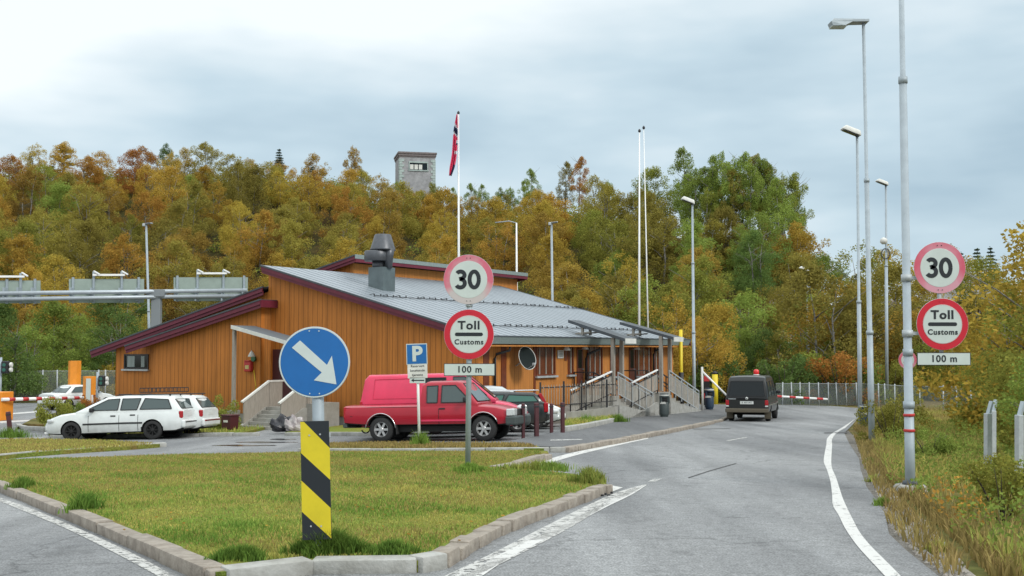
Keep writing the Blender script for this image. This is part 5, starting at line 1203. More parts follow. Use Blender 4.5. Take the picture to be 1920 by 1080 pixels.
class Car:
    """local frame: x forward (0 = rear end), y left, z up"""
    def __init__(s, name, label, cat, L, W, top, bottom, taper, paint, wheels, rw, ww=.2):
        s.root = empty(name, (0, 0, 0), 0, label, cat); s.L = L; s.w = W / 2; s.top = top; s.bot = bottom; s.tp = taper; s.paint = paint; s.wx = wheels; s.rw = rw; s.ww = ww
    def W(s, x): return s.w * interp(s.tp, x)
    def sec(s, x):
        w = s.W(x); zt = interp(s.top, x); zb = interp(s.bot, x); h = zt - zb
        return [(0, zb), (w * .80, zb), (w * .95, zb + .04), (w * .985, zb + .25 * h), (w, zb + .5 * h), (w * .985, zt - .22 * h), (w * .955, zt - .07 * h), (w * .90, zt - .015), (w * .80, zt + .005), (w * .45, zt + .02), (0, zt + .028)]
    def side_y(s, x, z):
        S = s.sec(x)[2:8]; return float(np.interp(z, [p[1] for p in S], [p[0] for p in S]))
    def body(s, arch=1.16):
        xs = sorted(set([0, .03, .08, .15] + [s.L * i / 44 for i in range(1, 44)] + [s.L - .15, s.L - .08, s.L - .03, s.L] + [t[0] for t in s.top]))
        b = bmesh.new(); rings = []
        for x in xs:
            S = s.sec(x); k = 1
            ring_ = [(y, z) for y, z in S] + [(-y, z) for y, z in S[-2:0:-1]]
            rings.append([b.verts.new((x, y, z)) for y, z in ring_])
        n = len(rings[0])
        for i in range(len(rings) - 1):
            for k in range(n): b.faces.new((rings[i][k], rings[i][(k + 1) % n], rings[i + 1][(k + 1) % n], rings[i + 1][k]))
        b.faces.new(rings[0][::-1]); b.faces.new(rings[-1]); bmesh.ops.recalc_face_normals(b, faces=b.faces)
        me = bpy.data.meshes.new('body'); b.to_mesh(me); b.free(); me.materials.append(s.paint); me.materials.append(M['dark'])
        o = link('body', me, None, s.root)
        c = MB()
        for x in s.wx:
            for sg in (-1, 1): c.lathe([(s.rw * arch, 0), (s.rw * arch, .42)], 30, Matrix.Translation((x, sg * (s.w + .05), s.rw)) @ Matrix.Rotation(R(90 * sg), 4, 'X'))
        co = c.build('cut', None); md = o.modifiers.new('b', 'BOOLEAN'); md.operation = 'DIFFERENCE'; md.object = co; md.solver = 'EXACT'
        dg = bpy.context.evaluated_depsgraph_get(); nm = bpy.data.meshes.new_from_object(o.evaluated_get(dg)); o.modifiers.clear(); o.data = nm; bpy.data.objects.remove(co); nm.name = 'body'
        for p in nm.polygons:
            for x in s.wx:
                d = math.hypot(p.center.x - x, p.center.z - s.rw)
                if d < s.rw * arch + .004 and abs(p.center.y) < s.w * .99: p.material_index = 1
            if p.normal.z < -.8: p.material_index = 1
            p.use_smooth = True
        nm.set_sharp_from_angle(angle=R(38)); s.bo = o; return o
    def cabin(s, roof, zb, tumble=.30, wl=.93, crown=.03, m=None, name='cabin'):
        """roof: [(x, z)] profile from rear to front starting and ending at belt height zb"""
        s.roof = roof; s.zb = zb; s.tum = tumble; s.wl = wl
        x0, x1 = roof[0][0], roof[-1][0]; xs = sorted(set([x0 + (x1 - x0) * i / 30 for i in range(31)] + [r[0] for r in roof])); b = bmesh.new(); rings = []
        for x in xs:
            z = max(interp(roof, x), zb + .01); w0 = s.W(x) * wl; h = z - zb; wr = w0 - tumble * h; e = min(.07, h * .5)
            S = [(w0, zb - .06), (w0, zb), (wr + tumble * e, z - e), (wr - .02, z - e * .35), (wr - .07, z), (wr * .5, z + crown * .8 * min(1, h * 2)), (0, z + crown * min(1, h * 2))]
            rings.append([b.verts.new((x, y, q)) for y, q in S] + [b.verts.new((x, -y, q)) for y, q in S[-2::-1]])
        n = len(rings[0])
        for i in range(len(rings) - 1):
            for k in range(n - 1): b.faces.new((rings[i][k], rings[i][k + 1], rings[i + 1][k + 1], rings[i + 1][k]))
        b.faces.new(rings[0]); b.faces.new(rings[-1][::-1]); bmesh.ops.recalc_face_normals(b, faces=b.faces)
        me = bpy.data.meshes.new(name); b.to_mesh(me); b.free()
        for p in me.polygons: p.use_smooth = True
        me.set_sharp_from_angle(angle=R(40)); s.cb = link(name, me, m or s.paint, s.root); return s.cb
    def sw(s, pts, m='glass_car', name='side_window', off=.012, sides=(-1, 1), frame=True):
        for sg in sides:
            b = MB(); P = [(x, sg * (s.W(x) * s.wl - s.tum * (z - s.zb) + off), z) for x, z in pts]
            b.prism(P, (0, -sg * .01, 0)); o = b.build(name, M[m], s.cb)
            if frame:
                b = MB(); P2 = [Vector((x, sg * (s.W(x) * s.wl - s.tum * (z - s.zb) + off + .001), z)) for x, z in pts]; P2.append(P2[0])
                for i in range(len(P2) - 1): b.bar(P2[i], P2[i + 1], .022)
                b.build('window_seal', M['black'], o)
    def fw(s, xa, za, xb, zb_, wa, wb, m='glass_car', name='windscreen', par=None, out=.012, rnd_=.0, seal=.03):
        """glass between lower edge (xa, za) half width wa and upper edge (xb, zb) half width wb"""
        d = Vector((xb - xa, 0, zb_ - za)).normalized(); n = Vector((d.z, 0, -d.x)); n = n if (n.x > 0) == (xa > s.L / 2) else -n
        if n.z < 0 and abs(d.z) < .99: n = -n
        o = n * out; P = [Vector((xa, -wa, za)) + o, Vector((xa, wa, za)) + o, Vector((xb, wb, zb_)) + o, Vector((xb, -wb, zb_)) + o]
        g_ = MB().prism(P, -n * .008).build(name, M[m], par or s.cb)
        b = MB()
        for i in range(4): b.bar(P[i], P[(i + 1) % 4], seal, .015)
        b.build('window_seal', M['black'], g_); return g_
    def wheel(s, x, sg, rim='alloy', spokes=6, rr=.62, tyre='rubber'):
        r, w = s.rw, s.ww; mt = Matrix.Translation((x, sg * (s.w - .03 - w / 2), r)) @ Matrix.Rotation(R(-90 * sg), 4, 'X')
        b = MB(); h = w / 2; b.lathe([(r * rr, -h), (r * .9, -h), (r * .985, -h * .75), (r, -h * .4), (r, h * .4), (r * .985, h * .75), (r * .9, h), (r * rr, h)], 30, mt, cap=False); t = b.build('wheel', M[tyre], s.root, smooth=50)
        b = MB(); q = r * rr; b.lathe([(q * 1.02, h * .9), (q * .96, h * .92), (q * .88, h * .5), (q * .80, h * .3)], 26, mt, cap=False)
        for k in range(spokes):
            a = 2 * math.pi * k / spokes; m2 = mt @ Matrix.Rotation(a, 4, 'Z'); v0 = len(b.b.verts); b.b.verts.ensure_lookup_table(); 
            vs_ = bmesh.ops.create_cube(b.b, size=1)['verts']; bmesh.ops.transform(b.b, matrix=m2 @ Matrix.Translation((q * .55, 0, h * .55)) @ Matrix.Diagonal((q * .82, q * (.30 if spokes < 8 else .16), .035, 1)), verts=vs_)
        b.lathe([(q * .3, h * .3), (q * .3, h * .8), (q * .22, h * .95), (.001, h * .95)], 14, mt, cap=False); b.build('rim', M[rim], t, smooth=35)
        MB().lathe([(q * .99, h * .1), (q * .99, h * .16)], 20, mt).build('hub_shade', M['dark'], t)  # dark disc added behind the spokes, standing for the shade there
    def wheels(s, **k):
        for x in s.wx:
            for sg in (-1, 1): s.wheel(x, sg, **k)
        b = MB(); b.box((s.L / 2, 0, s.rw * 1.0), (s.wx[1] - s.wx[0] - 2.4 * s.rw, s.w * 1.5, .16))
        for x in s.wx: b.tube([(x, -s.w + .2, s.rw), (x, s.w - .2, s.rw)], .06)
        b.build('axle', M['dark'], s.root)
    def strip(s, pts, th=.02, m='black', name='trim', off=.006, sides=(-1, 1), par=None):
        for sg in sides:
            b = MB(); P = [Vector((x, sg * (s.side_y(x, z) + off), z)) for x, z in pts]
            for i in range(len(P) - 1): b.bar(P[i], P[i + 1], .012, th)
            b.build(name, M[m] if isinstance(m, str) else m, par or s.bo)
    def seam(s, x, z0, z1, sides=(-1, 1)):
        s.strip([(x, z0 + (z1 - z0) * i / 5) for i in range(6)], .012, 'dark', 'door_seam', .001, sides)
    def bx(s, c, d, m, name, par=None, bev=.02, ry=0, rz=0, sm=None):
        return MB().box(c, d, ry=ry, rz=rz, bev=bev).build(name, M[m] if isinstance(m, str) else m, par or s.bo, smooth=sm)
    def mirror(s, x, z, m='black', sides=(-1, 1)):
        for sg in sides: s.bx((x, sg * (s.W(x) + .08), z), (.12, .2, .15), m, 'mirror', s.root, .04)
    def handle(s, x, z, m='black'):
        for sg in (-1, 1): s.bx((x, sg * (s.side_y(x, z) + .008), z), (.17, .03, .04), m, 'door_handle', bev=.008)
    def place(s, u0, v0, u1, v1, side='near', dz=.0, x0=None, x1=None, off=True):
        """put wheel x0 over pixel (u0, v0) and wheel x1 over (u1, v1): contact points of the wheels on the viewer's side"""
        A, Bp = G(u0, v0, dz), G(u1, v1, dz); x0 = s.wx[0] if x0 is None else x0; x1 = s.wx[1] if x1 is None else x1
        s.orient(A, Bp, x0, x1)
    def orient(s, A, Bp, x0, x1):
        d = (Bp - A); d.z = 0; d.normalize(); n = Vector((-d.y, d.x, 0)); sg = 1 if n.y < 0 else -1   # viewer side
        mid = (A + Bp) / 2; mx_ = (x0 + x1) / 2; cpt = mid - n * sg * (s.w - .1); org = cpt - d * mx_
        p = org + d * (s.L / 2); s.sett(org, math.atan2(d.y, d.x))
    def sett(s, org, a):
        d = Vector((math.cos(a), math.sin(a), 0)); n = Vector((-d.y, d.x, 0)); H = [g0(*(org + d * x + n * y)[:2]) for x in s.wx for y in (-.7, .7)]
        zr_ = (H[0] + H[1]) / 2; zf = (H[2] + H[3]) / 2; pit = math.atan2(zf - zr_, s.wx[1] - s.wx[0]); rl = math.atan2((H[1] + H[3]) / 2 - (H[0] + H[2]) / 2, 1.4)
        s.root.rotation_euler = (rl, -pit, a); s.root.location = (org.x, org.y, zr_ - math.sin(pit) * s.wx[0] + .0)
M['lamp_clear'] = mat('clear lamp glass', (.62, .64, .64), .15, .3); M['lamp_red'] = mat('red lamp lens', (.35, .01, .015), .2); M['lamp_orange'] = mat('orange lens', (.6, .2, .02), .2)
M['grille'] = mat('dark grille', (.03, .03, .03), .5); M['plate_white'] = mat('number plate', (.6, .62, .6), .4)
RED1 = car_paint('red pickup paint', (.36, .006, .022)); RED2 = car_paint('pinkish red van paint', (.60, .03, .09)); WHT = car_paint('white car paint', (.66, .69, .68)); BLK = car_paint('dusty black van paint', (.010, .011, .011), .35); GRN = car_paint('black green estate paint', (.012, .017, .018)); SIL = car_paint('silver paint', (.48, .52, .53), .28)
M['redpaint1'] = RED1; M['bumper'] = mat('grey green bumper', (.05, .062, .06), .55); M['dusty'] = mat('dusty sill', (.10, .085, .06), .8)
# --- red pickup
c = Car('pickup_truck', 'red extended cab pickup with silver wheels parked in front of the red van', 'pickup', 5.03, 1.70,
        [(0, 1.03), (2.30, 1.03), (3.35, 1.04), (3.75, 1.04), (4.5, .97), (4.85, .88), (5.03, .72)], [(0, .52), (.8, .46), (4.0, .46), (4.6, .44), (5.03, .48)], [(0, .97), (.3, 1), (4.2, 1), (4.7, .97), (5.03, .88)], RED1, (1.13, 4.18), .36, .24)
c.body(1.22); c.wheels(rim='alloy', spokes=6, rr=.6)
c.cabin([(2.30, 1.03), (2.36, 1.62), (2.5, 1.69), (3.35, 1.69), (3.5, 1.66), (4.02, 1.06)], 1.03, .22, .95)
c.sw([(2.52, 1.10), (2.50, 1.57), (2.83, 1.58), (2.83, 1.10)]); c.sw([(2.95, 1.10), (2.95, 1.58), (3.35, 1.58), (3.78, 1.16), (3.78, 1.10)])
c.fw(3.98, 1.12, 3.53, 1.62, .68, .56); c.fw(2.315, 1.12, 2.355, 1.58, .62, .56, name='rear_window')
c.seam(2.30, .5, 1.02); c.seam(2.88, .5, 1.02); c.seam(3.80, .5, 1.02); c.strip([(.2, .74), (4.9, .72)][0:2], .014, 'dark', 'crease_shade', .0005)  # long dark strip paints the shade along the body crease
c.handle(2.98, .93); c.mirror(3.70, 1.18)
for sg in (-1, 1): c.strip([(.06, .985), (1.2, .99), (2.26, .99)], .012, 'dark', 'bed_rail_shadow', .002, (sg,))  # dark strip paints the shadow line of the bed rail
c.strip([(2.36, .60), (3.7, .60)], .05, RED2, 'side_moulding', .004)
MB().box((1.2, 0, .98), (2.05, 1.42, .08)).build('bed_floor', M['dark'], c.bo)
for sg in (-1, 1):
    b = MB(); b.tube([(x, sg * (c.w + .004), z) for x, z in [(1.13 + .46 * math.cos(q), .36 + .46 * math.sin(q)) for q in [R(5 + 170 * i / 14) for i in range(15)]]], .012, 6); b.build('arch_trim', M['chrome'], c.bo)
    b = MB(); b.tube([(x, sg * (c.w + .004), z) for x, z in [(4.18 + .46 * math.cos(q), .36 + .46 * math.sin(q)) for q in [R(25 + 150 * i / 14) for i in range(15)]]], .012, 6); b.build('arch_trim', M['chrome'], c.bo)
    c.bx((5.0, sg * .60, .80), (.14, .34, .2), 'lamp_clear', 'headlight', bev=.03); c.bx((4.93, sg * .79, .80), (.16, .1, .19), 'lamp_clear', 'indicator', bev=.02); c.bx((.015, sg * .77, .85), (.06, .13, .32), 'lamp_red', 'tail_light', bev=.02)
    c.bx((1.60, sg * .70, .36), (.02, .26, .28), 'rubber', 'mud_flap', bev=.004)
c.bx((4.98, 0, .57), (.32, 1.72, .26), 'bumper', 'front_bumper', bev=.05); c.bx((5.03, 0, .80), (.06, .8, .18), 'grille', 'grille', bev=.02); c.bx((.0, 0, .48), (.14, 1.5, .12), 'bumper', 'rear_bumper', bev=.02)
b = MB(); b.bar((-.32, 0, .42), (.2, 0, .42), .07); b.lathe([(.02, 0), (.035, .05), (.02, .1)], 8, Matrix.Translation((-.32, 0, .42))); b.build('tow_bar', M['dark'], c.root)
b = MB(); b.tube([(.42 + .13 * math.cos(q), -.2, .37 + .13 * math.sin(q)) for q in [R(200 + 180 * i / 10) for i in range(11)]], .02, 6); b.build('exhaust_hook', M['dark'], c.root)
c.place(711.5, 829, 913, 827.5)
# --- red van
v_ = Car('panel_van', 'tall bright red panel van parked behind the red pickup', 'van', 5.05, 1.82,
         [(0, 1.12), (2.9, 1.12), (3.65, 1.12), (3.9, 1.12), (4.5, 1.0), (4.85, .86), (5.05, .70)], [(0, .36), (.6, .32), (4.6, .3), (5.05, .36)], [(0, .95), (.2, 1), (4.2, 1), (4.7, .95), (5.05, .82)], RED2, (.98, 4.05), .34, .22)
v_.body(1.15); v_.wheels(rim='chrome', spokes=5, rr=.62)
v_.cabin([(.02, 1.12), (.14, 1.80), (.26, 1.93), (3.05, 1.94), (3.2, 1.91), (4.12, 1.13)], 1.12, .16, .98)
v_.sw([(.35, 1.2), (.42, 1.82), (1.75, 1.84), (1.75, 1.2)], m='redvan' if False else 'glass_dark', name='panel_recess', frame=False, off=-.02) if False else None
v_.sw([(2.0, 1.62), (2.0, 1.82), (2.62, 1.82), (2.62, 1.62)], 'glass_dark'); v_.sw([(2.85, 1.22), (2.85, 1.84), (3.2, 1.84), (3.85, 1.27), (3.85, 1.22)]); v_.fw(4.06, 1.2, 3.24, 1.88, .74, .66)
for xx in (.32, 1.86, 2.74): v_.strip([(xx, .5), (xx, 1.05)], .01, 'dark', 'door_seam', .001)
M['redvan_shadow'] = car_paint('red van recess', (.36, .012, .045))
for sg in (-1, 1):
    b = MB(); P = [(.4, 1.22), (.46, 1.8), (1.82, 1.82), (1.82, 1.22), (.4, 1.22)]
    P = [Vector((x, sg * (v_.W(x) * .98 - .16 * (z - 1.12) + .004), z)) for x, z in P]
    for i in range(4): b.bar(P[i], P[i + 1], .02, .02)
    b.build('pressed_panel_edge', RED2, v_.cb)
    v_.bx((4.88, sg * .62, .84), (.28, .34, .2), 'lamp_clear', 'headlight', bev=.06); v_.bx((.03, sg * .84, .9), (.07, .12, .5), 'lamp_red', 'tail_light', bev=.02)
v_.bx((4.95, 0, .50), (.36, 1.72, .36), 'bumper', 'front_bumper', bev=.1); v_.bx((4.98, 0, .82), (.1, .78, .13), 'grille', 'grille', bev=.03); v_.mirror(3.66, 1.32)
v_.bx((-.01, 0, .5), (.12, 1.7, .24), 'bumper', 'rear_bumper', bev=.05)
A = at(681, 700, 34.1); a = .0
P0 = at(681, 700, 34.9); P1 = at(990, 700, 34.7); d = (P1 - P0); ang = math.atan2(d.y, d.x); v_.sett(Vector((P1.x - 5.05 * math.cos(ang), P1.y - 5.05 * math.sin(ang), 0)), ang)
# --- estates
def estate(name, label, paint, L=4.65, W=1.75, wh=(1.0, 3.70), rim='dark', zroof=1.43, rack=True, steep=.35, green=None, hood=.93, light='lamp_red', tall=False):
    e = Car(name, label, 'car', L, W, [(0, .93), (.3, .95), (2.0, .94), (3.3, .93), (3.45, .94), (4.1, .86), (4.45, .74), (4.6, .62), (L, .54)], [(0, .34), (.25, .26), (4.2, .2), (4.5, .22), (L, .3)], [(0, .90), (.25, .98), (1, 1), (3.5, 1), (4.2, .95), (4.5, .85), (L, .74)], paint, wh, .315, .19)
    e.body(1.14); e.wheels(rim=rim, spokes=8 if rim == 'dark' else 5, rr=.66)
    e.cabin([(.03, .93), (steep, zroof - .1), (steep + .12, zroof - .03), (1.2, zroof), (2.1, zroof + .01), (2.6, zroof - .03), (3.55, .95)], .93, .30, .95)
    zr_ = zroof - .1; g_ = green or 'glass_car'
    e.sw([(steep + .02, 1.0), (steep + .16, zr_ - .02), (1.28, zr_ + .03), (1.42, 1.0)], g_); e.sw([(1.52, .99), (1.42, zr_ + .03), (2.02, zr_ + .03), (2.06, .99)], g_); e.sw([(2.16, .99), (2.12, zr_ + .03), (2.5, zr_ + .01), (3.08, 1.06), (3.1, .99)], g_)
    e.fw(3.46, .99, 2.66, zroof - .06, .70, .56); e.fw(.06 + .02, 1.0, steep - .01, zroof - .12, .66, .56, name='rear_window')
    for xx in (2.10, 3.12, 1.47): e.seam(xx, .3, .92)
    e.strip([(1.32, .56), (1.9, .56), (2.6, .55), (3.3, .54)], .05, 'black', 'side_moulding', .008)
    e.handle(1.65, .82); e.handle(2.3, .80); e.mirror(2.98, 1.0)
    for sg in (-1, 1):
        e.bx((4.38, sg * .66, .66), (.26, .3, .12), 'lamp_clear', 'headlight', bev=.04, rz=-sg * .35); e.bx((.07, sg * (e.w * .87), .80), (.14, .1, .24), light, 'tail_light', bev=.03) if not tall else (e.bx((.045, sg * (e.w * .87), .80), (.15, .15, .32), light, 'tail_light', bev=.03), e.bx((.155, sg * (e.w * .80), 1.10), (.12, .12, .36), light, 'tail_light', bev=.02, ry=.5))
        if rack: e.bx((1.35, sg * .56, zroof + .05), (1.9, .03, .03), 'black', 'roof_rail', e.cb, .008); e.bx((.5, sg * .56, zroof + .02), (.05, .03, .06), 'black', 'roof_rail_foot', e.cb, .005)
    e.bx((4.52, 0, .42), (.2, 1.42, .2), paint, 'front_bumper', bev=.06); e.bx((4.60, 0, .27), (.14, 1.3, .07), 'white', 'spoiler', bev=.02); e.bx((4.56, 0, .62), (.05, .7, .1), 'grille', 'grille', bev=.02)
    e.bx((.0, 0, .50), (.14, 1.62, .26), paint, 'rear_bumper', bev=.05); e.bx((-.075, 0, .56), (.01, 1.4, .04), 'black', 'bumper_strip', bev=.002); e.bx((.0, 0, .80), (.02, .52, .12), 'plate_white', 'number_plate', bev=.003)
    return e
e1 = estate('estate_car', 'front white estate car with black wheels, nearest on the left of the lot', WHT); e1.bx((1.5, 0, 1.5), (.05, 1.15, .03), 'black', 'roof_bar', e1.cb, .006); e1.bx((2.2, 0, 1.5), (.05, 1.15, .03), 'black', 'roof_bar', e1.cb, .006)
e1.place(287.5, 824, 133, 827)
e2 = estate('estate_car', 'white estate car with a black roof basket, parked behind the front white one', WHT)
b = MB()
for i in range(10): b.bar((1.0 + i * .15, -.5, 1.56), (1.0 + i * .15, .5, 1.56), .02); b.bar((1.0 + i * .15, .5, 1.56), (1.0 + i * .15, .5, 1.7), .02); b.bar((1.0 + i * .15, -.5, 1.56), (1.0 + i * .15, -.5, 1.7), .02)
for sg in (-1, 1):
    for z in (1.56, 1.7): b.bar((1.0, sg * .5, z), (2.35, sg * .5, z), .03)
b.build('roof_basket', M['blackmetal'], e2.cb); e2.bx((-.05, 0, .56), (.06, 1.5, .05), 'lamp_red', 'reflector_strip', bev=.01)
e2.place(331, 820, 180, 822.5)
e3 = estate('estate_car', 'black estate car with tall red tail lights and silver roof rails, facing left', GRN, L=4.7, zroof=1.31, rim='alloy', green='glass_green', rack=False, tall=True, steep=.28)
for sg in (-1, 1): e3.bx((1.5, sg * .58, 1.37), (2.5, .04, .035), 'chrome', 'roof_rail', e3.cb, .01)
P1 = at(1021, 700, 38.0); P0 = at(760, 700, 37.5); d = P0 - P1; ang = math.atan2(d.y, d.x); e3.sett(Vector((P1.x, P1.y, 0)), ang)
# hatchbacks facing right
def saloon(label, paint, L=4.3, boot=True, hr=0, cat='car', name='parked_car', rim='alloy'):
    s_ = Car(name, label, cat, L, 1.70, [(0, .88), (.2, .95), (.8, .96), (1.2, .93), (3.0, .92), (3.1, .92), (3.8, .82), (4.1, .70), (4.22, .58), (L, .5)] if boot else [(0, .86), (.3, .93), (3.0, .92), (3.8, .82), (4.1, .70), (4.22, .58), (L, .5)], [(0, .34), (.25, .25), (3.9, .2), (L, .3)], [(0, .88), (.25, .97), (1, 1), (3.3, 1), (3.9, .94), (4.15, .85), (L, .74)], paint, (.85, 3.42), .30, .19)
    s_.body(1.14); s_.wheels(rim=rim, spokes=5, rr=.66); xr_ = .75 if boot else .08
    s_.cabin([(xr_, .94), (xr_ + .5, 1.33 + hr), (xr_ + .7, 1.38 + hr), (1.9, 1.40 + hr), (2.3, 1.36 + hr), (3.2, .93)], .93, .30, .93)
    s_.sw([(xr_ + .32, 1.0), (xr_ + .62, 1.28), (1.85, 1.31), (1.88, .99)]); s_.sw([(1.98, .99), (1.95, 1.31), (2.25, 1.29), (2.78, 1.04), (2.8, .99)]); s_.fw(3.12, .98, 2.36, 1.34, .66, .54); s_.fw(xr_ + .06, 1.0, xr_ + .48, 1.31, .62, .54, name='rear_window')
    for sg in (-1, 1): s_.bx((4.10, sg * .60, .62), (.22, .34, .15), 'lamp_clear', 'headlight', bev=.05, rz=-sg * .4); s_.bx((.04, sg * .62, .72), (.08, .36, .15), 'lamp_red', 'tail_light', bev=.03)
    s_.bx((4.2, 0, .40), (.2, 1.36, .2), paint, 'front_bumper', bev=.07); s_.bx((0, 0, .45), (.16, 1.5, .22), paint, 'rear_bumper', bev=.05); s_.bx((4.25, 0, .60), (.04, .5, .08), 'grille', 'grille', bev=.02); s_.bx((-.0, 0, .72), (.02, .5, .11), 'plate_white', 'number_plate', bev=.002)
    s_.mirror(2.75, 1.0, 'black'); s_.seam(1.95, .3, .9); s_.seam(2.9, .3, .88); s_.handle(2.1, .80); return s_
s1 = saloon('silver car nosing out beside the black estate car, bonnet to the right', SIL, boot=False, hr=.13)
P1 = at(1046, 700, 40.4); P0 = at(820, 700, 40.1); d = P1 - P0; ang = math.atan2(d.y, d.x); s1.sett(Vector((P1.x - 4.3 * math.cos(ang), P1.y - 4.3 * math.sin(ang), 0)), ang)
s2 = saloon('white car behind the silver one with only its bonnet showing beside the bollards', WHT, boot=False)
P1 = at(1056, 700, 42.4); ang = R(6); s2.sett(Vector((P1.x - 4.3 * math.cos(ang), P1.y - 4.3 * math.sin(ang), 0)), ang)
s3 = saloon('old white saloon waiting beyond the striped boom and orange pylons', WHT)
P1 = G(100, 769); ang = R(58); s3.sett(Vector((P1.x - .6 * math.cos(ang), P1.y - .2 + 0, 0)), ang)
# --- black van with red beacon
t = Car('minibus', 'dusty black van with a red roof beacon driving away towards the barrier', 'van', 4.79, 1.84,
        [(0, .98), (.1, 1.0), (3.5, 1.0), (3.9, .98), (4.5, .86), (4.79, .62)], [(0, .42), (.2, .38), (4.4, .34), (4.79, .4)], [(0, .96), (.15, 1), (4.2, 1), (4.6, .95), (4.79, .86)], BLK, (.95, 3.87), .32, .22)
t.body(1.16); t.wheels(rim='dark', spokes=5, rr=.6)
t.cabin([(.0, .98), (.10, 1.70), (.2, 1.86), (.5, 1.92), (3.0, 1.93), (3.2, 1.90), (4.1, .99)], .98, .16, .98)
t.fw(.012, 1.08, .095, 1.70, .77, .68, m='glass_dark', name='rear_window', out=.015)
t.sw([(.35, 1.08), (.38, 1.68), (1.35, 1.72), (1.35, 1.08)]); t.sw([(1.5, 1.08), (1.5, 1.72), (2.5, 1.72), (2.5, 1.08)]); t.sw([(2.7, 1.08), (2.7, 1.72), (3.1, 1.72), (3.7, 1.14), (3.7, 1.08)]); t.fw(3.98, 1.08, 3.26, 1.82, .74, .66)
for sg in (-1, 1):
    t.bx((-.005, sg * .82, .80), (.05, .14, .22), 'lamp_red', 'tail_light', bev=.015); t.bx((-.005, sg * .82, .655), (.045, .13, .06), 'lamp_clear', 'reversing_light', bev=.01)
    t.bx((.62, sg * .80, .26), (.02, .28, .30), 'dusty', 'mud_flap', bev=.004); t.bx((4.7, sg * .62, .72), (.1, .3, .18), 'lamp_clear', 'headlight', bev=.03)
t.bx((-.04, 0, .47), (.14, 1.80, .17), 'dusty', 'rear_bumper', bev=.03); t.bx((-.025, 0, .80), (.02, .56, .125), 'plate_white', 'number_plate', bev=.003); t.bx((4.78, 0, .45), (.14, 1.76, .2), 'bumper', 'front_bumper', bev=.05)
pl = [x for x in children(t.bo) if x.name.startswith('number_plate')][0]; text('K 497 MT', .105, M['s_black'], pl, (-.037, .0, .80), rot=(R(90), 0, R(-90)))
b = MB(); b.lathe([(.0005, 0), (.058, 0), (.058, .012), (.0005, .012)], 20, Matrix.Translation((-.024, 0, .985)) @ Matrix.Rotation(R(-90), 4, 'Y')); em = b.build('round_emblem', M['plate_white'], t.bo)
b = MB()
for y0_, z0_, y1_, z1_ in ((-.03, .03, -.008, -.03), (.008, -.03, .03, .03), (-.008, -.03, 0, .005), (0, .005, .008, -.03)): b.bar((-.038, y0_, .985 + z0_), (-.038, y1_, .985 + z1_), .008)
b.build('emblem_mark', M['s_black'], em)
t.bx((-.0, .62, .955), (.01, .32, .03), 'galv_dull', 'badge_lettering', bev=.002); t.bx((.0, 0, 1.0), (.03, .5, .03), 'blackmetal', 'tailgate_handle', bev=.005)
t.strip([(.1, .70), (2.0, .70), (4.2, .70)], .05, 'chrome', 'side_stripe', .004); t.mirror(3.5, 1.2)
b = MB(); b.lathe([(.13, 0), (.14, .03), (.10, .05)], 16, Matrix.Translation((1.5, -.25, 1.95))); bc = b.build('beacon_base', M['plate_white'], t.cb); b = MB(); b.lathe([(.11, .05), (.12, .1), (.12, .2), (.08, .25), (.001, .26)], 16, Matrix.Translation((1.5, -.25, 1.95)), cap=False); b.build('beacon', mat('red beacon glass', (.7, .03, .03), .25), bc)
A = G(1384, 789.5); Bq = G(1441.5, 789.5); cen = (A + Bq) / 2; cen = G(1404, 789.5); ang = R(90 - 18.5)
org = cen - Vector((math.cos(ang), math.sin(ang), 0)) * .6; t.sett(Vector((org.x, org.y, 0)), ang)
# ------------------------------------------------------------------ vegetation
def leaf_mesh(name, cl, n, size, seed, flat=0.0, m=None, drop=.0):
    """cl: list of (x, y, z, rx, ry, rz, weight): leaf quads in gaussian clumps"""
    rg = np.random.default_rng(seed); w_ = np.array([c[6] for c in cl], dtype=float); w_ /= w_.sum(); k = rg.choice(len(cl), n, p=w_); C = np.array([c[:6] for c in cl])[k]
    d = rg.normal(size=(n, 3)); d /= np.linalg.norm(d, axis=1)[:, None]; rad = rg.uniform(.25, 1.08, n) ** .55
    P = C[:, :3] + d * rad[:, None] * C[:, 3:6]
    a = rg.normal(size=(n, 3)); a /= np.linalg.norm(a, axis=1)[:, None]; t_ = rg.normal(size=(n, 3)); b_ = np.cross(a, t_); b_ /= np.linalg.norm(b_, axis=1)[:, None]
    s = size * rg.uniform(.55, 1.35, n)[:, None]
    V = np.stack([P - a * s * .5, P + b_ * s * .32, P + a * s * .5, P - b_ * s * .32], 1).reshape(-1, 3)
    me = bpy.data.meshes.new(name); me.vertices.add(n * 4); me.vertices.foreach_set('co', V.reshape(-1)); me.loops.add(n * 4); me.loops.foreach_set('vertex_index', np.arange(n * 4, dtype=np.int32))
    me.polygons.add(n); me.polygons.foreach_set('loop_start', np.arange(n, dtype=np.int32) * 4)
    try: me.polygons.foreach_set('loop_total', np.full(n, 4, dtype=np.int32))
    except Exception: pass
    me.update(calc_edges=True); me.materials.append(m or LEAF['golden']); return me
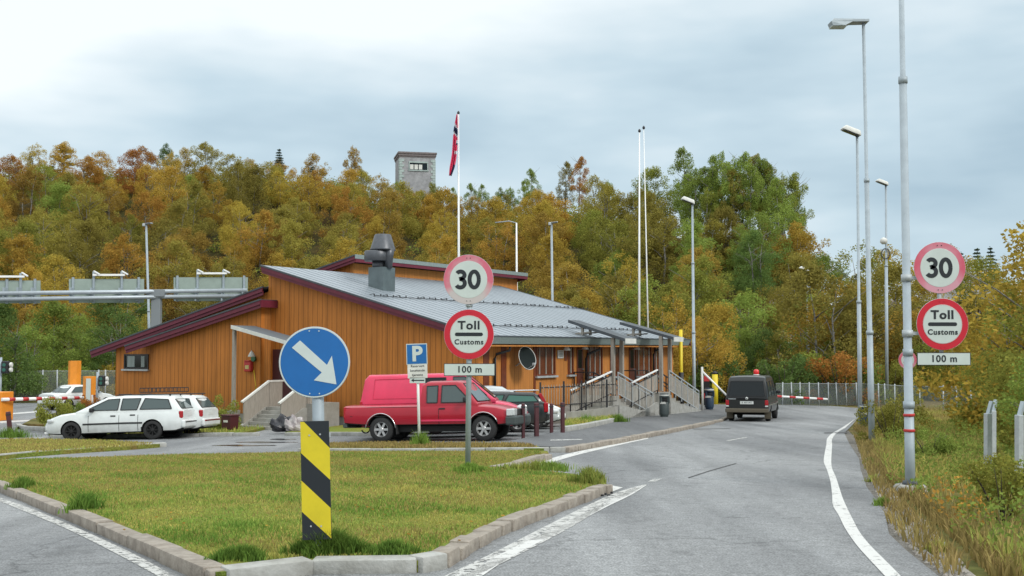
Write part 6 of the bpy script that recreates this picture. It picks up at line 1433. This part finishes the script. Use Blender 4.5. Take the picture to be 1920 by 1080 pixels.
def tree_mesh(kind, seed):
    """returns (crown mesh, trunk mesh); height about 1 unit = metres"""
    r = random.Random(seed); cl = []; tb_ = MB()
    if kind == 'birch':
        H = r.uniform(6.0, 7.4); W = r.uniform(2.4, 3.1); lean = (r.uniform(-.4, .4), r.uniform(-.4, .4)); nst = r.choice([1, 2, 2, 3])
        for sidx in range(nst):
            q = r.uniform(0, 6.28); ox, oy = (.25 * math.cos(q), .25 * math.sin(q)) if nst > 1 else (0, 0); tx, ty = lean[0] + ox * 3.2, lean[1] + oy * 3.2; hh = H * r.uniform(.8, .95)
            tb_.tube([(ox, oy, -.5), (ox * 1.5 + tx * .15, oy * 1.5 + ty * .15, hh * .35), (tx * .6, ty * .6, hh * .7), (tx, ty, hh)], [.09, .06, .035, .01], 6)
            for j in range(6):
                z = hh * r.uniform(.25, .8); a = r.uniform(0, 6.28); L = W * r.uniform(.35, .65); bx, by = tx * z / hh, ty * z / hh
                tb_.tube([(bx, by, z), (bx + math.cos(a) * L * .5, by + math.sin(a) * L * .5, z + L * .45), (bx + math.cos(a) * L, by + math.sin(a) * L, z + L * .8)], [.035, .02, .008], 4)
        nc = r.randint(60, 76)
        for j in range(nc):
            z = .10 + .90 * r.random() ** .95; env = math.sin(min(1, (1.08 - z) / .55) * math.pi / 2) * (.6 + .4 * min(1, z / .25)); a = r.uniform(0, 6.28); rad = W * env * math.sqrt(r.random()) * r.uniform(.7, 1.1)
            cr_ = r.uniform(.35, .85) * (1.1 - .4 * z); cl.append((lean[0] * z + math.cos(a) * rad, lean[1] * z + math.sin(a) * rad, z * H, cr_, cr_, cr_ * r.uniform(.8, 1.4), cr_ ** 2.3))
        cl.append((lean[0], lean[1], H * 1.0, .25, .25, .7, .12)); cl.append((lean[0] + .5, lean[1], H * .93, .3, .3, .6, .15)); return leaf_mesh('crown', cl, 13500, .135, seed), tb_, 'bark_white'
    if kind == 'aspen':     # tall, bare white lower stem
        H = r.uniform(11, 14); W = r.uniform(2.1, 2.8); lean = (r.uniform(-.6, .6), r.uniform(-.5, .5)); zb_ = r.uniform(.28, .40)
        tb_.tube([(0, 0, -.6), (lean[0] * .3, lean[1] * .3, H * .33), (lean[0] * .6, lean[1] * .6, H * .66), (lean[0], lean[1], H * .97)], [.15, .12, .08, .02], 7)
        for j in range(14):
            z = H * r.uniform(zb_ - .08, .92); a = r.uniform(0, 6.28); L = W * r.uniform(.5, 1); bx, by = lean[0] * z / H, lean[1] * z / H
            tb_.tube([(bx, by, z), (bx + math.cos(a) * L * .6, by + math.sin(a) * L * .6, z + L * .35), (bx + math.cos(a) * L, by + math.sin(a) * L, z + L * .75)], [.05, .03, .01], 4)
        for j in range(44):
            z = zb_ + (1 - zb_) * r.random(); env = math.sin(min(1, (1.04 - z) / .4) * math.pi / 2) * (.6 + .4 * min(1, (z - zb_) / .15)); a = r.uniform(0, 6.28); rad = W * env * math.sqrt(r.random())
            cr_ = r.uniform(.4, .85) * (1.1 - .3 * z); cl.append((lean[0] * z + math.cos(a) * rad, lean[1] * z + math.sin(a) * rad, z * H, cr_, cr_, cr_ * 1.2, cr_ ** 2.2))
        cl.append((lean[0], lean[1], H * .98, .3, .3, .8, .15)); return leaf_mesh('crown', cl, 9000, .17, seed), tb_, 'bark_white'
    if kind == 'bush':
        W = r.uniform(1.3, 1.9); H = r.uniform(1.8, 2.6)
        for j in range(9): a = r.uniform(0, 6.28); tb_.tube([(.1 * math.cos(a), .1 * math.sin(a), -.2), (W * .4 * math.cos(a), W * .4 * math.sin(a), H * .5), (W * .7 * math.cos(a), W * .7 * math.sin(a), H * .85)], [.03, .02, .008], 4)
        for j in range(22):
            a = r.uniform(0, 6.28); z = .12 + .8 * r.random(); rad = W * math.sqrt(r.random()) * math.sqrt(max(.1, 1 - (z - .35) ** 2 * 1.8)); cr_ = r.uniform(.25, .5); cl.append((math.cos(a) * rad, math.sin(a) * rad, z * H, cr_, cr_, cr_ * 1.2, cr_ ** 2))
        return leaf_mesh('crown', cl, 5200, .12, seed), tb_, 'bark'
    if kind == 'spruce':
        H = r.uniform(7, 8.5); tb_.tube([(0, 0, -.5), (0, 0, H * .5), (0, 0, H * .98)], [.15, .09, .02], 7); z = .1
        while z < .985:
            rad = 2.0 * (1 - z) ** .8 + .12; n = 7
            for j in range(n): a = 2 * math.pi * j / n + z * 9 + r.uniform(-.2, .2); L = rad * r.uniform(.7, 1.05); cl += [(math.cos(a) * L * k, math.sin(a) * L * k, z * H - L * k * .22, .24 + .1 * L * k, .24 + .1 * L * k, .13, .25 + .4 * L * k) for k in (.35, .65, .95)]
            z += .055
        cl.append((0, 0, H * .97, .1, .1, .5, .3)); return leaf_mesh('crown', cl, 5000, .17, seed), tb_, 'bark'
    if kind == 'pine':
        H = 7.5; tb_.tube([(0, 0, -.5), (.3, 0, H * .5), (.1, 0, H * .9)], [.2, .15, .05], 7)
        for a, z, L in ((0, .62, 2.4), (2.9, .6, 2.2), (1, .72, 1.8), (3.6, .78, 2.6), (5.6, .7, 2.6), (.3, .86, 1.7), (2.6, .9, 1.3), (4.6, .88, 1.2)):
            e = (math.cos(a) * L, math.sin(a) * L * .7, z * H + .5); tb_.tube([(.2, 0, z * H), (e[0] * .6, e[1] * .6, z * H + .2), e], [.07, .05, .02], 5)
            for k in (.55, .8, 1.05): cl.append((e[0] * k, e[1] * k, e[2] + .1, .62, .6, .3, 1))
        cl.append((.1, 0, H * .97, .8, .7, .4, 1.3)); return leaf_mesh('crown', cl, 3400, .2, seed), tb_, 'bark'
PROTO = {}
def proto(kind, n):
    PROTO[kind] = []
    for i in range(n):
        cm, tb_, bark = tree_mesh(kind, 100 + i * 13 + len(kind)); bmesh.ops.recalc_face_normals(tb_.b, faces=tb_.b.faces); tm = bpy.data.meshes.new('trunk'); tb_.b.to_mesh(tm); tb_.b.free(); tm.materials.append(M[bark]); PROTO[kind].append((cm, tm))
proto('birch', 9); proto('aspen', 5); proto('bush', 5); proto('spruce', 2); proto('pine', 1)
NT = 0
def tree(kind, x, y, z, s, rz, col, name, label, cat='tree', group=None, idx=None, sx=1.0, tilt=0):
    global NT
    cm, tm = PROTO[kind][(NT if idx is None else idx) % len(PROTO[kind])]; NT += 1
    root = empty(name, (x, y, z), rz, label, cat, group); root.scale = (s * sx, s * sx, s); root.rotation_euler = (tilt, 0, rz)
    c = bpy.data.objects.new('crown', cm); COL.objects.link(c); c.parent = root
    c.material_slots[0].link = 'OBJECT'; c.material_slots[0].material = LEAF[col]
    t_ = bpy.data.objects.new('trunk', tm); COL.objects.link(t_); t_.parent = root
    return root
def where(u, v):
    """landmark phrase for a pixel on the slope"""
    lm = [(-80, 'at the far left edge'), (70, 'above the left gantry sign'), (195, 'above the middle gantry sign'), (278, 'around the gantry lamp'), (390, 'above the right gantry sign'), (520, 'above the building gable'), (700, 'above the roof vent'), (790, 'below the stone tower'), (860, 'behind the flag'), (970, 'behind the white mast'), (1040, 'behind the roof lamp'), (1120, 'between roof lamp and bare flagpoles'), (1205, 'behind the bare flagpoles'), (1300, 'behind the porch lamp'), (1400, 'above the black van'), (1500, 'right of the black van'), (1570, 'left of the tall lamps'), (1660, 'behind the tall lamps'), (1750, 'behind the right customs signs'), (1880, 'at the right edge')]
    a = min(lm, key=lambda t: abs(t[0] - u))[1]
    b_ = 'on the skyline' if v < 345 else ('high on the slope' if v < 430 else ('halfway up the slope' if v < 520 else ('low on the slope' if v < 610 else 'at the foot of the slope')))
    return b_, a
def colour_at(u, v, r):
    """tree colours drift across the hillside as in the photograph"""
    n = math.sin(u * .013 + v * .021) + math.sin(u * .031 - v * .017 + 2)
    if u > 1270 and u < 1520 and v < 470: return r.choice(['green', 'green', 'olive', 'green', 'yellow green'])
    if 870 < u < 1000 and v < 370: return r.choice(['dark green', 'green'])
    if u < 260 and v > 600: return r.choice(['dark green', 'olive', 'green', 'brownish'])
    if 180 < u < 340 and v < 400: return r.choice(['rusty', 'amber', 'amber', 'brownish'])
    if u < 60 and v < 330: return r.choice(['amber', 'rusty', 'olive'])
    if v > 480 and u > 1350: return r.choice(['green', 'yellow green', 'olive', 'golden', 'dark green'])
    if 980 < u < 1350 and v > 430: return r.choice(['olive', 'golden', 'yellow green', 'green', 'olive', 'brownish'])
    if u > 1480: return r.choice(['golden', 'yellow green', 'olive', 'green', 'olive'])
    if n > .9: return r.choice(['golden', 'amber', 'golden'])
    if n < -1.0: return r.choice(['olive', 'olive', 'green', 'brownish'])
    return r.choice(['golden', 'brownish', 'olive', 'amber', 'golden', 'olive', 'olive', 'yellow green'])
def proj(P):
    q = Vector(P) - EYE; f_ = q.y * cp + q.z * spi; z_ = -q.y * spi + q.z * cp; return 960 + F * q.x / f_, 540 - F * z_ / f_
WORDS = {'golden': 'golden', 'amber': 'orange amber', 'rusty': 'rusty red', 'olive': 'olive', 'brownish': 'brown gold', 'green': 'green', 'dark green': 'dark green', 'blue green': 'blue green', 'yellow green': 'yellow green'}
rt_ = random.Random(21); seen = {}
def place_tree(kind, X, Y, s, col=None, name=None, dz=0, label=None, **k):
    z = g(X, Y) + dz; u, v = proj((X, Y, z + 4 * s)); col = col or colour_at(u, v, rt_); a, b_ = where(u, v)
    nm = name or {'birch': 'birch_tree', 'aspen': 'aspen_tree', 'bush': 'willow_bush', 'spruce': 'spruce_tree', 'pine': 'pine_tree'}[kind]
    kd = {'birch': 'birch', 'aspen': 'tall aspen', 'bush': 'bush', 'spruce': 'spruce', 'pine': 'pine'}[kind]
    lb = label or f'{WORDS[col]} {kd} {a} {b_}'
    gr = {'birch': 'autumn birches on the hillside', 'aspen': 'tall green aspens on the ledge', 'bush': 'bushes at the foot of the slope', 'spruce': 'dark spruces on the skyline', 'pine': 'pines on the skyline'}[kind]
    return tree(kind, X, Y, z, s, rt_.uniform(0, 6.28), col, nm, lb, 'tree' if kind != 'bush' else 'bush', gr, **k)
# hillside birches on a jittered grid in angle and distance
cand = []; Yr = 84.0; row = 0
while Yr < 176:
    stp = 5.4 if Yr < 130 else (6.0 if Yr < 152 else 5.2); n = int(.86 * Yr / stp); 
    for i in range(n + 1):
        kx = -.48 + .88 * (i + (row % 2) * .5) / n; X = kx * Yr + rt_.uniform(-1.3, 1.3); Y = Yr + rt_.uniform(-1.6, 1.6); u = 960 + F * X / Y
        d1 = float(np.interp(u, KU, KD)); d0 = float(np.interp(u, KU, KF))
        if Y > d1 + 3 or Y < d0 - 1: continue
        # the building hides the foot of the slope behind it
        u2, v2 = proj((X, Y, g(X, Y) + 7))
        if 330 < u2 < 1000 and v2 > 560: continue
        if 1270 < u < 1545 and Y > 109: continue          # aspens stand there
        if 1500 < u < 1680 and 84 < Y and rt_.random() < .35: continue     # rocky slope stays open
        if 890 < u < 1080 and 112 < Y < 124 and rt_.random() < .6: continue
        cand.append((X, Y))
    Yr += 6.2 if Yr < 130 else 7.0; row += 1
print('birches', len(cand))
if len(cand) > 296: rt_.shuffle(cand); cand = cand[:296]
for X, Y in cand: place_tree('birch', X, Y, rt_.uniform(.74, 1.10) * (.88 if Y > 150 else 1), sx=rt_.uniform(1.05, 1.3))
# aspens on the ledge
for i in range(22):
    u = 1282 + 225 * (i + .5) / 22 + rt_.uniform(-6, 6); Y = rt_.uniform(110, 124); X = (u - 960) / F * Y
    pk_ = 1 - abs((u - 1400) / 190) ** 2 * .35; place_tree('aspen', X, Y, rt_.uniform(.62, .82) * pk_)
for u, Y, s in ((1215, 150, .7), (1145, 152, .62), (1060, 155, .62), (1085, 153, .66), (905, 160, .5), (935, 160, .52), (960, 160, .5), (985, 158, .5), (885, 161, .5), (848, 162, .45), (310, 170, .62), (655, 166, .62), (1290, 128, .85), (1000, 156, .55)):
    place_tree('aspen', (u - 960) / F * Y, Y, s, col={310: 'dark green', 655: 'golden', 1060: 'olive', 1085: 'rusty'}.get(u, 'green'))
for u, Y, s in ((738, 164, .72), (765, 160, .74), (790, 162, .72), (815, 160, .76), (842, 163, .7), (1330, 108, .7), (1380, 109, .7), (1430, 107, .66), (1480, 104, .7), (1505, 106, .7)): place_tree('birch', (u - 960) / F * Y, Y, s, sx=1.3)
place_tree('spruce', (520 - 960) / F * 168, 168, .85, 'blue green', label='dark pointed spruce on the skyline above the building gable')
place_tree('spruce', (50 - 960) / F * 172, 172, .55, 'blue green', label='small dark spruce on the skyline at the far left')
place_tree('spruce', (583 - 960) / F * 160, 160, .6, 'blue green', label='small dark spruce right of the pointed one on the skyline')
place_tree('pine', (115 - 960) / F * 174, 174, .85, 'blue green', label='spreading dark pine on the skyline at the upper left')
place_tree('pine', (88 - 960) / F * 176, 176, .5, 'blue green', label='small dark pine left of the spreading pine on the skyline')
# fringe at the foot: bushes and young trees
for i in range(46):
    u = -40 + 1700 * i / 45 + rt_.uniform(-15, 15); Y = float(np.interp(u, KU, KF)) - rt_.uniform(1, 6); X = (u - 960) / F * Y
    if 215 < u < 1010: continue
    place_tree('bush', X, Y, rt_.uniform(.8, 1.5), col=rt_.choice(['dark green', 'green', 'olive', 'yellow green', 'golden']) if u < 1200 else rt_.choice(['green', 'dark green', 'yellow green', 'golden', 'rusty']))
for u, Y, s, c_ in ((20, 74, .9, 'dark green'), (-60, 74, 1.0, 'green'), (60, 79, .8, 'green'), (1310, 68, .7, 'amber'), (1335, 70, .85, 'golden'), (1250, 74, .9, 'golden'), (1400, 72, .6, 'green'), (1440, 70, .65, 'dark green'), (1370, 74, .6, 'green'), (1465, 69, .55, 'yellow green')):
    place_tree('birch', (u - 960) / F * Y, Y, s, col=c_, sx=1.15)
# trees by the right of the road (nearer, in front of the rocky slope)
for u, Y, s, c_ in ((1545, 70, 1.15, 'olive'), (1590, 74, 1.15, 'golden'), (1640, 73, .95, 'olive'), (1690, 75, .8, 'golden'), (1735, 72, .72, 'yellow green'), (1775, 76, .7, 'olive'), (1800, 70, .6, 'golden'), (1510, 78, .9, 'yellow green'), (1830, 74, .62, 'olive'), (1870, 74, .7, 'green')):
    place_tree('birch', (u - 960) / F * Y, Y, s, col=c_, sx=1.2)
# near trees at the right edge
for X, Y, s, c_, lb in ((16.4, 34, 1.12, 'golden', 'nearest golden birch leaning in at the right edge'), (20.2, 39, 1.0, 'golden', 'larger yellow birch behind the nearest one at the right edge'), (11.7, 24.0, .62, 'yellow green', 'yellow green birch low at the right edge above the concrete posts'), (15.8, 35, .66, 'yellow green', 'yellow green birch left of the right edge group'), (9.0, 18.6, .36, 'green', 'small green birch overhanging the concrete posts at the right edge')):
    place_tree('birch', X, Y, s, col=c_, label=lb, sx=1.15, dz=-.5)
# undergrowth on the slope: one mass of low leaves
def undergrowth():
    r = random.Random(5); cl = []
    for i in range(2600):
        k = r.uniform(-.5, .5); Y = r.uniform(76, 176); X = k * Y; u = 960 + F * k
        if Y < float(np.interp(u, KU, KF)) - 2: continue
        if 1560 < u < 1680 and Y > 80 and r.random() < .8: continue
        s = r.uniform(.5, 1.3); cl.append((X, Y, g(X, Y) + s * .4, s, s, s * .7, s * s))
    for i in range(900):
        k = r.uniform(-.48, .10); u = 960 + F * k; Y = float(np.interp(u, KU, KD)) + r.uniform(-9, 3); X = k * Y; s = r.uniform(.9, 1.7); cl.append((X, Y, g(X, Y) + s * .7, s, s, s, s * s))
    me = leaf_mesh('undergrowth', cl, 150000, .24, 9, m=LEAF['olive']); o = link('undergrowth', me); tag(o, 'low brown and green undergrowth between the trunks on the hillside', 'undergrowth', kind='stuff')
    cl2 = [c for c in cl if r.random() < .4]; me = leaf_mesh('undergrowth', cl2, 60000, .24, 10, m=LEAF['green']); o = link('undergrowth', me); tag(o, 'green shrub layer between the trunks on the hillside', 'undergrowth', kind='stuff')
undergrowth()
def flank(k0, k1, n, lab, seed, m):
    r = random.Random(seed); cl = []
    for i in range(n):
        Y = r.uniform(84, 172); k = r.uniform(k0, k1); X = k * Y; zt = g(X, Y)
        for j in range(9): s = r.uniform(.7, 1.2); cl.append((X + r.gauss(0, 1.3), Y + r.gauss(0, 1.3), zt + r.uniform(1, 6), s, s, s * 1.2, s * s))
    tag(link('woodland', leaf_mesh('woodland', cl, n * 620, .27, seed, m=m)), lab, 'woodland', kind='stuff')
flank(-.82, -.50, 110, 'far wood continuing the hillside past the left edge', 3, LEAF['golden']); flank(-.82, -.50, 60, 'olive wood continuing the hillside past the left edge', 4, LEAF['olive']); flank(.42, .62, 60, 'golden wood past the right edge', 5, LEAF['golden'])
# garden bushes by the gable and toll island
for u, v, s, c_, lb in ((100, 806, .62, 'yellow green', 'round yellow green bush in front of the white saloon at the toll island'), (400, 805, .62, 'yellow green', 'yellow green bush against the gable wall left of the red bin'), (125, 803, .42, 'green', 'small green bush beside the toll island bush')):
    p = G(u, v, .1); tree('bush', p.x, p.y + .3, p.z, s, u, c_, 'garden_bush', lb, 'bush', 'bushes in the forecourt', sx=.85)
for u, v, s, c_ in ((165, 768, .45, 'rusty'),):
    p = G(u, 790, .1); tree('bush', p.x, p.y, p.z, s, 1, c_, 'garden_bush', 'low reddish bush in front of the orange pylons', 'bush', 'bushes in the forecourt')
# ------------------------------------------------------------------ rocks
def boulder(name, P, s, lab, seed, m='rock', cat='rock', group='pale rocks on the slope', h=None):
    b = bmesh.new(); bmesh.ops.create_icosphere(b, subdivisions=4, radius=1); r = random.Random(seed); o = [r.uniform(0, 9) for _ in range(6)]
    for v in b.verts:
        c = v.co; k = 1 + .22 * math.sin(3 * c.x + o[0]) * math.sin(3 * c.y + o[1]) + .12 * math.sin(7 * c.z + o[2] + 3 * c.x) + .05 * math.sin(17 * c.x + o[3]) * math.sin(15 * c.y); v.co = Vector((c.x * s[0] * k, c.y * s[1] * k, c.z * s[2] * k))
    me = bpy.data.meshes.new(name); b.to_mesh(me); b.free(); o_ = link(name, me, M[m])
    for p in me.polygons: p.use_smooth = True
    me.set_sharp_from_angle(angle=R(30)); o_.location = P; return tag(o_, lab, cat, group)
for u, Y, s, lab in ((945, 118, (2.2, 2, .9), 'broad pale rock outcrop behind the white mast'), (1060, 121, (1.3, 1, .6), 'small pale rock right of the roof lamp'), (1478, 100, (1.1, 1, .8), 'grey boulder above the distant lamp'), (1500, 96, (1.6, 1, .9), 'pale rock below the grey boulder, right of the aspens'), (1470, 88, (1.3, 1.2, 1.0), 'pale rock halfway down the rocky slope'), (1485, 82, (1.0, 1, .8), 'reddish rock low on the rocky slope'), (1530, 92, (1.4, 1.2, 1.1), 'rock on the slope left of the tall lamps'), (1640, 99, (3.4, 3, 1.6), 'rounded rock summit on the skyline between the tall lamps'), (1655, 93, (1.6, 1.5, .9), 'pale rock just below the rounded summit'), (1615, 88, (1.4, 1.2, .9), 'small rock between the two tallest lamps'), (1600, 81, (1, 1, .8), 'low rock at the slope foot behind the tallest lamp')):
    X = (u - 960) / F * Y; boulder('rock', (X, Y, g(X, Y) + s[2] * .3), s, lab, int(u))
def open_slope():
    P = [((u - 960) / F * Y, Y) for u, Y in ((1455, 78), (1620, 76), (1690, 84), (1690, 96), (1600, 101), (1500, 108), (1440, 104))]
    tag(sheet('rocky_slope', P, M['scree'], .12, 2, hf=g), kind='structure')
open_slope()
# ------------------------------------------------------------------ stone tower on the hill
Y = 176; base = at(778, 352, Y); zt = zat(0, 291, Y); TW = empty('stone_tower', (base.x, Y, base.z - 6), 0, 'square grey stone lookout tower with pale quoins rising above the trees', 'tower'); TW.rotation_euler = (0, 0, .22)
H = zt - TW.location.z; wt_ = 5.6
M['tower'] = mat('grey tower render', (.30, .30, .31), .9, var=.25, vscale=1.2); M['quoin'] = mat('pale quoin stone', (.36, .43, .41), .9, var=.2, vscale=2); M['cornice'] = mat('dark cornice', (.18, .155, .155), .9, var=.2)
MB().box((0, 0, (H - .6) / 2), (wt_, wt_, H - .6)).build('wall', M['tower'], TW)
b = MB(); b.box((0, 0, H - .45), (wt_ + .3, wt_ + .3, .35)); b.box((0, 0, H - .15), (wt_ + .5, wt_ + .5, .3), bev=.04); b.box((0, 0, H - .72), (wt_ + .12, wt_ + .12, .2)); cn_ = b.build('cornice', M['cornice'], TW); MB().box((wt_ * .33, .3, H + .25), (.75, .75, .6), bev=.03).build('chimney', M['cornice'], TW)
b = MB()
for sx in (-1, 1):
    for i in range(int((H - 1) / .42)): L_w = .75 if i % 2 else .45; b.box((sx * (wt_ / 2 - L_w / 2 + .03), -wt_ / 2 - .02, i * .42 + .2), (L_w, .1, .38)); b.box((sx * (wt_ / 2 + .02), -wt_ / 2 + L_w / 2, i * .42 + .2), (.1, L_w, .37))
b.build('quoin', M['quoin'], TW)
zw = zat(0, 317, Y) - TW.location.z; b = MB(); b.box((.15, -wt_ / 2 - .06, zw + .62), (3.0, .14, .22)); b.box((.15, -wt_ / 2 - .06, zw - .68), (3.2, .14, .16)); b.box((-1.3, -wt_ / 2 - .05, zw), (.14, .12, 1.1)); b.box((1.6, -wt_ / 2 - .05, zw), (.14, .12, 1.1)); wf = b.build('window', M['quoin'], TW)
MB().box((.15, -wt_ / 2 - .01, zw), (2.8, .03, 1.1)).build('pane', M['glass_dark'], wf); b = MB()
for k in range(3): b.box((-.88 + k * .68, -wt_ / 2 - .035, zw - .12), (.54, .02, .76))
b.build('blind', M['offwhite'], wf)
# ------------------------------------------------------------------ far house at the right
Y = 95; p = at(1812, 566, Y); HS = empty('distant_house', (p.x, Y, p.z - 3.2), -.35, 'distant low house with a grey roof behind the right customs signs', 'house')
MB().box((0, 0, 1.6), (9, 6, 3.2)).build('wall', mat('dark house wall', (.07, .04, .035), .8), HS); b = MB(); b.prism([(-5, -3.4, 3.1), (5, -3.4, 3.1), (5, 0, 4.1), (-5, 0, 4.1)], (0, 0, .1)); b.prism([(-5, 3.4, 3.1), (5, 3.4, 3.1), (5, .0, 4.1), (-5, .0, 4.1)], (0, 0, .098)); b.build('roof', mat('pale grey roof', (.30, .31, .32), .5), HS)
for u, Y, s in ((1805, 108, .65), (1835, 112, .75), (1765, 118, .6), (1722, 120, .5), (1860, 106, .7)):
    X = (u - 960) / F * Y; tree('spruce', X, Y, at(u, 560, Y).z - 1, s, u, 'blue green', 'spruce_tree', 'dark conifers behind the distant house', 'tree', 'dark conifers behind the distant house')
# ------------------------------------------------------------------ fences
def net_fence(pts, h, us, label, name='mesh_fence', pr=.035, net=True, m='galv_dull'):
    P = [Vector((p[0], p[1], g0(p[0], p[1]))) for p in pts]; root = empty(name, P[0], 0, label, 'fence')
    for i in range(len(P) - 1):
        a, c_ = P[i] - P[0], P[i + 1] - P[0]
        if net: MB().face([a, c_, c_ + Vector((0, 0, h)), a + Vector((0, 0, h))]).build('netting', M['net'], root, norm=False)
        b = MB(); b.tube([a + Vector((0, 0, h)), c_ + Vector((0, 0, h))], .015, 5); b.build('top_wire', M[m], root)
    for u in us:
        # intersection of the viewing plane of column u with the polyline
        k = (u - 960) / F
        for i in range(len(P) - 1):
            a, c_ = P[i], P[i + 1]; fa, fc = a.x - k * a.y, c_.x - k * c_.y
            if fa * fc <= 0 and fa != fc:
                q = a + (c_ - a) * (fa / (fa - fc)) - P[0]; MB().tube([q - Vector((0, 0, .2)), q + Vector((rnd.uniform(-.05, .05), 0, h + .08))], pr, 6).build('post', M[m], root); break
    return root
fp_ = [tuple(at(1455, 760, 64.5)[:2]), tuple(at(1620, 760, 64)[:2]), tuple(at(1700, 760, 60)[:2]), tuple(at(1835, 760, 58)[:2])]
net_fence(fp_, 1.22, [1465, 1483, 1498, 1515, 1533, 1551, 1567, 1585, 1604, 1625, 1645, 1657, 1675, 1700, 1722, 1765, 1790, 1818], 'pale mesh fence with many thin posts along the far side of the road')
net_fence([tuple(at(-120, 750, 76)[:2]), tuple(at(215, 750, 77)[:2])], 2.0, [-60, -20, 22, 82, 110, 150, 188, 200], 'tall mesh fence with pale posts in front of the trees on the left', pr=.05)
for u, vb, vt, Y, lab in ((1852, 905, 775, 19.5, 'leaning pale concrete post under the birch at the right edge, left one'), (1861, 888, 770, 21.5, 'pale concrete post just behind the leaning one at the right edge'), (1911, 930, 778, 17.6, 'pale concrete post nearest the right edge of the picture')):
    p = at(u, vb, Y); zt_ = zat(0, vt, Y); root = empty('fence_post', (p.x, p.y, p.z), .3, lab, 'fence post', 'concrete posts under the birch'); root.rotation_euler = (0, .03, .3)
    MB().box((0, 0, (zt_ - p.z) / 2), (.1, .1, zt_ - p.z), bev=.01).build('shaft', M['galv_dull'], root); b = MB(); b.bar((0, 0, zt_ - p.z - .04), (.12, .05, zt_ - p.z + .2), .06); b.build('crank', M['galv'], root)
# ------------------------------------------------------------------ verge on the right
VG = px([(1600, 800), (1625, 806), (1640, 845), (1672, 905), (1700, 925), (1760, 965), (1830, 1030), (1900, 1085)]) + [(7.5, 8), (16, 12), (26, 40), (26, 62)] + px([(1640, 768)])
COLB = G(1707, 921)
def clear(P): return [p for p in P if (p[0] - COLB.x) ** 2 + (p[1] - COLB.y) ** 2 > .14]
a = blades('grass', clear(scatter(VG, 40000, -.03, 71, sc=lambda x, y: .6 + .5 * abs(math.sin(x * 1.3 + y * .5)) )), .27, M['blade_dry'], 71, .010, .6); tag(a, 'tall dry straw coloured grass on the right verge', 'grass', kind='stuff')
a = blades('grass', [p for p in scatter(VG, 90000, -.03, 72) if math.sin(p[0] * .8 + 1) + math.sin(p[1] * .5 + p[0] * .6) > -.1], .22, M['blade'], 72, .012, .7); tag(a, 'olive green grass on the right verge', 'grass', kind='stuff')
EDGE = px([(1600, 803), (1620, 820), (1630, 850), (1650, 885), (1680, 915), (1720, 950), (1790, 1010), (1840, 1060), (1870, 1085), (1920, 1085), (1840, 1010), (1740, 940), (1690, 880), (1660, 830), (1640, 800)])
a = blades('grass', clear(scatter(EDGE, 9000, -.02, 73) + scatter(SHP, 1500, -.01, 74)), .16, M['blade_dry'], 73, .01, .8); tag(a, 'short dry grass creeping over the gravel edge', 'grass', kind='stuff')
for u, v in ((1692, 932), (1640, 905), (1760, 1040), (1630, 870), (1655, 950), (1638, 880)): tuft(u, v, .16, .12, 260, .12, M['blade'] if u != 1692 else M['blade_dry'], 'small grass tuft in the gravel of the right shoulder', dz=-.02)
def weeds():
    r = random.Random(11); cl = []; cl2 = []
    for i in range(340):
        y = r.uniform(9, 50); x = y * r.uniform(.335, .5)
        if not inpoly(x, y, VG): continue
        s = r.uniform(.12, .3); (cl if r.random() < .75 else cl2).append((x, y, g0(x, y) + s * .9, s, s, s * 1.1, s * s))
    o = link('weeds', leaf_mesh('weeds', cl, 22000, .055, 12, m=LEAF['green'])); tag(o, 'leafy green weeds in the grass of the right verge', 'weeds', kind='stuff')
    if cl2: o = link('weeds', leaf_mesh('weeds', cl2[:14], 900, .05, 13, m=LEAF['rusty'])); tag(o, 'reddish weeds in the grass of the right verge', 'weeds', kind='stuff')
weeds()
for u, v, s, c_, lb in ((1672, 832, .50, 'yellow green', 'leafy green shrub between the tallest lamp and the thick column'), (1688, 800, .40, 'yellow green', 'yellow green shrub behind the thick column'), (1745, 865, .32, 'green', 'low green shrub right of the thick column'), (1880, 975, .30, 'yellow green', 'leafy shrub low at the right edge of the verge'), (1885, 800, .5, 'green', 'dark shrub between the concrete posts at the right edge')):
    p = G(u, v); tree('bush', p.x, p.y, p.z, s, u * .1, c_, 'verge_shrub', lb, 'bush', 'shrubs on the right verge')
